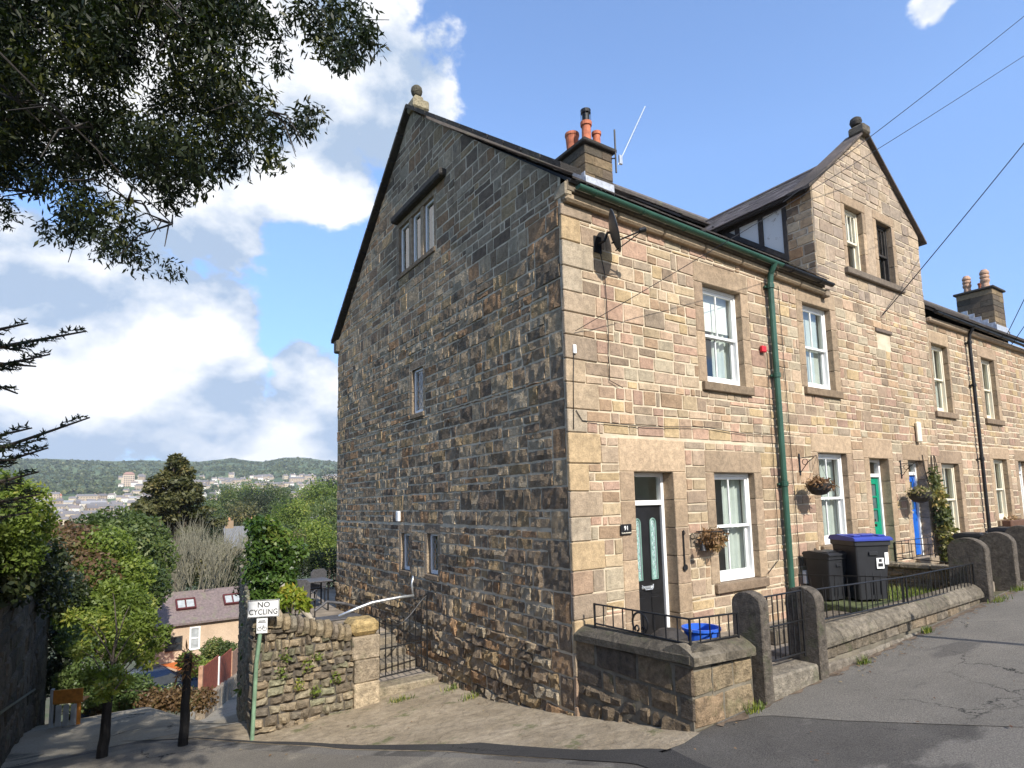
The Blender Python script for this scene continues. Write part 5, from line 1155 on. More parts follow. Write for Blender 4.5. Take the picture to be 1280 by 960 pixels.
k_ = len(w.v)
xl = lambda y: -3.06+.15*(y-3.5)
w.add([(-3.03, 3.54, -2.6), (-1.61, 3.54, -2.6), (-1.61, 3.54, -.5), (-2.3, 3.54, -.32), (-2.75, 3.54, -.16), (-3.03, 3.54, -.12)], [(0, 1, 2, 3, 4, 5)], 1)
w.add([(-1.61, 3.54, -2.6), (-1.61, 3.9, -2.6), (-1.61, 3.9, -.5), (-1.61, 3.54, -.5)], [(0, 1, 2, 3)], 1)
for y in np.arange(3.5, 13, .33):
    z = -4.2
    while z < -.15:
        hz = random.uniform(.12, .22); fr2 = Fr((xl(y), 0, 0), (0, -1, 0), (0, 0, 1), (-1, 0, 0))
        if z > H(xl(y), y)-.5: w.stone(fr2, -y-.33, -y, z, z+hz, h=.02, rough=.01, edge=.03, step=.12, jit=.015, col=pal(PB, .2), dome=.03)
        z += hz
w.add([(xl(3.52)+.02, 3.52, -4), (xl(13)+.02, 13, -6), (xl(13)+.02, 13, -.15), (xl(3.52)+.02, 3.52, -.15)], [(0, 1, 2, 3)], 1)
w.build('wall_body', [M_YARD, M_MORT_D], t_)
c = MB()   # upright coping stones
u = -3.10
while u < -1.66:
    wd = random.uniform(.085, .13); zb = wt(u+wd/2)-.02; ht = random.uniform(.20, .25); cl = pal([(.30, .25, .17), (.24, .20, .15), (.34, .27, .17), (.27, .24, .18)], .15); dy = random.uniform(-.02, .02)
    prof = [(3.46+dy, zb), (3.43+dy, zb+ht*.45), (3.50+dy, zb+ht*.85), (3.62, zb+ht), (3.76, zb+ht*.9), (3.86, zb+ht*.5), (3.86, zb)]
    n_ = len(prof); rings = []
    for xx, sc in ((u+.003, .86), (u+.022, 1.0), (u+wd-.022, 1.0), (u+wd-.003, .86)): rings.append([(xx+.15*(z_-zb)*random.uniform(.6, 1), 3.65+(y_-3.65)*sc, zb+(z_-zb)*sc) for y_, z_ in prof])
    vs = sum(rings, []); c.add(vs, [(q*n_+i, (q+1)*n_+i, (q+1)*n_+(i+1) % n_, q*n_+(i+1) % n_) for q in range(3) for i in range(n_)]+[tuple(range(n_)), tuple(range(3*n_, 4*n_))[::-1]], 0, cl); u += wd
c.build('coping', M_YARD, t_)
p = MB()
for a, b_, q in ((-2.1, -1.17, 0), (-1.165, -.82, 0), (-.815, -.46, 1)):
    p.wb(-1.60-(.04 if q else 0), -1.19, 3.46, 3.88, a, b_, .02, 0, pal([(.44, .36, .25), (.40, .33, .24)]), .006)
p.wb(-1.66, -1.20, 3.44, 3.90, -.455, -.20, .07, 0, (.46, .34, .16), .012); p.build('pillar', M_YARD, t_)
# steps behind the side gate and the terrace
s_ = MB(); s_.wb(-1.18, -.05, 3.66, 4.02, -2.0, -1.36, .02, 0, (.33, .28, .2)); one(s_, 'threshold_stone', M_YARD, 'pale worn stone step under the tall side gate', 'step', (-.6, 3.8, -1.5))
s_ = MB()
for i in range(3): s_.wb(-1.6, -.04, 4.6+i*.45, 5.06+i*.45 if i < 2 else 6.3, -2, -1.24+i*.13, .012, 0, (.28, .24, .18))
one(s_, 'stone_steps', M_YARD, 'shallow stone steps behind the side gate up to the rear terrace', 'steps', (-.8, 5, -1.2))
tb = MB(); tb.prism(WORLD, [(-2.98, 3.9), (-1.62, 3.9), (-1.62, 6.0), (0, 6.0), (0, 9.5), (5, 9.5), (5, 13.5), (-1.5, 13.5)], -3.5, -.96); o = tb.build('terrace_paving', M_FLAG); o['kind'] = 'structure'
slab('path_landing', -1.6, -.02, 4.03, 4.6, -2.2, -1.38, M_FLAG)

def chair_(label, x, y, z, rz, s=1):
    t_ = thing('garden_chair', label, 'garden chair', (0, 0, 0), 'dark garden furniture on the terrace'); t_.location = (x, y, z); t_.rotation_euler = (0, 0, rz)
    M_R = mat('dark_rattan', (.07, .068, .072), .6, .4, 30)
    b = MB(); b.wb(-.25, .25, -.25, .25, .40, .45, .015); b.build('seat', M_R, t_)
    b = MB(); b.prism(Fr((0, .24, 0), (-1, 0, 0), (0, 0, 1), (0, 1, 0)), [(-.23, .46), (.23, .46), (.24, .85), (.15, .93), (-.15, .93), (-.24, .85)], 0, .03); b.build('backrest', M_R, t_)
    for sx in (-1, 1):
        for sy in (-1, 1): b = MB(); b.tube([(sx*.22, sy*.22, 0), (sx*.22, sy*.22, .40)], .016, 6); b.build('leg', M_IRON, t_)
        b = MB(); b.tube([(sx*.26, .24, .62), (sx*.28, 0, .66), (sx*.26, -.22, .64), (sx*.24, -.24, .42)], .016, 6); b.build('armrest', M_R, t_)
chair_('dark high-backed garden chair at the left end of the shaded terrace', -1.15, 8.3, -.96, R(150))
chair_('dark garden chair in the shade near the hedge, close to the house corner', -.35, 10.4, -.96, R(-160))
t_ = thing('garden_table', 'dark round-edged garden table in the shade behind the house', 'garden table', (-.7, 9.6, -.96)); b = MB(); b.wb(-1.3, -.2, 9.1, 9.9, -.26, -.22, .02); b.build('tabletop', MATS['dark_rattan'], t_)
for x, y in ((-1.2, 9.2), (-.3, 9.2), (-1.2, 9.8), (-.3, 9.8)): b = MB(); b.tube([(x, y, -.96), (x, y, -.26)], .02, 6); b.build('leg', M_IRON, t_)
b = MB(); b.tube([(-1.9, 7.0, .02), (-1.55, 6.9, -.45), (-1.3, 6.8, -.75)], .06, 10); one(b, 'parasol_bag', mat('beige_canvas', (.34, .30, .24), .9), 'beige rolled canvas leaning beside the dark chair on the terrace', 'rolled canvas', (-1.5, 6.9, -.9))
b = MB(); b.tube([(-1.35, 6.6, -.5), (-1.1, 6.62, -.35), (-.75, 6.6, -.42), (-.4, 6.7, -.55)], .03, 8); b.wb(-1.3, -.4, 6.4, 6.9, -.72, -.68, .02); [b.wb(x, x+.04, y, y+.04, -.96, -.7, .004) for x in (-1.25, -.5) for y in (6.45, 6.8)]
one(b, 'garden_lounger', MATS['dark_rattan'], 'low grey garden lounger on the terrace behind the yellow shrub', 'garden lounger', (-.9, 6.6, -.96))
# no cycling sign
t_ = thing('street_sign', 'white NO CYCLING sign on a green pole against the dry stone wall', 'sign', (-3.02, 3.40, -1.62))
b = MB(); b.tube([(-3.10, 3.36, -1.75), (-3.06, 3.36, -.6), (-2.99, 3.36, .10)], .028, 12); b.build('pole', mat('pale_green_paint', (.16, .25, .16), .55, .3, 8), t_)
SG = Fr((-2.98, 3.30, 0), Vector((.93, -.37, 0)).normalized(), (0, 0, 1), Vector((-.37, -.93, 0)).normalized())
b = MB(); b.box(SG, -.225, .20, .045, .285, 0, .004, .0); sb = b.build('sign_board', mat('sign_white', (.72, .72, .70), .4, .06, 15), t_)
b = MB(); [b.box(SG, *q, .0045, .006, 0) for q in ((-.222, .197, .272, .282), (-.222, .197, .048, .056), (-.222, -.214, .056, .272), (.189, .197, .056, .272))]; b.build('border', mat('sign_black', (.05, .05, .055), .5), sb)
text('NO', .105, SG, -.01, .215, .006, MATS['sign_black'], sb, th=.001, weight=.0015); text('CYCLING', .105, SG, -.012, .115, .006, MATS['sign_black'], sb, th=.001, weight=.0015, sx=.83)
b = MB(); b.box(SG, -.10, .045, -.175, .03, 0, .004, 0); s2 = b.build('lower_plate', MATS['sign_white'], t_)
b = MB()   # little cycle pictogram: two wheels and a frame
for u_ in (-.062, .008): b.tube([SG.p(u_+.026*math.cos(a), -.115+.026*math.sin(a), .006) for a in np.linspace(0, 2*math.pi, 14)], .0035, 5)
b.tube([SG.p(-.062, -.115, .006), SG.p(-.04, -.075, .006), SG.p(-.008, -.075, .006), SG.p(.008, -.115, .006)], .003, 5); b.tube([SG.p(-.027, -.115, .006), SG.p(-.008, -.075, .006), SG.p(-.004, -.062, .006)], .003, 5)
b.box(SG, -.08, .025, -.03, -.02, .004, .006, 0); b.box(SG, -.07, .015, -.012, .0, .004, .006, 0); b.build('pictogram', MATS['sign_black'], s2)
# black timber posts
def old_post(label, x, y, zt, r=.075, lean=(0, 0)):
    zb = H(x, y)-.2; b = MB(); n_ = 9; pth = [(x+lean[0]*i/n_+random.uniform(-.006, .006), y+lean[1]*i/n_, zb+(zt-zb)*i/n_) for i in range(n_+1)]
    b.tube(pth, [r*(1.18-.30*i/n_)*random.uniform(.95, 1.05) for i in range(n_+1)], 9); b.lathe(pth[-1], [(r*.8, 0), (r*.9, .03), (r*.5, .08), (.01, .10)], 9)
    return one(b, 'timber_post', M_POST, label, 'post', (x, y, zb), 'old black posts across the top of the path')
mt, t, b_ = nodes_of('tarred_timber'); n = pos_noise(t, 9, 7, .75, (1, 1, .35)); t.links.new(ramp(t, n.outputs['Fac'], .52, .66, (.008, .007, .007), (.045, .038, .032)), b_.inputs['Base Color']); b_.inputs['Roughness'].default_value = .8; bump(t, b_, n.outputs['Fac'], .02); M_POST = mt
old_post('old tarred post nearer the left wall, its top hidden in leaves', -4.83, 4.15, -.88, .062, (.05, 0)); old_post('old tarred post standing alone with a brown tuft on its head, left of the sign', -3.90, 3.85, -.52, .058, (.03, 0))
# slatted seat by the wall
t_ = thing('slatted_seat', 'small seat with orange top board and grey upright slats by the dark wall', 'seat', (-5.4, 8.1, -2.3)); b = MB(); M_OR = mat('orange_stained_wood', (.42, .17, .03), .6, .3, 14); M_GS = mat('grey_slat', (.34, .37, .40), .7, .2)
zb = H(-5.4, 8.1); SF = Fr((-5.62, 8.2, 0), Vector((.95, -.3, 0)).normalized(), (0, 0, 1), Vector((-.3, -.95, 0)).normalized())
b.box(SF, .03, .50, zb+.42, zb+.66, .0, .03, .006); b.box(SF, .36, .46, zb, zb+.42, -.05, .0, .006); b.box(SF, .03, .50, zb+.40, zb+.43, -.3, .0, .006); b.build('back_board', M_OR, t_)
for i in range(3): b = MB(); b.box(SF, .08+i*.12, .17+i*.12, zb+.02, zb+.39, .01, .03, .004); b.build('slat', M_GS, t_)
b = MB(); b.box(SF, -.02, .025, zb, zb+.68, -.05, .02, .004); b.build('side_frame', M_GS, t_)
# dark retaining wall on the left and the bank behind it
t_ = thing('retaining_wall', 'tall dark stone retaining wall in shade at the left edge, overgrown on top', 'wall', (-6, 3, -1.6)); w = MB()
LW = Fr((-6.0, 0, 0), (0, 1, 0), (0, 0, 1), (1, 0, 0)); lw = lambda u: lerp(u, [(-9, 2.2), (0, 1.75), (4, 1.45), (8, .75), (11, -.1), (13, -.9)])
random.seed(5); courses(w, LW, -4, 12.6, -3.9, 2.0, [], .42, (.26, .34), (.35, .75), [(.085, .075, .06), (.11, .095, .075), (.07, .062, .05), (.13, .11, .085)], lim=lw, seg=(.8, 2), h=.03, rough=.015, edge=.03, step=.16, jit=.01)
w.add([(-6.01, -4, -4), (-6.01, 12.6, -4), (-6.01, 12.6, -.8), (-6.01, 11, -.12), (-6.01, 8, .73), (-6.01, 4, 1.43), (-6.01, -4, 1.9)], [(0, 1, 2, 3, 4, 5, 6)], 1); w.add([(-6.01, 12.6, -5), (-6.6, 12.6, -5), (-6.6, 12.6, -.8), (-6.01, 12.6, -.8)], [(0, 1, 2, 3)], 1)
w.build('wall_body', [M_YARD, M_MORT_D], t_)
b = MB(); b.tube([(-5.93, 1.5, -.45), (-5.93, 5, -1.05), (-5.93, 9, -1.75)], .02, 6); one(b, 'wall_handrail', M_IRON, 'thin dark handrail sloping down along the left retaining wall', 'handrail', (-5.93, 3, -.8))
vs, fs = [], []; ys = np.arange(-14, 19, .7); xs = [-6.15, -6.6, -7.5, -9, -12, -18, -30]
for j, y in enumerate(ys):
    for i, x in enumerate(xs): vs.append((x, y, (lw(y) if y < 12.4 else max(H(x, y), -.9-(y-12.4)*.6))-.12+(.25*i+.4*noise.noise(Vector((x*.4, y*.4, 0)))) if y < 16 else H(x, y)-.3))
k = len(xs); fs = [(j*k+i, (j+1)*k+i, (j+1)*k+i+1, j*k+i+1) for j in range(len(ys)-1) for i in range(k-1)]
me = bpy.data.meshes.new('bank'); me.from_pydata(vs, [], fs); me.materials.append(bpy.data.materials['ground_earth_and_grass']); o = bpy.data.objects.new('bank', me); COL.objects.link(o); o['kind'] = 'structure'

# ================================================================== vegetation
def tree(name, label, cat, base, h, clumps, rad, n, size, mtl, seed=0, group=None, trunk_r=.15, aspect=.55, up=.3, droop=0, shell=.3, limbs=True, trunk_to=None):
    t_ = thing(name, label, cat, base, group); base = Vector(base); random.seed(seed); b = MB(); cl = np.asarray(clumps, float).reshape(-1, 3)
    top = Vector(trunk_to) if trunk_to else Vector((float(cl[:, 0].mean()), float(cl[:, 1].mean()), float(base.z+(cl[:, 2].max()-base.z)*.75)))
    pth = [base.lerp(top, i/5)+Vector((random.uniform(-1, 1), random.uniform(-1, 1), 0))*trunk_r*.5*(i > 0) for i in range(6)]; b.tube(pth, [trunk_r*(1.25-.95*i/5) for i in range(6)], 8)
    if limbs:
        for c in cl[:: max(1, len(cl)//14)]:
            c = Vector(c); s_ = base.lerp(top, min(.95, max(.25, (c.z-base.z)/(max(.1, top.z-base.z))*.7))); mid = s_.lerp(c, .5)+Vector((0, 0, .08*(c-s_).length)); b.tube([s_, mid, c], [trunk_r*.45, trunk_r*.28, trunk_r*.1], 5)
    b.build('trunk', M_BARK, t_)
    V, F, T = leaves(n, cl, rad, size, aspect, seed, droop, up, shell); np_mesh('crown', V, F, mtl, T, t_); return t_
def clump_ellipsoid(c, r, n, seed, inner=.55):
    rg = np.random.default_rng(seed); d = rg.normal(size=(n, 3)); d /= np.linalg.norm(d, axis=1)[:, None]; q = inner+(1-inner)*rg.random(n)
    return np.asarray(c)+d*q[:, None]*np.asarray(r)
def pxc(px, py, d): v = PX(px, py, d); return (v.x, v.y, v.z)
def grd(px, py, d): v = PX(px, py, d); return (v.x, v.y, H(v.x, v.y)-.1)

# --- the big tree overhead: trunk out of frame on the bank to the left, boughs reaching over the viewpoint
random.seed(3); TB = Vector((-9.2, -4.5, 1.6)); T0 = thing('overhanging_tree', 'large dark tree whose drooping boughs fill the upper left of the sky', 'tree', TB)
b = MB(); trunk = [TB+Vector((.1*i, .05*i, 1.1*i)) for i in range(7)]; b.tube(trunk, [.42, .38, .34, .30, .26, .2, .14], 12); b.build('trunk', M_BARK, T0)
def bough(tips, root, r0, seed, nsub=6):
    rg = random.Random(seed); b = MB(); ends = []
    for tip in tips:
        tip = Vector(tip); root_ = Vector(root); mid = root_.lerp(tip, .5)+Vector((0, 0, .12*(tip-root_).length)); pts = [root_.lerp(mid, i/4) if i < 4 else mid for i in range(5)]+[mid.lerp(tip, i/5) for i in range(1, 6)]
        pts = [p+Vector((rg.uniform(-.07, .07), rg.uniform(-.07, .07), rg.uniform(-.05, .05)))*(0 < i < 9) for i, p in enumerate(pts)]
        b.tube(pts, [r0*(1-.092*i) for i in range(10)], 6)
        for k in range(4, 10):
            for _ in range(nsub):
                d = Vector((rg.uniform(-1, 1), rg.uniform(-1, 1), rg.uniform(-.8, .25))); q = pts[k]+d*rg.uniform(.12, .38); b.tube([pts[k], pts[k].lerp(q, .5)+Vector((0, 0, .06)), q], [.006, .004, .002], 4); ends.append(q)
    return b, ends
poly = [(-80, -100), (440, -100), (462, 62), (430, 92), (388, 150), (385, 200), (335, 208), (262, 208), (235, 262), (258, 340), (215, 345), (150, 318), (90, 318), (20, 272), (-80, 290)]
def inside(x, y):
    c = False
    for (x0, y0), (x1, y1) in zip(poly, poly[1:]+poly[:1]):
        if (y0 > y) != (y1 > y) and x < (x1-x0)*(y-y0)/(y1-y0)+x0: c = not c
    return c
tips = [pxc(415, 50, 3.19), pxc(340, 140, 3.04), pxc(300, 140, 3.34), pxc(215, 280, 3.12), pxc(160, 250, 3.12), pxc(110, 270, 3.34), pxc(40, 240, 3.19), pxc(250, 60, 3.57), pxc(120, 120, 3.80), pxc(300, 100, 3.42), pxc(180, 190, 3.42)]
b, e1 = bough(tips, trunk[3], .016, 4); b.build('bough', M_TIMB, T0)
cl, rd = [], []
rg = random.Random(12); cnt = 0
while cnt < 640:
    x, y = rg.uniform(-90, 470), rg.uniform(-100, 345)
    if not inside(x, y): continue
    # gaps: drooping sprays separated by sky
    g_ = noise.noise(Vector((x*.016+y*.004, y*.024, 5.0)))
    edge = (x > 300 or y > 210)
    if g_ < (-.42 if not edge else -.12): continue
    d = rg.uniform(2.7, 4.1); s_ = rg.uniform(.075, .17)*(.70 if edge else 1.1); cl.append(pxc(x, y, d)); rd.append((s_, s_, s_*.85)); cnt += 1
V, F, T = leaves(90000, cl, rd, .040, .30, 31, droop=1.2, up=.3, shell=.5)
M_OVER = leaf_mat('overhanging_leaves', (.008, .014, .005), (.022, .032, .008), (.13, .13, .025), .28, .5)
np_mesh('crown', V, F, M_OVER, T, T0)
# part of the crown above and behind the viewpoint, which shades the foreground
rg = random.Random(77); cl, rd = [], []
for _ in range(80):
    cl.append((rg.uniform(-10.5, -6.4), rg.uniform(-9.5, -3.5), rg.uniform(4.3, 7.8))); s_ = rg.uniform(.35, .7); rd.append((s_, s_, s_*.7))
for _ in range(0):
    cl.append((rg.uniform(-5.2, -3.2), rg.uniform(-8.6, -7.2), rg.uniform(4.3, 5.2))); s_ = rg.uniform(.2, .4); rd.append((s_, s_, s_*.7))
V, F, T = leaves(26000, cl, rd, .12, .38, 32, droop=.6, up=.3, shell=.5); np_mesh('crown', V, F, M_OVER, T, T0)
b, e1 = bough([(-4.5, -6, 5.4), (-4.2, -8, 5), (-6, -4.5, 6)], trunk[4], .09, 5, 3); b.build('bough', M_BARK, T0)

# --- conifer sprays at the left edge
def spray_tree(label, base, boughs, seed, n_leaf=60):
    rg = np.random.default_rng(seed); t_ = thing('conifer', label, 'tree', base); b = MB(); base = Vector(base); top = base+Vector((0, 0, 4.2)); b.tube([base, base.lerp(top, .5), top], [.16, .12, .07], 8); b.build('trunk', M_BARK, t_)
    tw = MB(); Vs = []
    for p0, p1, wdt in boughs:
        p0, p1 = Vector(p0), Vector(p1); s_ = base.lerp(top, min(1, max(0, (p0.z-base.z+.1)/4.2))); tw.tube([s_, p0, p1], [.035, .022, .006], 5); ax = (p1-p0); L_ = ax.length; ax.normalize(); side = ax.cross(Vector((0, 0, 1))).normalized()
        nk = int(L_/.045)
        for k in range(nk):
            a = k/nk; q = p0+ax*(L_*a)+Vector((0, 0, .03*math.sin(a*9)))
            for sg in (-1, 1):
                if rg.random() < .15: continue
                l_ = wdt*(1-a*.85)*rg.uniform(.5, 1.1); d = (ax*.75+side*sg*rg.uniform(.5, 1)+Vector((0, 0, rg.uniform(-.35, .25)))).normalized(); e = q+d*l_; tw.tube([q, e], [.005, .002], 3, cap=False)
                m_ = int(l_/.010)+2
                for i in range(m_):
                    pp = q+d*(l_*i/m_); nd = Vector(rg.normal(size=3)); nd = (nd-d*nd.dot(d)).normalized(); tipv = pp+(nd*.8+d*.6).normalized()*.034; wv = d.cross(nd)*.006; Vs += [pp-wv, pp+wv, tipv+wv*.3, tipv-wv*.3]
    tw.build('branch', M_BARK, t_); V = np.array([tuple(v) for v in Vs]); np_mesh('needles', V, np.arange(len(V)).reshape(-1, 4), M_DGRN, np.repeat(rg.random(len(V)//4), 4), t_)
D5 = 4.4
spray_tree('dark conifer at the left edge with feathery branch tips against the clouds', (-8.3, 1.2, 1.2),
 [(pxc(-60, 445, D5), pxc(108, 414, D5), .20), (pxc(-60, 470, D5+.2), pxc(62, 443, D5), .18), (pxc(-60, 425, D5), pxc(35, 404, D5), .10), (pxc(-60, 460, D5), pxc(22, 492, D5), .15), (pxc(-60, 450, D5), pxc(45, 458, D5+.1), .14),
  (pxc(-70, 585, D5), pxc(112, 522, D5), .17), (pxc(-70, 600, D5+.3), pxc(60, 560, D5+.1), .24), (pxc(-70, 560, D5), pxc(40, 535, D5+.1), .20), (pxc(-70, 620, D5), pxc(48, 590, D5), .25), (pxc(-70, 640, D5+.2), pxc(50, 618, D5), .28), (pxc(-70, 575, D5), pxc(20, 575, D5), .25),
  (pxc(-70, 660, D5), pxc(40, 640, D5+.2), .26), (pxc(-70, 600, D5), pxc(30, 605, D5+.4), .28), (pxc(-70, 545, D5), pxc(0, 545, D5), .22)], 9)
# --- shrubs on and behind the left wall
def mass(name, label, cat, spots, n, size, mtl, seed, base=None, **k):
    cl = [pxc(x, y, d) for x, y, d, r in spots]; rd = np.array([(r, r, r*.9) for x, y, d, r in spots]); c0 = cl[0]
    return tree(name, label, cat, base or (c0[0], c0[1], H(c0[0], c0[1])), 0, cl, rd, n, size, mtl, seed, trunk_r=k.pop('trunk_r', .07), **k)
mass('shrub', 'bright green leafy shrub at the left edge above the retaining wall', 'shrub', [(5, 615, 7.5, .30), (25, 630, 7.6, .35), (30, 660, 7.8, .35), (0, 650, 7.2, .4), (45, 650, 8, .25), (10, 690, 7.4, .4)], 9000, .06, M_LGRN, 41, (-7.2, 1.8, 1.4))
mass('ivy_mass', 'dark ivy hanging over the top of the left retaining wall', 'ivy', [(20, 700, 8.3, .5), (50, 700, 11, .5), (0, 720, 7.4, .4), (45, 735, 11.5, .6), (70, 740, 14.5, .7), (68, 790, 15.5, .55), (15, 735, 8.6, .3), (75, 830, 15.5, .5), (60, 850, 15.8, .5)], 12000, .10, M_DGRN, 42, (-6.6, 5, .6), droop=.6, shell=.4)
mass('shrub', 'brownish bramble thicket behind the left wall, with some bare stems', 'shrub', [(80, 680, 18, .8), (50, 685, 17, .8), (100, 690, 17, .9), (70, 700, 16, .8), (110, 720, 16, .8), (90, 740, 16, .8)], 9000, .13, M_BROWN, 43, droop=.2)
mass('shrub', 'tall dense dark green bush with rounded top in the middle of the left thicket', 'shrub', [(115, 672, 24, 1.1), (145, 666, 24, 1.2), (175, 672, 25, 1.1), (95, 680, 24, .9), (150, 690, 23, 1.4), (185, 700, 24, 1.1), (120, 690, 23, 1.2), (165, 735, 22, 1.3), (190, 680, 25, .7), (182, 740, 23, .7), (135, 740, 21, 1.2)], 26000, .17, M_MGRN, 44, trunk_r=.16)
mass('shrub', 'light yellow-green bush in front of the dark bush', 'shrub', [(130, 690, 17, .8), (160, 720, 17, .7), (115, 730, 16, .8), (145, 760, 16, .8), (172, 760, 16.5, .5), (100, 765, 15, .6), (125, 790, 15, .7), (165, 800, 15, .5), (178, 815, 16, .3)], 17000, .12, M_LGRN, 45)
mass('shrub', 'feathery green sapling growing over the head of the post by the left wall', 'shrub', [(130, 858, 7.75, .11), (124, 872, 7.7, .06), (142, 842, 7.9, .14), (138, 868, 7.8, .06), (120, 780, 10.2, .22), (150, 815, 9.6, .24), (178, 780, 10, .26), (112, 845, 9.3, .16), (150, 852, 9.4, .16), (182, 826, 10, .16), (196, 806, 10.4, .16), (100, 812, 10, .16), (165, 752, 10.6, .25), (140, 735, 10.6, .2), (205, 790, 10.6, .14), (92, 770, 10.5, .15)], 5200, .085, M_LGRN, 46, (-4.85, 4.6, H(-4.85, 4.6)), trunk_r=.03, aspect=.4)
mass('shrub', 'white-flowering scrub low in the left thicket', 'shrub', [(95, 800, 13, .4), (105, 840, 13, .4), (85, 850, 13, .3), (110, 870, 13, .3), (150, 870, 14, .4), (170, 860, 14.5, .4), (90, 880, 12.5, .25), (215, 868, 15, .3)], 7000, .08, leaf_mat('flowering_scrub', (.05, .09, .025), (.13, .17, .05), (.62, .56, .52), .3), 47)
mass('ground_cover', 'dry reddish weeds along the edge of the lane', 'undergrowth', [(x, 878-(x-120)*.03, 14.2+(x-120)*.003, .32) for x in range(115, 262, 14)], 5500, .09, M_BROWN, 48, limbs=False)['kind'] = 'stuff'
# tuft on the post
V, F, T = leaves(170, [(-3.9, 3.85, -.45), (-3.88, 3.83, -.58), (-3.92, 3.9, -.75)], np.array([[.12, .12, .12], [.15, .15, .15], [.10, .10, .2]]), .14, .16, 3, droop=1.2); o = np_mesh('dead_plant', V, F, M_STRAW, T); tag(o, 'tuft of dead brown leaves on the head of the lone post', 'dead plant'); 
# ivy column and plants round the terrace
rgn = np.random.default_rng(5); cl, rd = [], []
for z_ in np.arange(-3.2, 1.4, .22):
    for _ in range(5): cl.append((-1.98+rgn.uniform(-.27, .27), 8.0+rgn.uniform(-.3, .3), z_)); rd.append((.24, .24, .22))
tree('ivy_clad_trunk', 'tall square-topped column of glossy ivy beside the terrace', 'ivy', (-1.98, 8.0, -3), 4, cl, np.array(rd), 17000, .11, M_IVY, 51, trunk_r=.22, up=.1, droop=.7, shell=.35, limbs=False, trunk_to=(-1.98, 8.0, 1.2))
tree('shrub', 'lower rounded ivy bush leaning on the ivy column, above the dry wall', 'shrub', (-1.9, 7.2, -1), 2, [pxc(345, 700, 13.1), pxc(352, 715, 13), pxc(335, 730, 13), pxc(350, 738, 12.8), pxc(328, 715, 13), pxc(365, 690, 13.6)], np.array([[.34, .34, .34]]*6), 5200, .10, M_IVY, 52, trunk_r=.05, up=.2)
tree('shrub', 'yellow and green leafy plant just behind the dry wall coping', 'shrub', (-2.35, 4.4, -1), 1, [pxc(352, 752, 11.2), pxc(370, 745, 11.3), pxc(378, 755, 11.2), pxc(360, 740, 11.5)], np.array([[.16, .16, .12]]*4), 1100, .10, leaf_mat('yellow_shrub', (.10, .18, .02), (.24, .27, .03), (.45, .30, .05), .35), 53, trunk_r=.02)
cl, rd = [], []
for x_ in np.arange(-1.6, 4.5, .35):
    for z_ in (-.7, -.3, .05): cl.append((x_, 13.0, z_)); rd.append((.28, .35, .26))
tree('hedge', 'dark clipped hedge across the back of the terrace', 'hedge', (1.2, 13, -1), 1, cl, np.array(rd), 15000, .07, M_DGRN, 54, limbs=False, trunk_r=.05, trunk_to=(1.2, 13, -.2))
tree('creeper', 'small green ferns growing out of the dry stone wall', 'fern', (-2.6, 3.45, -.9), 1, [(-2.65, 3.42, -.55), (-2.35, 3.42, -.75), (-2.45, 3.42, -1.0), (-2.7, 3.42, -.8), (-2.2, 3.42, -1.15), (-1.9, 3.42, -1.0), (-2.2, 3.42, -.65)], np.array([[.09, .035, .09]]*7), 300, .045, M_LGRN, 55, limbs=False, trunk_r=.004, droop=.6, trunk_to=(-2.5, 3.45, -.8))
# weed tufts
for i, (x, y, s_, lb) in enumerate([(-.30, 3.75, .16, 'grass tuft against the gable by the side gate'), (-.12, 3.0, .14, 'grass at the foot of the gable'), (-.18, 2.3, .13, 'small weeds at the gable foot, nearer the street'), (-1.0, 3.2, .12, 'mossy weeds by the paved step'), (.78, -1.92, .09, 'small bright weed at the foot of the first gatepost'), (7.25, -2.0, .14, 'weed clump at the foot of the far blackened gatepost'), (8.3, -1.95, .1, 'grass at the foot of the gatepost across the opening'), (4.75, -1.95, .06, 'weed at the joint of the low street wall'), (2.9, -1.98, .06, 'dried weed beside the low street wall')]):
    n_ = 70; s_ *= .8; rgn = np.random.default_rng(60+i); P = np.stack([x+rgn.normal(0, s_, n_), y+rgn.normal(0, s_*.5, n_)], 1); Vs = []
    for px_, py_ in P:
        z_ = H(px_, py_)+.012; a = rgn.uniform(0, 6.28); h_ = rgn.uniform(.03, .10); w_ = .006; dx, dy = math.cos(a), math.sin(a); Vs += [(px_-dy*w_, py_+dx*w_, z_), (px_+dy*w_, py_-dx*w_, z_), (px_+dy*w_*.3+dx*h_*.5, py_-dx*w_*.3+dy*h_*.5, z_+h_), (px_-dy*w_*.3+dx*h_*.5, py_+dx*w_*.3+dy*h_*.5, z_+h_)]
    V = np.array(Vs); tag(np_mesh('weed_tuft', V, np.arange(len(V)).reshape(-1, 4), M_LGRN, np.repeat(rgn.random(n_), 4)), lb, 'weeds', kind='stuff')
n_ = 1800; rgn = np.random.default_rng(99); Vs = []
for _ in range(n_):
    px_, py_ = rgn.uniform(5.7, 7.3), rgn.uniform(-1.55, -.1); z_ = -.14; a = rgn.uniform(0, 6.28); h_ = rgn.uniform(.03, .11); w_ = .006; dx, dy = math.cos(a), math.sin(a); Vs += [(px_-dy*w_, py_+dx*w_, z_), (px_+dy*w_, py_-dx*w_, z_), (px_+dx*h_*.5, py_+dy*h_*.5, z_+h_), (px_+dx*h_*.5, py_+dy*h_*.5, z_+h_*1.01)]
V = np.array(Vs); tag(np_mesh('grass', V, np.arange(len(V)).reshape(-1, 4), M_LGRN, np.repeat(rgn.random(n_), 4)), 'short green grass in the yard by the large bin', 'grass', kind='stuff')
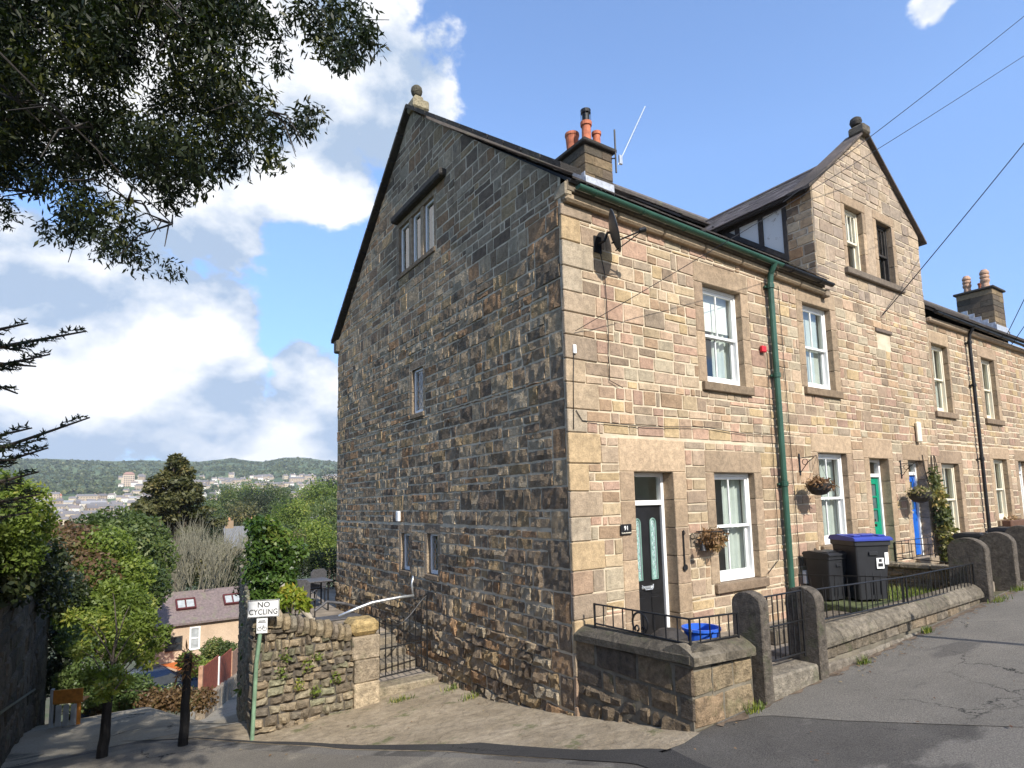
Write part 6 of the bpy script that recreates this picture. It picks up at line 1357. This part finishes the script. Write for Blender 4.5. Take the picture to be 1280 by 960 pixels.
# fallen leaves
n_ = 260; Vs = []
for _ in range(n_):
    if rgn.random() < .5: px_ = rgn.uniform(2.3, 9); py_ = -1.95-abs(rgn.normal(0, .12))
    else: px_, py_ = rgn.uniform(-4.5, 5), rgn.uniform(-4.5, 3)
    if px_ > 0 and py_ > -1.9: continue
    z_ = H(px_, py_)+.022; a = rgn.uniform(0, 6.28); s_ = rgn.uniform(.012, .03); dx, dy = math.cos(a)*s_, math.sin(a)*s_; Vs += [(px_-dx, py_-dy, z_), (px_+dy*.5, py_-dx*.5, z_+.006), (px_+dx, py_+dy, z_+.004), (px_-dy*.5, py_+dx*.5, z_+.007)]
V = np.array(Vs); tag(np_mesh('fallen_leaves', V, np.arange(len(V)).reshape(-1, 4), M_STRAW, np.repeat(rgn.random(len(V)//4), 4)), 'scattered dry fallen leaves on the pavement and road', 'leaves', kind='stuff')

# ================================================================== trees down the slope
rg = np.random.default_rng(8)
c0 = PX(218, 640, 46); 
cl, rd = [], []
for i in range(16):
    a = i/15; zc = 5.6*(a); wd = 3.3*(1-a)**.8+.25
    for k in range(7 if a < .8 else 3):
        th = rg.uniform(0, 6.28); q = wd*rg.uniform(.35, 1); cl.append((c0.x+q*math.cos(th), c0.y+q*math.sin(th), c0.z-1.4+zc+rg.uniform(-.15, .15))); rd.append((.85*(1-a*.6), .85*(1-a*.6), .32))
tree('cedar_tree', 'broad olive-brown cedar with layered boughs and a pointed tip, tallest tree on the slope', 'tree', (c0.x, c0.y, H(c0.x, c0.y)-.3), 9, cl, np.array(rd), 26000, .30, M_OLIV, 71, trunk_r=.3, up=.7, shell=.35, trunk_to=(c0.x, c0.y, c0.z+4.4))
# bare twiggy tree
bb = Vector(grd(238, 745, 33)); t_ = thing('bare_tree', 'pale leafless twiggy shrub tree with upright fan of branches', 'tree', bb); b = MB(); random.seed(17); top = PX(235, 650, 33); hh_ = top.z-bb.z
def twig(p, d, l, r, k):
    q = p+d*l*.5+Vector((random.uniform(-.05, .05), random.uniform(-.05, .05), .05))*l; e = q+(d+Vector((0, 0, .25))).normalized()*l*.55; b.tube([p, q, e], [r, r*.75, r*.45], 4 if k else 6, cap=False)
    if k < 4:
        for _ in range(4 if k < 3 else 3):
            nd = (d+Vector((random.uniform(-.55, .55), random.uniform(-.55, .55), random.uniform(-.1, .5)))).normalized(); twig(q.lerp(e, random.uniform(.1, 1)), nd, l*random.uniform(.55, .8), r*.55, k+1)
for i in range(9): a = i*.7; twig(bb+Vector((0, 0, hh_*.12)), Vector((math.cos(a)*.55, math.sin(a)*.55, 1)).normalized(), hh_*.36, .09, 0)
b.tube([bb, bb+Vector((0, 0, hh_*.14))], [.25, .2], 8); b.build('branches', mat('pale_twig_bark', (.20, .185, .13), .9, .3, 5), t_)
# small spruce
c0 = PX(297, 722, 34); cl, rd = [], []
for i in range(12):
    a = i/11; wd = .85*(1-a)+.05
    for k in range(5): th = rg.uniform(0, 6.28); cl.append((c0.x+wd*math.cos(th)*.8, c0.y+wd*math.sin(th)*.8, c0.z-.7+2.1*a)); rd.append((.28*(1-a*.6), .28*(1-a*.6), .14))
tree('spruce', 'small dark spruce right of the bare tree', 'tree', (c0.x, c0.y, H(c0.x, c0.y)-.2), 3, cl, np.array(rd), 6000, .12, M_DGRN, 72, trunk_r=.08, limbs=False, up=.2, shell=.4, trunk_to=(c0.x, c0.y, c0.z+1.2))
# shrubs by the cottage
for i, (spots, mt_, lb, n_) in enumerate([([(268, 812, 26, .55), (282, 815, 26, .5), (293, 820, 26, .45), (262, 820, 26, .35)], M_MGRN, 'rounded green bush in front of the cottage wall, left of the fence top', 5000), ([(234, 826, 24, .38), (246, 830, 24, .36), (240, 836, 24, .35)], M_LGRN, 'low bright shrub below the cottage steps', 2600), ([(262, 835, 22, .3), (272, 838, 22, .28)], M_LGRN, 'yellowish clump just above the red fence', 1500),
    ([(185, 870, 17, .35), (165, 880, 16, .35), (200, 878, 16.5, .25)], M_LGRN, 'small bright plants between lane and parked car', 2000)]):
    mass('shrub', lb, 'shrub', spots, n_, .11, mt_, 80+i)
# mid-distance trees, each a thing
MT = [M_MGRN, M_LGRN, M_OLIV, M_DGRN]
mid = [(300, 690, 62, 3.4, 0), (262, 700, 50, 2.6, 2), (330, 665, 95, 5, 0), (395, 672, 85, 4.2, 1), (412, 640, 130, 6.5, 0), (372, 645, 120, 5.5, 1), (352, 640, 150, 6.5, 0), (300, 640, 150, 7, 2), (325, 625, 190, 7, 3), (400, 615, 210, 9, 1), (285, 622, 210, 8, 0), (420, 668, 100, 4.5, 0), (380, 622, 240, 9, 0),
       (345, 612, 260, 9, 0), (365, 680, 75, 2.8, 2), (312, 612, 260, 8, 1), (420, 605, 280, 10, 3), (255, 640, 140, 6, 0), (270, 668, 90, 4, 3), (285, 730, 40, 1.8, 3), (215, 700, 60, 4, 3), (180, 655, 160, 6, 0), (100, 668, 150, 5, 0), (60, 680, 120, 5, 0), (265, 760, 44, 2.2, 3), (200, 760, 40, 2.4, 0)]
where = ['right beside the grey-roofed house', 'below the cedar', 'above the ivy column', 'over the hedge', 'against the house wall edge, far off', 'between ivy column and house', 'just above the ivy column', 'behind the bare tree', 'dark, in mid slope', 'large and pale near the gable edge', 'right of the cedar top', 'low beside the gable edge', 'middle of the far wood', 'beyond the ivy column top', 'low olive one over the hedge', 'pale, right of the cedar', 'dark, high by the gable edge', 'right foot of the cedar', 'dark, at the cedar\'s right side', 'dark, behind the cottage right', 'dark, left foot of the cedar', 'left shoulder of the cedar', 'behind the thicket top', 'far left beyond the thicket', 'dark, behind the cottage roof', 'behind the cottage chimney']
for i, ((x, y, d, r, m_), wh) in enumerate(zip(mid, where)):
    c = np.array(pxc(x, y+6, d)); cl = clump_ellipsoid(c, (r*.75, r*.75, r*.6), 16, 100+i, .35); n_ = 6500 if d < 130 else 4200
    tree('slope_tree', 'leafy tree on the valley slope, '+wh, 'tree', (c[0], c[1], H(c[0], c[1])-.3), 0, cl, np.full((16, 3), r*.42), n_, max(.22, r*.085), MT[m_], 120+i, 'separate trees on the valley slope', trunk_r=r*.05, limbs=False, up=.5, shell=.35)
# ================================================================== cottage, car, fence
def rot_frame(px, py, d, yaw=None):
    o = PX(px, py, d); v = Vector((o.x-CAM.x, o.y-CAM.y, 0)).normalized(); a = math.atan2(v.x, v.y) if yaw is None else yaw
    U = Vector((math.cos(a), -math.sin(a), 0)); return Fr((o.x, o.y, 0), U, (0, 0, 1), Vector((-math.sin(a), -math.cos(a), 0)))
M_REND = stone_mat('pale_brown_render', bmp=.006, var=.12); 
def plain_house(label, fr, u0, u1, zb, ze, zr, dep, wins, wallc, roofc, name='cottage', cat='cottage', chim=None, detail=True):
    t_ = thing(name, label, cat, fr.p((u0+u1)/2, zb, 0)); w = MB()
    w.add([fr.p(u0, zb, 0), fr.p(u1, zb, 0), fr.p(u1, ze, 0), fr.p(u0, ze, 0), fr.p(u0, zb, -dep), fr.p(u1, zb, -dep), fr.p(u1, ze, -dep), fr.p(u0, ze, -dep), fr.p(u0, zr, -dep/2), fr.p(u1, zr, -dep/2)], [(0, 1, 2, 3), (1, 5, 6, 9, 2), (5, 4, 7, 6), (4, 0, 3, 8, 7)], 0, wallc); w.build('wall', M_REND, t_)
    r = MB(); sl = (zr-ze)/(dep/2); 
    for (a, b_, n0, sg) in ((u0-.15, u1+.15, .2, 1), (u0-.15, u1+.15, -dep-.2, -1)):
        e = ze-.2*sl
        p = [fr.p(a, e, n0), fr.p(b_, e, n0), fr.p(b_, zr, -dep/2), fr.p(a, zr, -dep/2)]; q = [v_+Vector((0, 0, .10)) for v_ in p]; r.add(p+q, [(4, 5, 6, 7), (0, 1, 5, 4), (3, 2, 1, 0), (1, 2, 6, 5), (0, 4, 7, 3)], 0, roofc)
    ro = r.build('roof', M_SLATE, t_)
    if chim:
        c = MB()
        for (a, b_) in chim: c.box(fr, a, b_, zr-.8, zr+.7, -dep/2-.3, -dep/2+.3, .02, 0, (.28, .2, .13)); c.lathe(fr.p((a+b_)/2, zr+.7, -dep/2), [(.13, 0), (.10, .3), (.12, .35)], 10, 0, (.4, .22, .12))
        c.build('chimney', M_REND, ro)
    for (a, b_, c_, d_, kind) in wins:
        wf = MB(); mtl = M_TIMB if kind == 'd' else M_WHITE
        for q in ((a, a+.07, c_, d_), (b_-.07, b_, c_, d_), (a+.07, b_-.07, c_, c_+.07), (a+.07, b_-.07, d_-.07, d_), (a+.07, b_-.07, (c_+d_)/2-.03, (c_+d_)/2+.03)): wf.box(fr, *q, .003, .05, .004)
        ww = wf.build('window', mtl, t_); g_ = MB(); g_.quad(fr.p(a+.07, c_+.07, .02), fr.p(b_-.07, c_+.07, .02), fr.p(b_-.07, d_-.07, .02), fr.p(a+.07, d_-.07, .02)); g_.build('glass_pane', mat('dark_pane' if kind == 'd' else 'pale_pane', (.03, .035, .04) if kind == 'd' else (.35, .37, .37), .08, .2), ww)  # pane colour is opaque grey
    return t_, ro
fr = rot_frame(256, 800, 30, R(-3)); 
zz = lambda py, d=30: PX(252, py, d).z
ct, cr_ = plain_house('small cottage with purple-grey roof, two skylights and beige walls below the lane', fr, -2.25, 2.25, -9.0, zz(774), zz(743)-.05, 3.0, [(-1.75, -1.0, zz(808), zz(791), 'd'), (-.70, -.22, zz(810), zz(782), 'w')], (.50, .38, .27), (.16, .125, .12), chim=[(-2.4, -1.85)])
slp = (zz(743)-.05-zz(774))/1.5
for a in (-1.25, .95):
    sk = MB(); f2 = Fr(fr.p(0, zz(774)+.16, 0), fr.U, (fr.N*-1+Vector((0, 0, slp))).normalized(), (fr.N*slp+Vector((0, 0, 1))).normalized())
    for q in ((a, a+.08, .55, 1.25), (a+.82, a+.90, .55, 1.25), (a+.08, a+.82, .55, .63), (a+.08, a+.82, 1.17, 1.25), (a+.41, a+.47, .63, 1.17)): sk.box(f2, *q, -.05, .10, .01)
    s2 = sk.build('skylight', mat('dark_red_frame', (.09, .02, .02), .5), cr_); g_ = MB(); g_.box(f2, a+.08, a+.82, .63, 1.17, .02, .04, 0); g_.build('glass_pane', MATS['pale_pane'], s2)
b = MB(); b.box(fr, -.95, .75, -9, zz(818), .05, 1.5, .02, 0, (.18, .16, .13)); b.box(fr, 1.0, 2.2, zz(812)-.1, zz(812), .05, .6, .02, 0, (.3, .27, .22)); b.build('porch', M_REND, ct)
b = MB(); b.box(fr, -2.5, -1.0, zz(823), zz(821), .05, 1.6, .01); b.build('awning', mat('orange_strip', (.55, .14, .03), .6), ct)
fr = rot_frame(297, 690, 60, R(4)); z_ = lambda py: PX(297, py, 60).z
plain_house('stone house with grey slate roof and two chimneys beside the ivy column, mid slope', fr, -1.0, 3.4, z_(740), z_(684), z_(660), 6, [(0.0, .7, z_(704), z_(692), 'w')], (.36, .27, .18), (.15, .155, .165), name='stone_cottage', chim=[(-1.0, -.2), (1.2, 2.0)])
# parked car
def car(label, p, yaw):
    t_ = thing('parked_car', label, 'car', (0, 0, 0)); t_.location = p; t_.rotation_euler = (0, 0, yaw); MC = mat('dark_blue_car_paint', (.02, .035, .075), .22, .1, 1, metal=.5)
    sec = [(-2.1, .35, .55), (-2.05, .75, .82), (-1.2, .86, .95), (-.55, .88, 1.42), (.75, .88, 1.45), (1.55, .87, 1.0), (2.05, .80, .88), (2.12, .4, .6)]
    def ring(x, w, h): return [(x, -w, .28), (x, -w*1.02, .6), (x, -w, min(h, .92)), (x, -w*(.72 if h > 1 else .9), h), (x, w*(.72 if h > 1 else .9), h), (x, w, min(h, .92)), (x, w*1.02, .6), (x, w, .28)]
    b = MB(); rs = [ring(x, w if w > .5 else .7, h) for x, w, h in sec]; n_ = 8; b.add(sum(rs, []), [(q*n_+i, (q+1)*n_+i, (q+1)*n_+(i+1) % n_, q*n_+(i+1) % n_) for q in range(len(rs)-1) for i in range(n_)]+[tuple(range(n_)), tuple(range((len(rs)-1)*n_, len(rs)*n_))[::-1]]); b.build('body', MC, t_, smooth=True)
    g_ = MB()
    for sg in (-1, 1): g_.add([(-1.0, sg*.885, .96), (1.35, sg*.885, .98), (.72, sg*.655, 1.38), (-.5, sg*.655, 1.36)], [(0, 1, 2, 3) if sg < 0 else (3, 2, 1, 0)])
    g_.add([(-1.13, -.72, 1.0), (-1.13, .72, 1.0), (-.6, .6, 1.40), (-.6, -.6, 1.40)], [(3, 2, 1, 0)]); g_.add([(1.50, -.72, 1.04), (1.50, .72, 1.04), (.82, .6, 1.43), (.82, -.6, 1.43)], [(0, 1, 2, 3)]); g_.build('windows', mat('dark_pane', (.03, .035, .04), .08), t_)
    for x in (-1.35, 1.35):
        for sg in (-1, 1): w = MB(); w.lathe((x, sg*.72, .31), [(.1, 0), (.31, 0), (.32, .03), (.32, .15), (.28, .19), (.1, .17)], 20, ax=(0, sg, 0)); w.build('wheel', M_IRON, t_)
    for sg in (-1, 1): w = MB(); w.box(WORLD, 2.03, 2.13, sg*.55-.16, sg*.55+.16, .62, .76, .03); w.build('headlight', M_WHITE, t_)
pc = PX(210, 848, 24); car('dark blue car parked below the lane in front of the cottage', (pc.x-.9, pc.y, pc.z-1.0), R(12))
# red fence and kerb wall
pA, pB = PX(250, 877, 17.5), PX(312, 833, 28); t_ = thing('board_fence', 'stepped reddish-brown board fence running down beside the path', 'fence', pA); n_ = 3; M_RED = mat('red_fence_boards', (.32, .085, .045), .75, .35, 9, bmp=.006); M_RED2 = mat('faded_fence_boards', (.40, .23, .15), .8, .3, 9)
for k in range(4):
    a, b_ = pA.lerp(pB, k/4), pA.lerp(pB, (k+1)/4); pb = MB(); d = Vector((b_.x-a.x, b_.y-a.y, 0)); L_ = d.length; U = d.normalized(); F2 = Fr((a.x, a.y, 0), U, (0, 0, 1), Vector((U.y, -U.x, 0))); nb_ = int(L_/.13)
    zt = a.z+.98+(0 if k else -.05)
    for i in range(nb_): pb.box(F2, i*L_/nb_+.004, (i+1)*L_/nb_-.004, a.z+(b_.z-a.z)*i/nb_+.05, zt-.25*i/nb_, 0, .02, .003)
    pb.build('panel', M_RED if k != 2 else M_RED2, t_); pp = MB(); pp.box(F2, -.06, .06, a.z-.2, zt+.08, -.06, .06, .01); pp.build('fence_post', M_WHITE if k == 1 else M_RED2, t_)
w = MB(); d = pB-pA; U = Vector((d.x, d.y, 0)).normalized(); F2 = Fr((pA.x, pA.y, 0), U, (0, 0, 1), Vector((U.y, -U.x, 0))); L_ = Vector((d.x, d.y, 0)).length
for i in range(16): a = i/16; w.box(F2, L_*a+.01, L_*(a+1/16)-.01, pA.z+d.z*a-1.0, pA.z+d.z*a+.04, -.12, .14, .03, 0, pal([(.42, .36, .28), (.36, .3, .23)]), .01)
one(w, 'kerb_wall', M_YARD, 'low pale stone kerb wall under the red fence', 'wall', pA)

# ================================================================== town on the far hill
rg = random.Random(4); M_FH = {}
def far_house(variant, w, d, h, rh, wc, rc):
    mb = MB(); mb.add([(-w/2, -d/2, -3), (w/2, -d/2, -3), (w/2, -d/2, h), (-w/2, -d/2, h), (-w/2, d/2, -3), (w/2, d/2, -3), (w/2, d/2, h), (-w/2, d/2, h), (-w/2, 0, h+rh), (w/2, 0, h+rh)], [(0, 1, 2, 3), (1, 5, 6, 9, 2), (5, 4, 7, 6), (4, 0, 3, 8, 7)], 0, wc)
    mb.add([(-w/2-.3, -d/2-.3, h-.1), (w/2+.3, -d/2-.3, h-.1), (w/2+.3, 0, h+rh+.15), (-w/2-.3, 0, h+rh+.15)], [(0, 1, 2, 3)], 1, rc); mb.add([(-w/2-.3, d/2+.3, h-.1), (w/2+.3, d/2+.3, h-.1), (w/2+.3, 0, h+rh+.15), (-w/2-.3, 0, h+rh+.15)], [(3, 2, 1, 0)], 1, rc)
    mb.box(WORLD, w*.3, w*.3+1, -.4, .6, h, h+rh+1.4, .05, 0, wc)
    n_ = max(2, int(w/3)); 
    for s_ in range(max(1, int(h/2.7))):
        for i in range(n_): x = -w/2+w*(i+.5)/n_; z = .8+s_*2.7; mb.quad((x-.5, -d/2-.03, z), (x+.5, -d/2-.03, z), (x+.5, -d/2-.03, z+1.3), (x-.5, -d/2-.03, z+1.3), 0, (.06, .065, .07))
    return mb
VAR = [('pale stone house', 9, 7, 5.2, 2.6, (.50, .42, .32), (.16, .15, .155)), ('white rendered house', 9, 7, 5, 2.5, (.72, .70, .64), (.20, .17, .16)), ('brown stone house', 10, 8, 5.5, 2.8, (.34, .26, .19), (.13, .12, .125)), ('red-roofed house', 9, 7, 4.6, 2.6, (.45, .36, .28), (.38, .13, .08)), ('long stone terrace', 26, 8, 6, 2.8, (.42, .34, .26), (.15, .145, .15)), ('long low grey-roofed building', 24, 12, 5, 3, (.5, .45, .38), (.27, .27, .28))]
protos = []; far_pos = [(math.radians(math.degrees(math.atan2(ray(161, 600).x, ray(161, 600).y))), 1330, 40)]
def place_far(vi, az_, r_, rot=None, sc_=1.0, label=None):
    x = CAM.x+r_*math.sin(R(az_)); y = CAM.y+r_*math.cos(R(az_)); z = H(x, y)+5*noise.noise(Vector((x*.012, y*.012, 0)))
    far_pos.append((math.radians(az_), r_, VAR[vi][1]))
    if len(protos) <= vi or protos[vi] is None:
        while len(protos) <= vi: protos.append(None)
        o = far_house(*VAR[vi]).build('far_house', [M_REND, M_SLATE]); protos[vi] = o
    else: o = protos[vi].copy(); COL.objects.link(o)
    o.location = (x, y, z); o.rotation_euler = (0, 0, (-R(az_)+(rg.uniform(-.6, .6) if rot is None else rot))); o.scale = (sc_,)*3
    tag(o, label or far_label(vi, az_, r_), 'house', 'houses of the town on the far hillside'); return o
def far_label(vi, az_, r_):
    xs = [(-99, 'behind the left thicket'), (-5.5, 'at the far left of the town'), (-3.5, 'left of the town middle'), (-1.5, 'under the big mansion'), (.3, 'right of the big mansion'), (3, 'behind the cedar'), (6, 'just right of the cedar'), (8.5, 'above the bare tree'), (10.5, 'above the grey slate roof'), (12.5, 'above the ivy column'), (14.5, 'between ivy column and gable'), (16.5, 'next to the gable edge')]
    rs = [(0, 'lowest'), (560, 'low'), (650, 'lower middle'), (760, 'middle'), (860, 'upper middle'), (980, 'high'), (1150, 'higher'), (1300, 'near the crest'), (1420, 'just under the crest')]
    zx = [t_ for a, t_ in xs if az_ >= a][-1]; zr = [t_ for a, t_ in rs if r_ >= a][-1]
    return 'tiny %s, %s, %s' % (VAR[vi][0].replace('long low grey-roofed building', 'long grey-roofed building'), zr, zx)
def az_of(px): v = ray(px, 600); return math.degrees(math.atan2(v.x, v.y))
# dense town centre, far left
for row, (r0, n_) in enumerate([(520, 10), (580, 11), (650, 12), (720, 12), (800, 12), (880, 12), (960, 10), (1060, 9)]):
    for i in range(n_):
        px = 30+150*(i+rg.uniform(-.35, .35))/n_+row*2
        vi = rg.choice([0, 0, 2, 2, 4, 5, 3 if rg.random() < .25 else 0, 1])
        place_far(vi, az_of(px), r0*rg.uniform(.96, 1.04), sc_=rg.uniform(.8, 1.15))
# scattered houses along the hill
for i in range(150):
    px = rg.uniform(150, 425); r_ = rg.choice([rg.uniform(900, 1500), rg.uniform(1150, 1550)]); place_far(rg.choice([0, 1, 0, 1, 2, 4]), az_of(px), r_, sc_=rg.uniform(.8, 1.25))
for px in (365, 395, 405, 330, 300, 287): place_far(rg.choice([0, 1]), az_of(px), rg.uniform(600, 800), sc_=.9)
# large many-storeyed building on the crest left
x_ = CAM.x+1330*math.sin(R(az_of(161))); y_ = CAM.y+1330*math.cos(R(az_of(161))); zb = H(x_, y_)
t_ = thing('far_mansion', 'tall pale many-storeyed building high on the far hill, left of the cedar tip', 'building', (x_, y_, zb)); w = MB(); F3 = Fr((x_, y_, zb), (math.cos(R(az_of(161))), -math.sin(R(az_of(161))), 0), (0, 0, 1), (-math.sin(R(az_of(161))), -math.cos(R(az_of(161))), 0))
w.box(F3, -9, 9, -5, 24, -14, 0, .1, 0, (.52, .42, .33)); w.box(F3, 9, 22, -5, 14, -14, -2, .1, 0, (.60, .55, .48)); w.box(F3, -12, -9, -5, 18, -12, -2, .1, 0, (.5, .42, .33))
for s_ in range(6):
    for i in range(5): w.quad(F3.p(-7.4+i*3.4, 1+s_*3.6, .1), F3.p(-5.6+i*3.4, 1+s_*3.6, .1), F3.p(-5.6+i*3.4, 3.2+s_*3.6, .1), F3.p(-7.4+i*3.4, 3.2+s_*3.6, .1), 0, (.07, .07, .08))
w.build('wall', M_REND, t_); r = MB(); r.add([F3.p(-10, 24, 1), F3.p(10, 24, 1), F3.p(10, 24, -15), F3.p(-10, 24, -15), F3.p(-5, 29, -7), F3.p(5, 29, -7)], [(0, 1, 5, 4), (1, 2, 5), (2, 3, 4, 5), (3, 0, 4)], 0, (.30, .17, .13)); r.build('roof', M_SLATE, t_)

# far woods (stuff)
nW = 15000; rg = np.random.default_rng(33)
az = np.radians(rg.uniform(-22, 22, nW)); r_ = 260*np.exp(rg.random(nW)*2.15); x = CAM.x+r_*np.sin(az); y = CAM.y+r_*np.cos(az)
dn_ = np.array([noise.noise(Vector((a*.006, b_*.006, 3))) for a, b_ in zip(x, y)]); azd = np.degrees(az)
town = (azd < 2)*(r_ > 500)*(r_ < 1150); keep = (dn_ > np.where(town, .12, -.40)) | (r_ > 1500)
for ha, hr, hw in far_pos: keep &= ~((np.abs(az-ha)*r_ < hw*.5+4.5) & (r_ > hr-75) & (r_ < hr+7))
x, y, r_ = x[keep], y[keep], r_[keep]
z = np_H(x, y)+np.array([noise.noise(Vector((float(a)*.012, float(b_)*.012, 0)))*5 for a, b_ in zip(x, y)]); sz = rg.uniform(4, 9, len(x))
cl = np.stack([x, y, z+sz*.55], 1); per = 16; cc = np.repeat(cl, per, 0); ss = np.repeat(sz, per)
dd = rg.normal(size=(len(cc), 3)); dd /= np.linalg.norm(dd, axis=1)[:, None]; dd[:, 2] = np.abs(dd[:, 2])*.9-.15; pos = cc+dd*ss[:, None]*np.array([.62, .62, .62])
nv = dd+rg.normal(size=dd.shape)*.45; nv /= np.linalg.norm(nv, axis=1)[:, None]; tt = np.cross(nv, rg.normal(size=dd.shape)); tt /= np.linalg.norm(tt, axis=1)[:, None]; bb_ = np.cross(nv, tt); s3 = (ss*.34)[:, None]
V = np.stack([pos-tt*s3, pos-bb_*s3*.8, pos+tt*s3, pos+bb_*s3*.8], 1).reshape(-1, 3); T = np.repeat(np.clip(.55*rg.random(len(x))[np.arange(len(x)).repeat(per)]+.4*rg.random(len(cc)), 0, 1), 4)
o = np_mesh('hillside_wood', V, np.arange(len(V)).reshape(-1, 4), M_FARW if 'M_FARW' in globals() else leaf_mat('far_wood_leaves', (.036, .054, .022), (.09, .11, .036), (.19, .175, .065), .15), T); tag(o, 'distant woods covering the far hillside', 'wood', kind='stuff')

# ================================================================== overhead wires and the post behind the viewpoint
def wire(label, A, px, py, d, r=.010, sag=.25):
    B = PX(px, py, d); A = Vector(A); pts = [A.lerp(B, i/16)-Vector((0, 0, sag*4*(i/16)*(1-i/16))) for i in range(17)]; b = MB(); b.tube(pts, r, 5); one(b, 'overhead_wire', M_IRON, label, 'wire', A, 'wires crossing the sky')
M_ = 0
wire('uppermost overhead wire, passing behind the ball finial of the front gable', (5.1, -.10, 6.9), 1420, -96, 13, .007, .1)
wire('long overhead wire running from the corner of the near facade across the front gable', (.12, -.05, 3.80), 1400, -10, 11, .005, .1)
wire('overhead wire ending at the right half of the front gable', (8.63, -.05, 5.36), 1400, 28, 12, .010, .05)
wire('overhead wire ending near the chimney of the far terrace', (15.4, -.05, 5.60), 1400, 120, 14, .010, .05)
wire('lowest overhead wire at the right edge, over the far terrace', (15.9, -.05, 5.55), 1400, 230, 15, .010, .02)
b = MB(); zg = H(4.25, -5.6); b.tube([(4.05, -5.6, zg-.3), (4.12, -5.6, zg+1.5), (4.22, -5.6, zg+2.75)], [.055, .05, .045], 10); b.lathe((4.22, -5.6, zg+2.75), [(.045, 0), (.06, .02), (.03, .08), (.01, .1)], 10); one(b, 'marker_post', M_POST, 'plain leaning post on the near verge, outside the picture to the right', 'post', (4.2, -5.6, zg))

# ================================================================== air: even haze round the whole place
hz = MB(); hz.wb(-2600, 2600, -400, 3400, -60, 320, 0); o = hz.build('haze', [])
mt = bpy.data.materials.new('haze_air'); mt.use_nodes = True; t = mt.node_tree; t.nodes.clear(); out = t.nodes.new('ShaderNodeOutputMaterial'); pv = t.nodes.new('ShaderNodeVolumePrincipled')
pv.inputs['Color'].default_value = (.86, .92, 1, 1); pv.inputs['Density'].default_value = .00013; pv.inputs['Anisotropy'].default_value = .1; t.links.new(pv.outputs[0], out.inputs['Volume'])
o.data.materials.append(mt); o['kind'] = 'stuff'
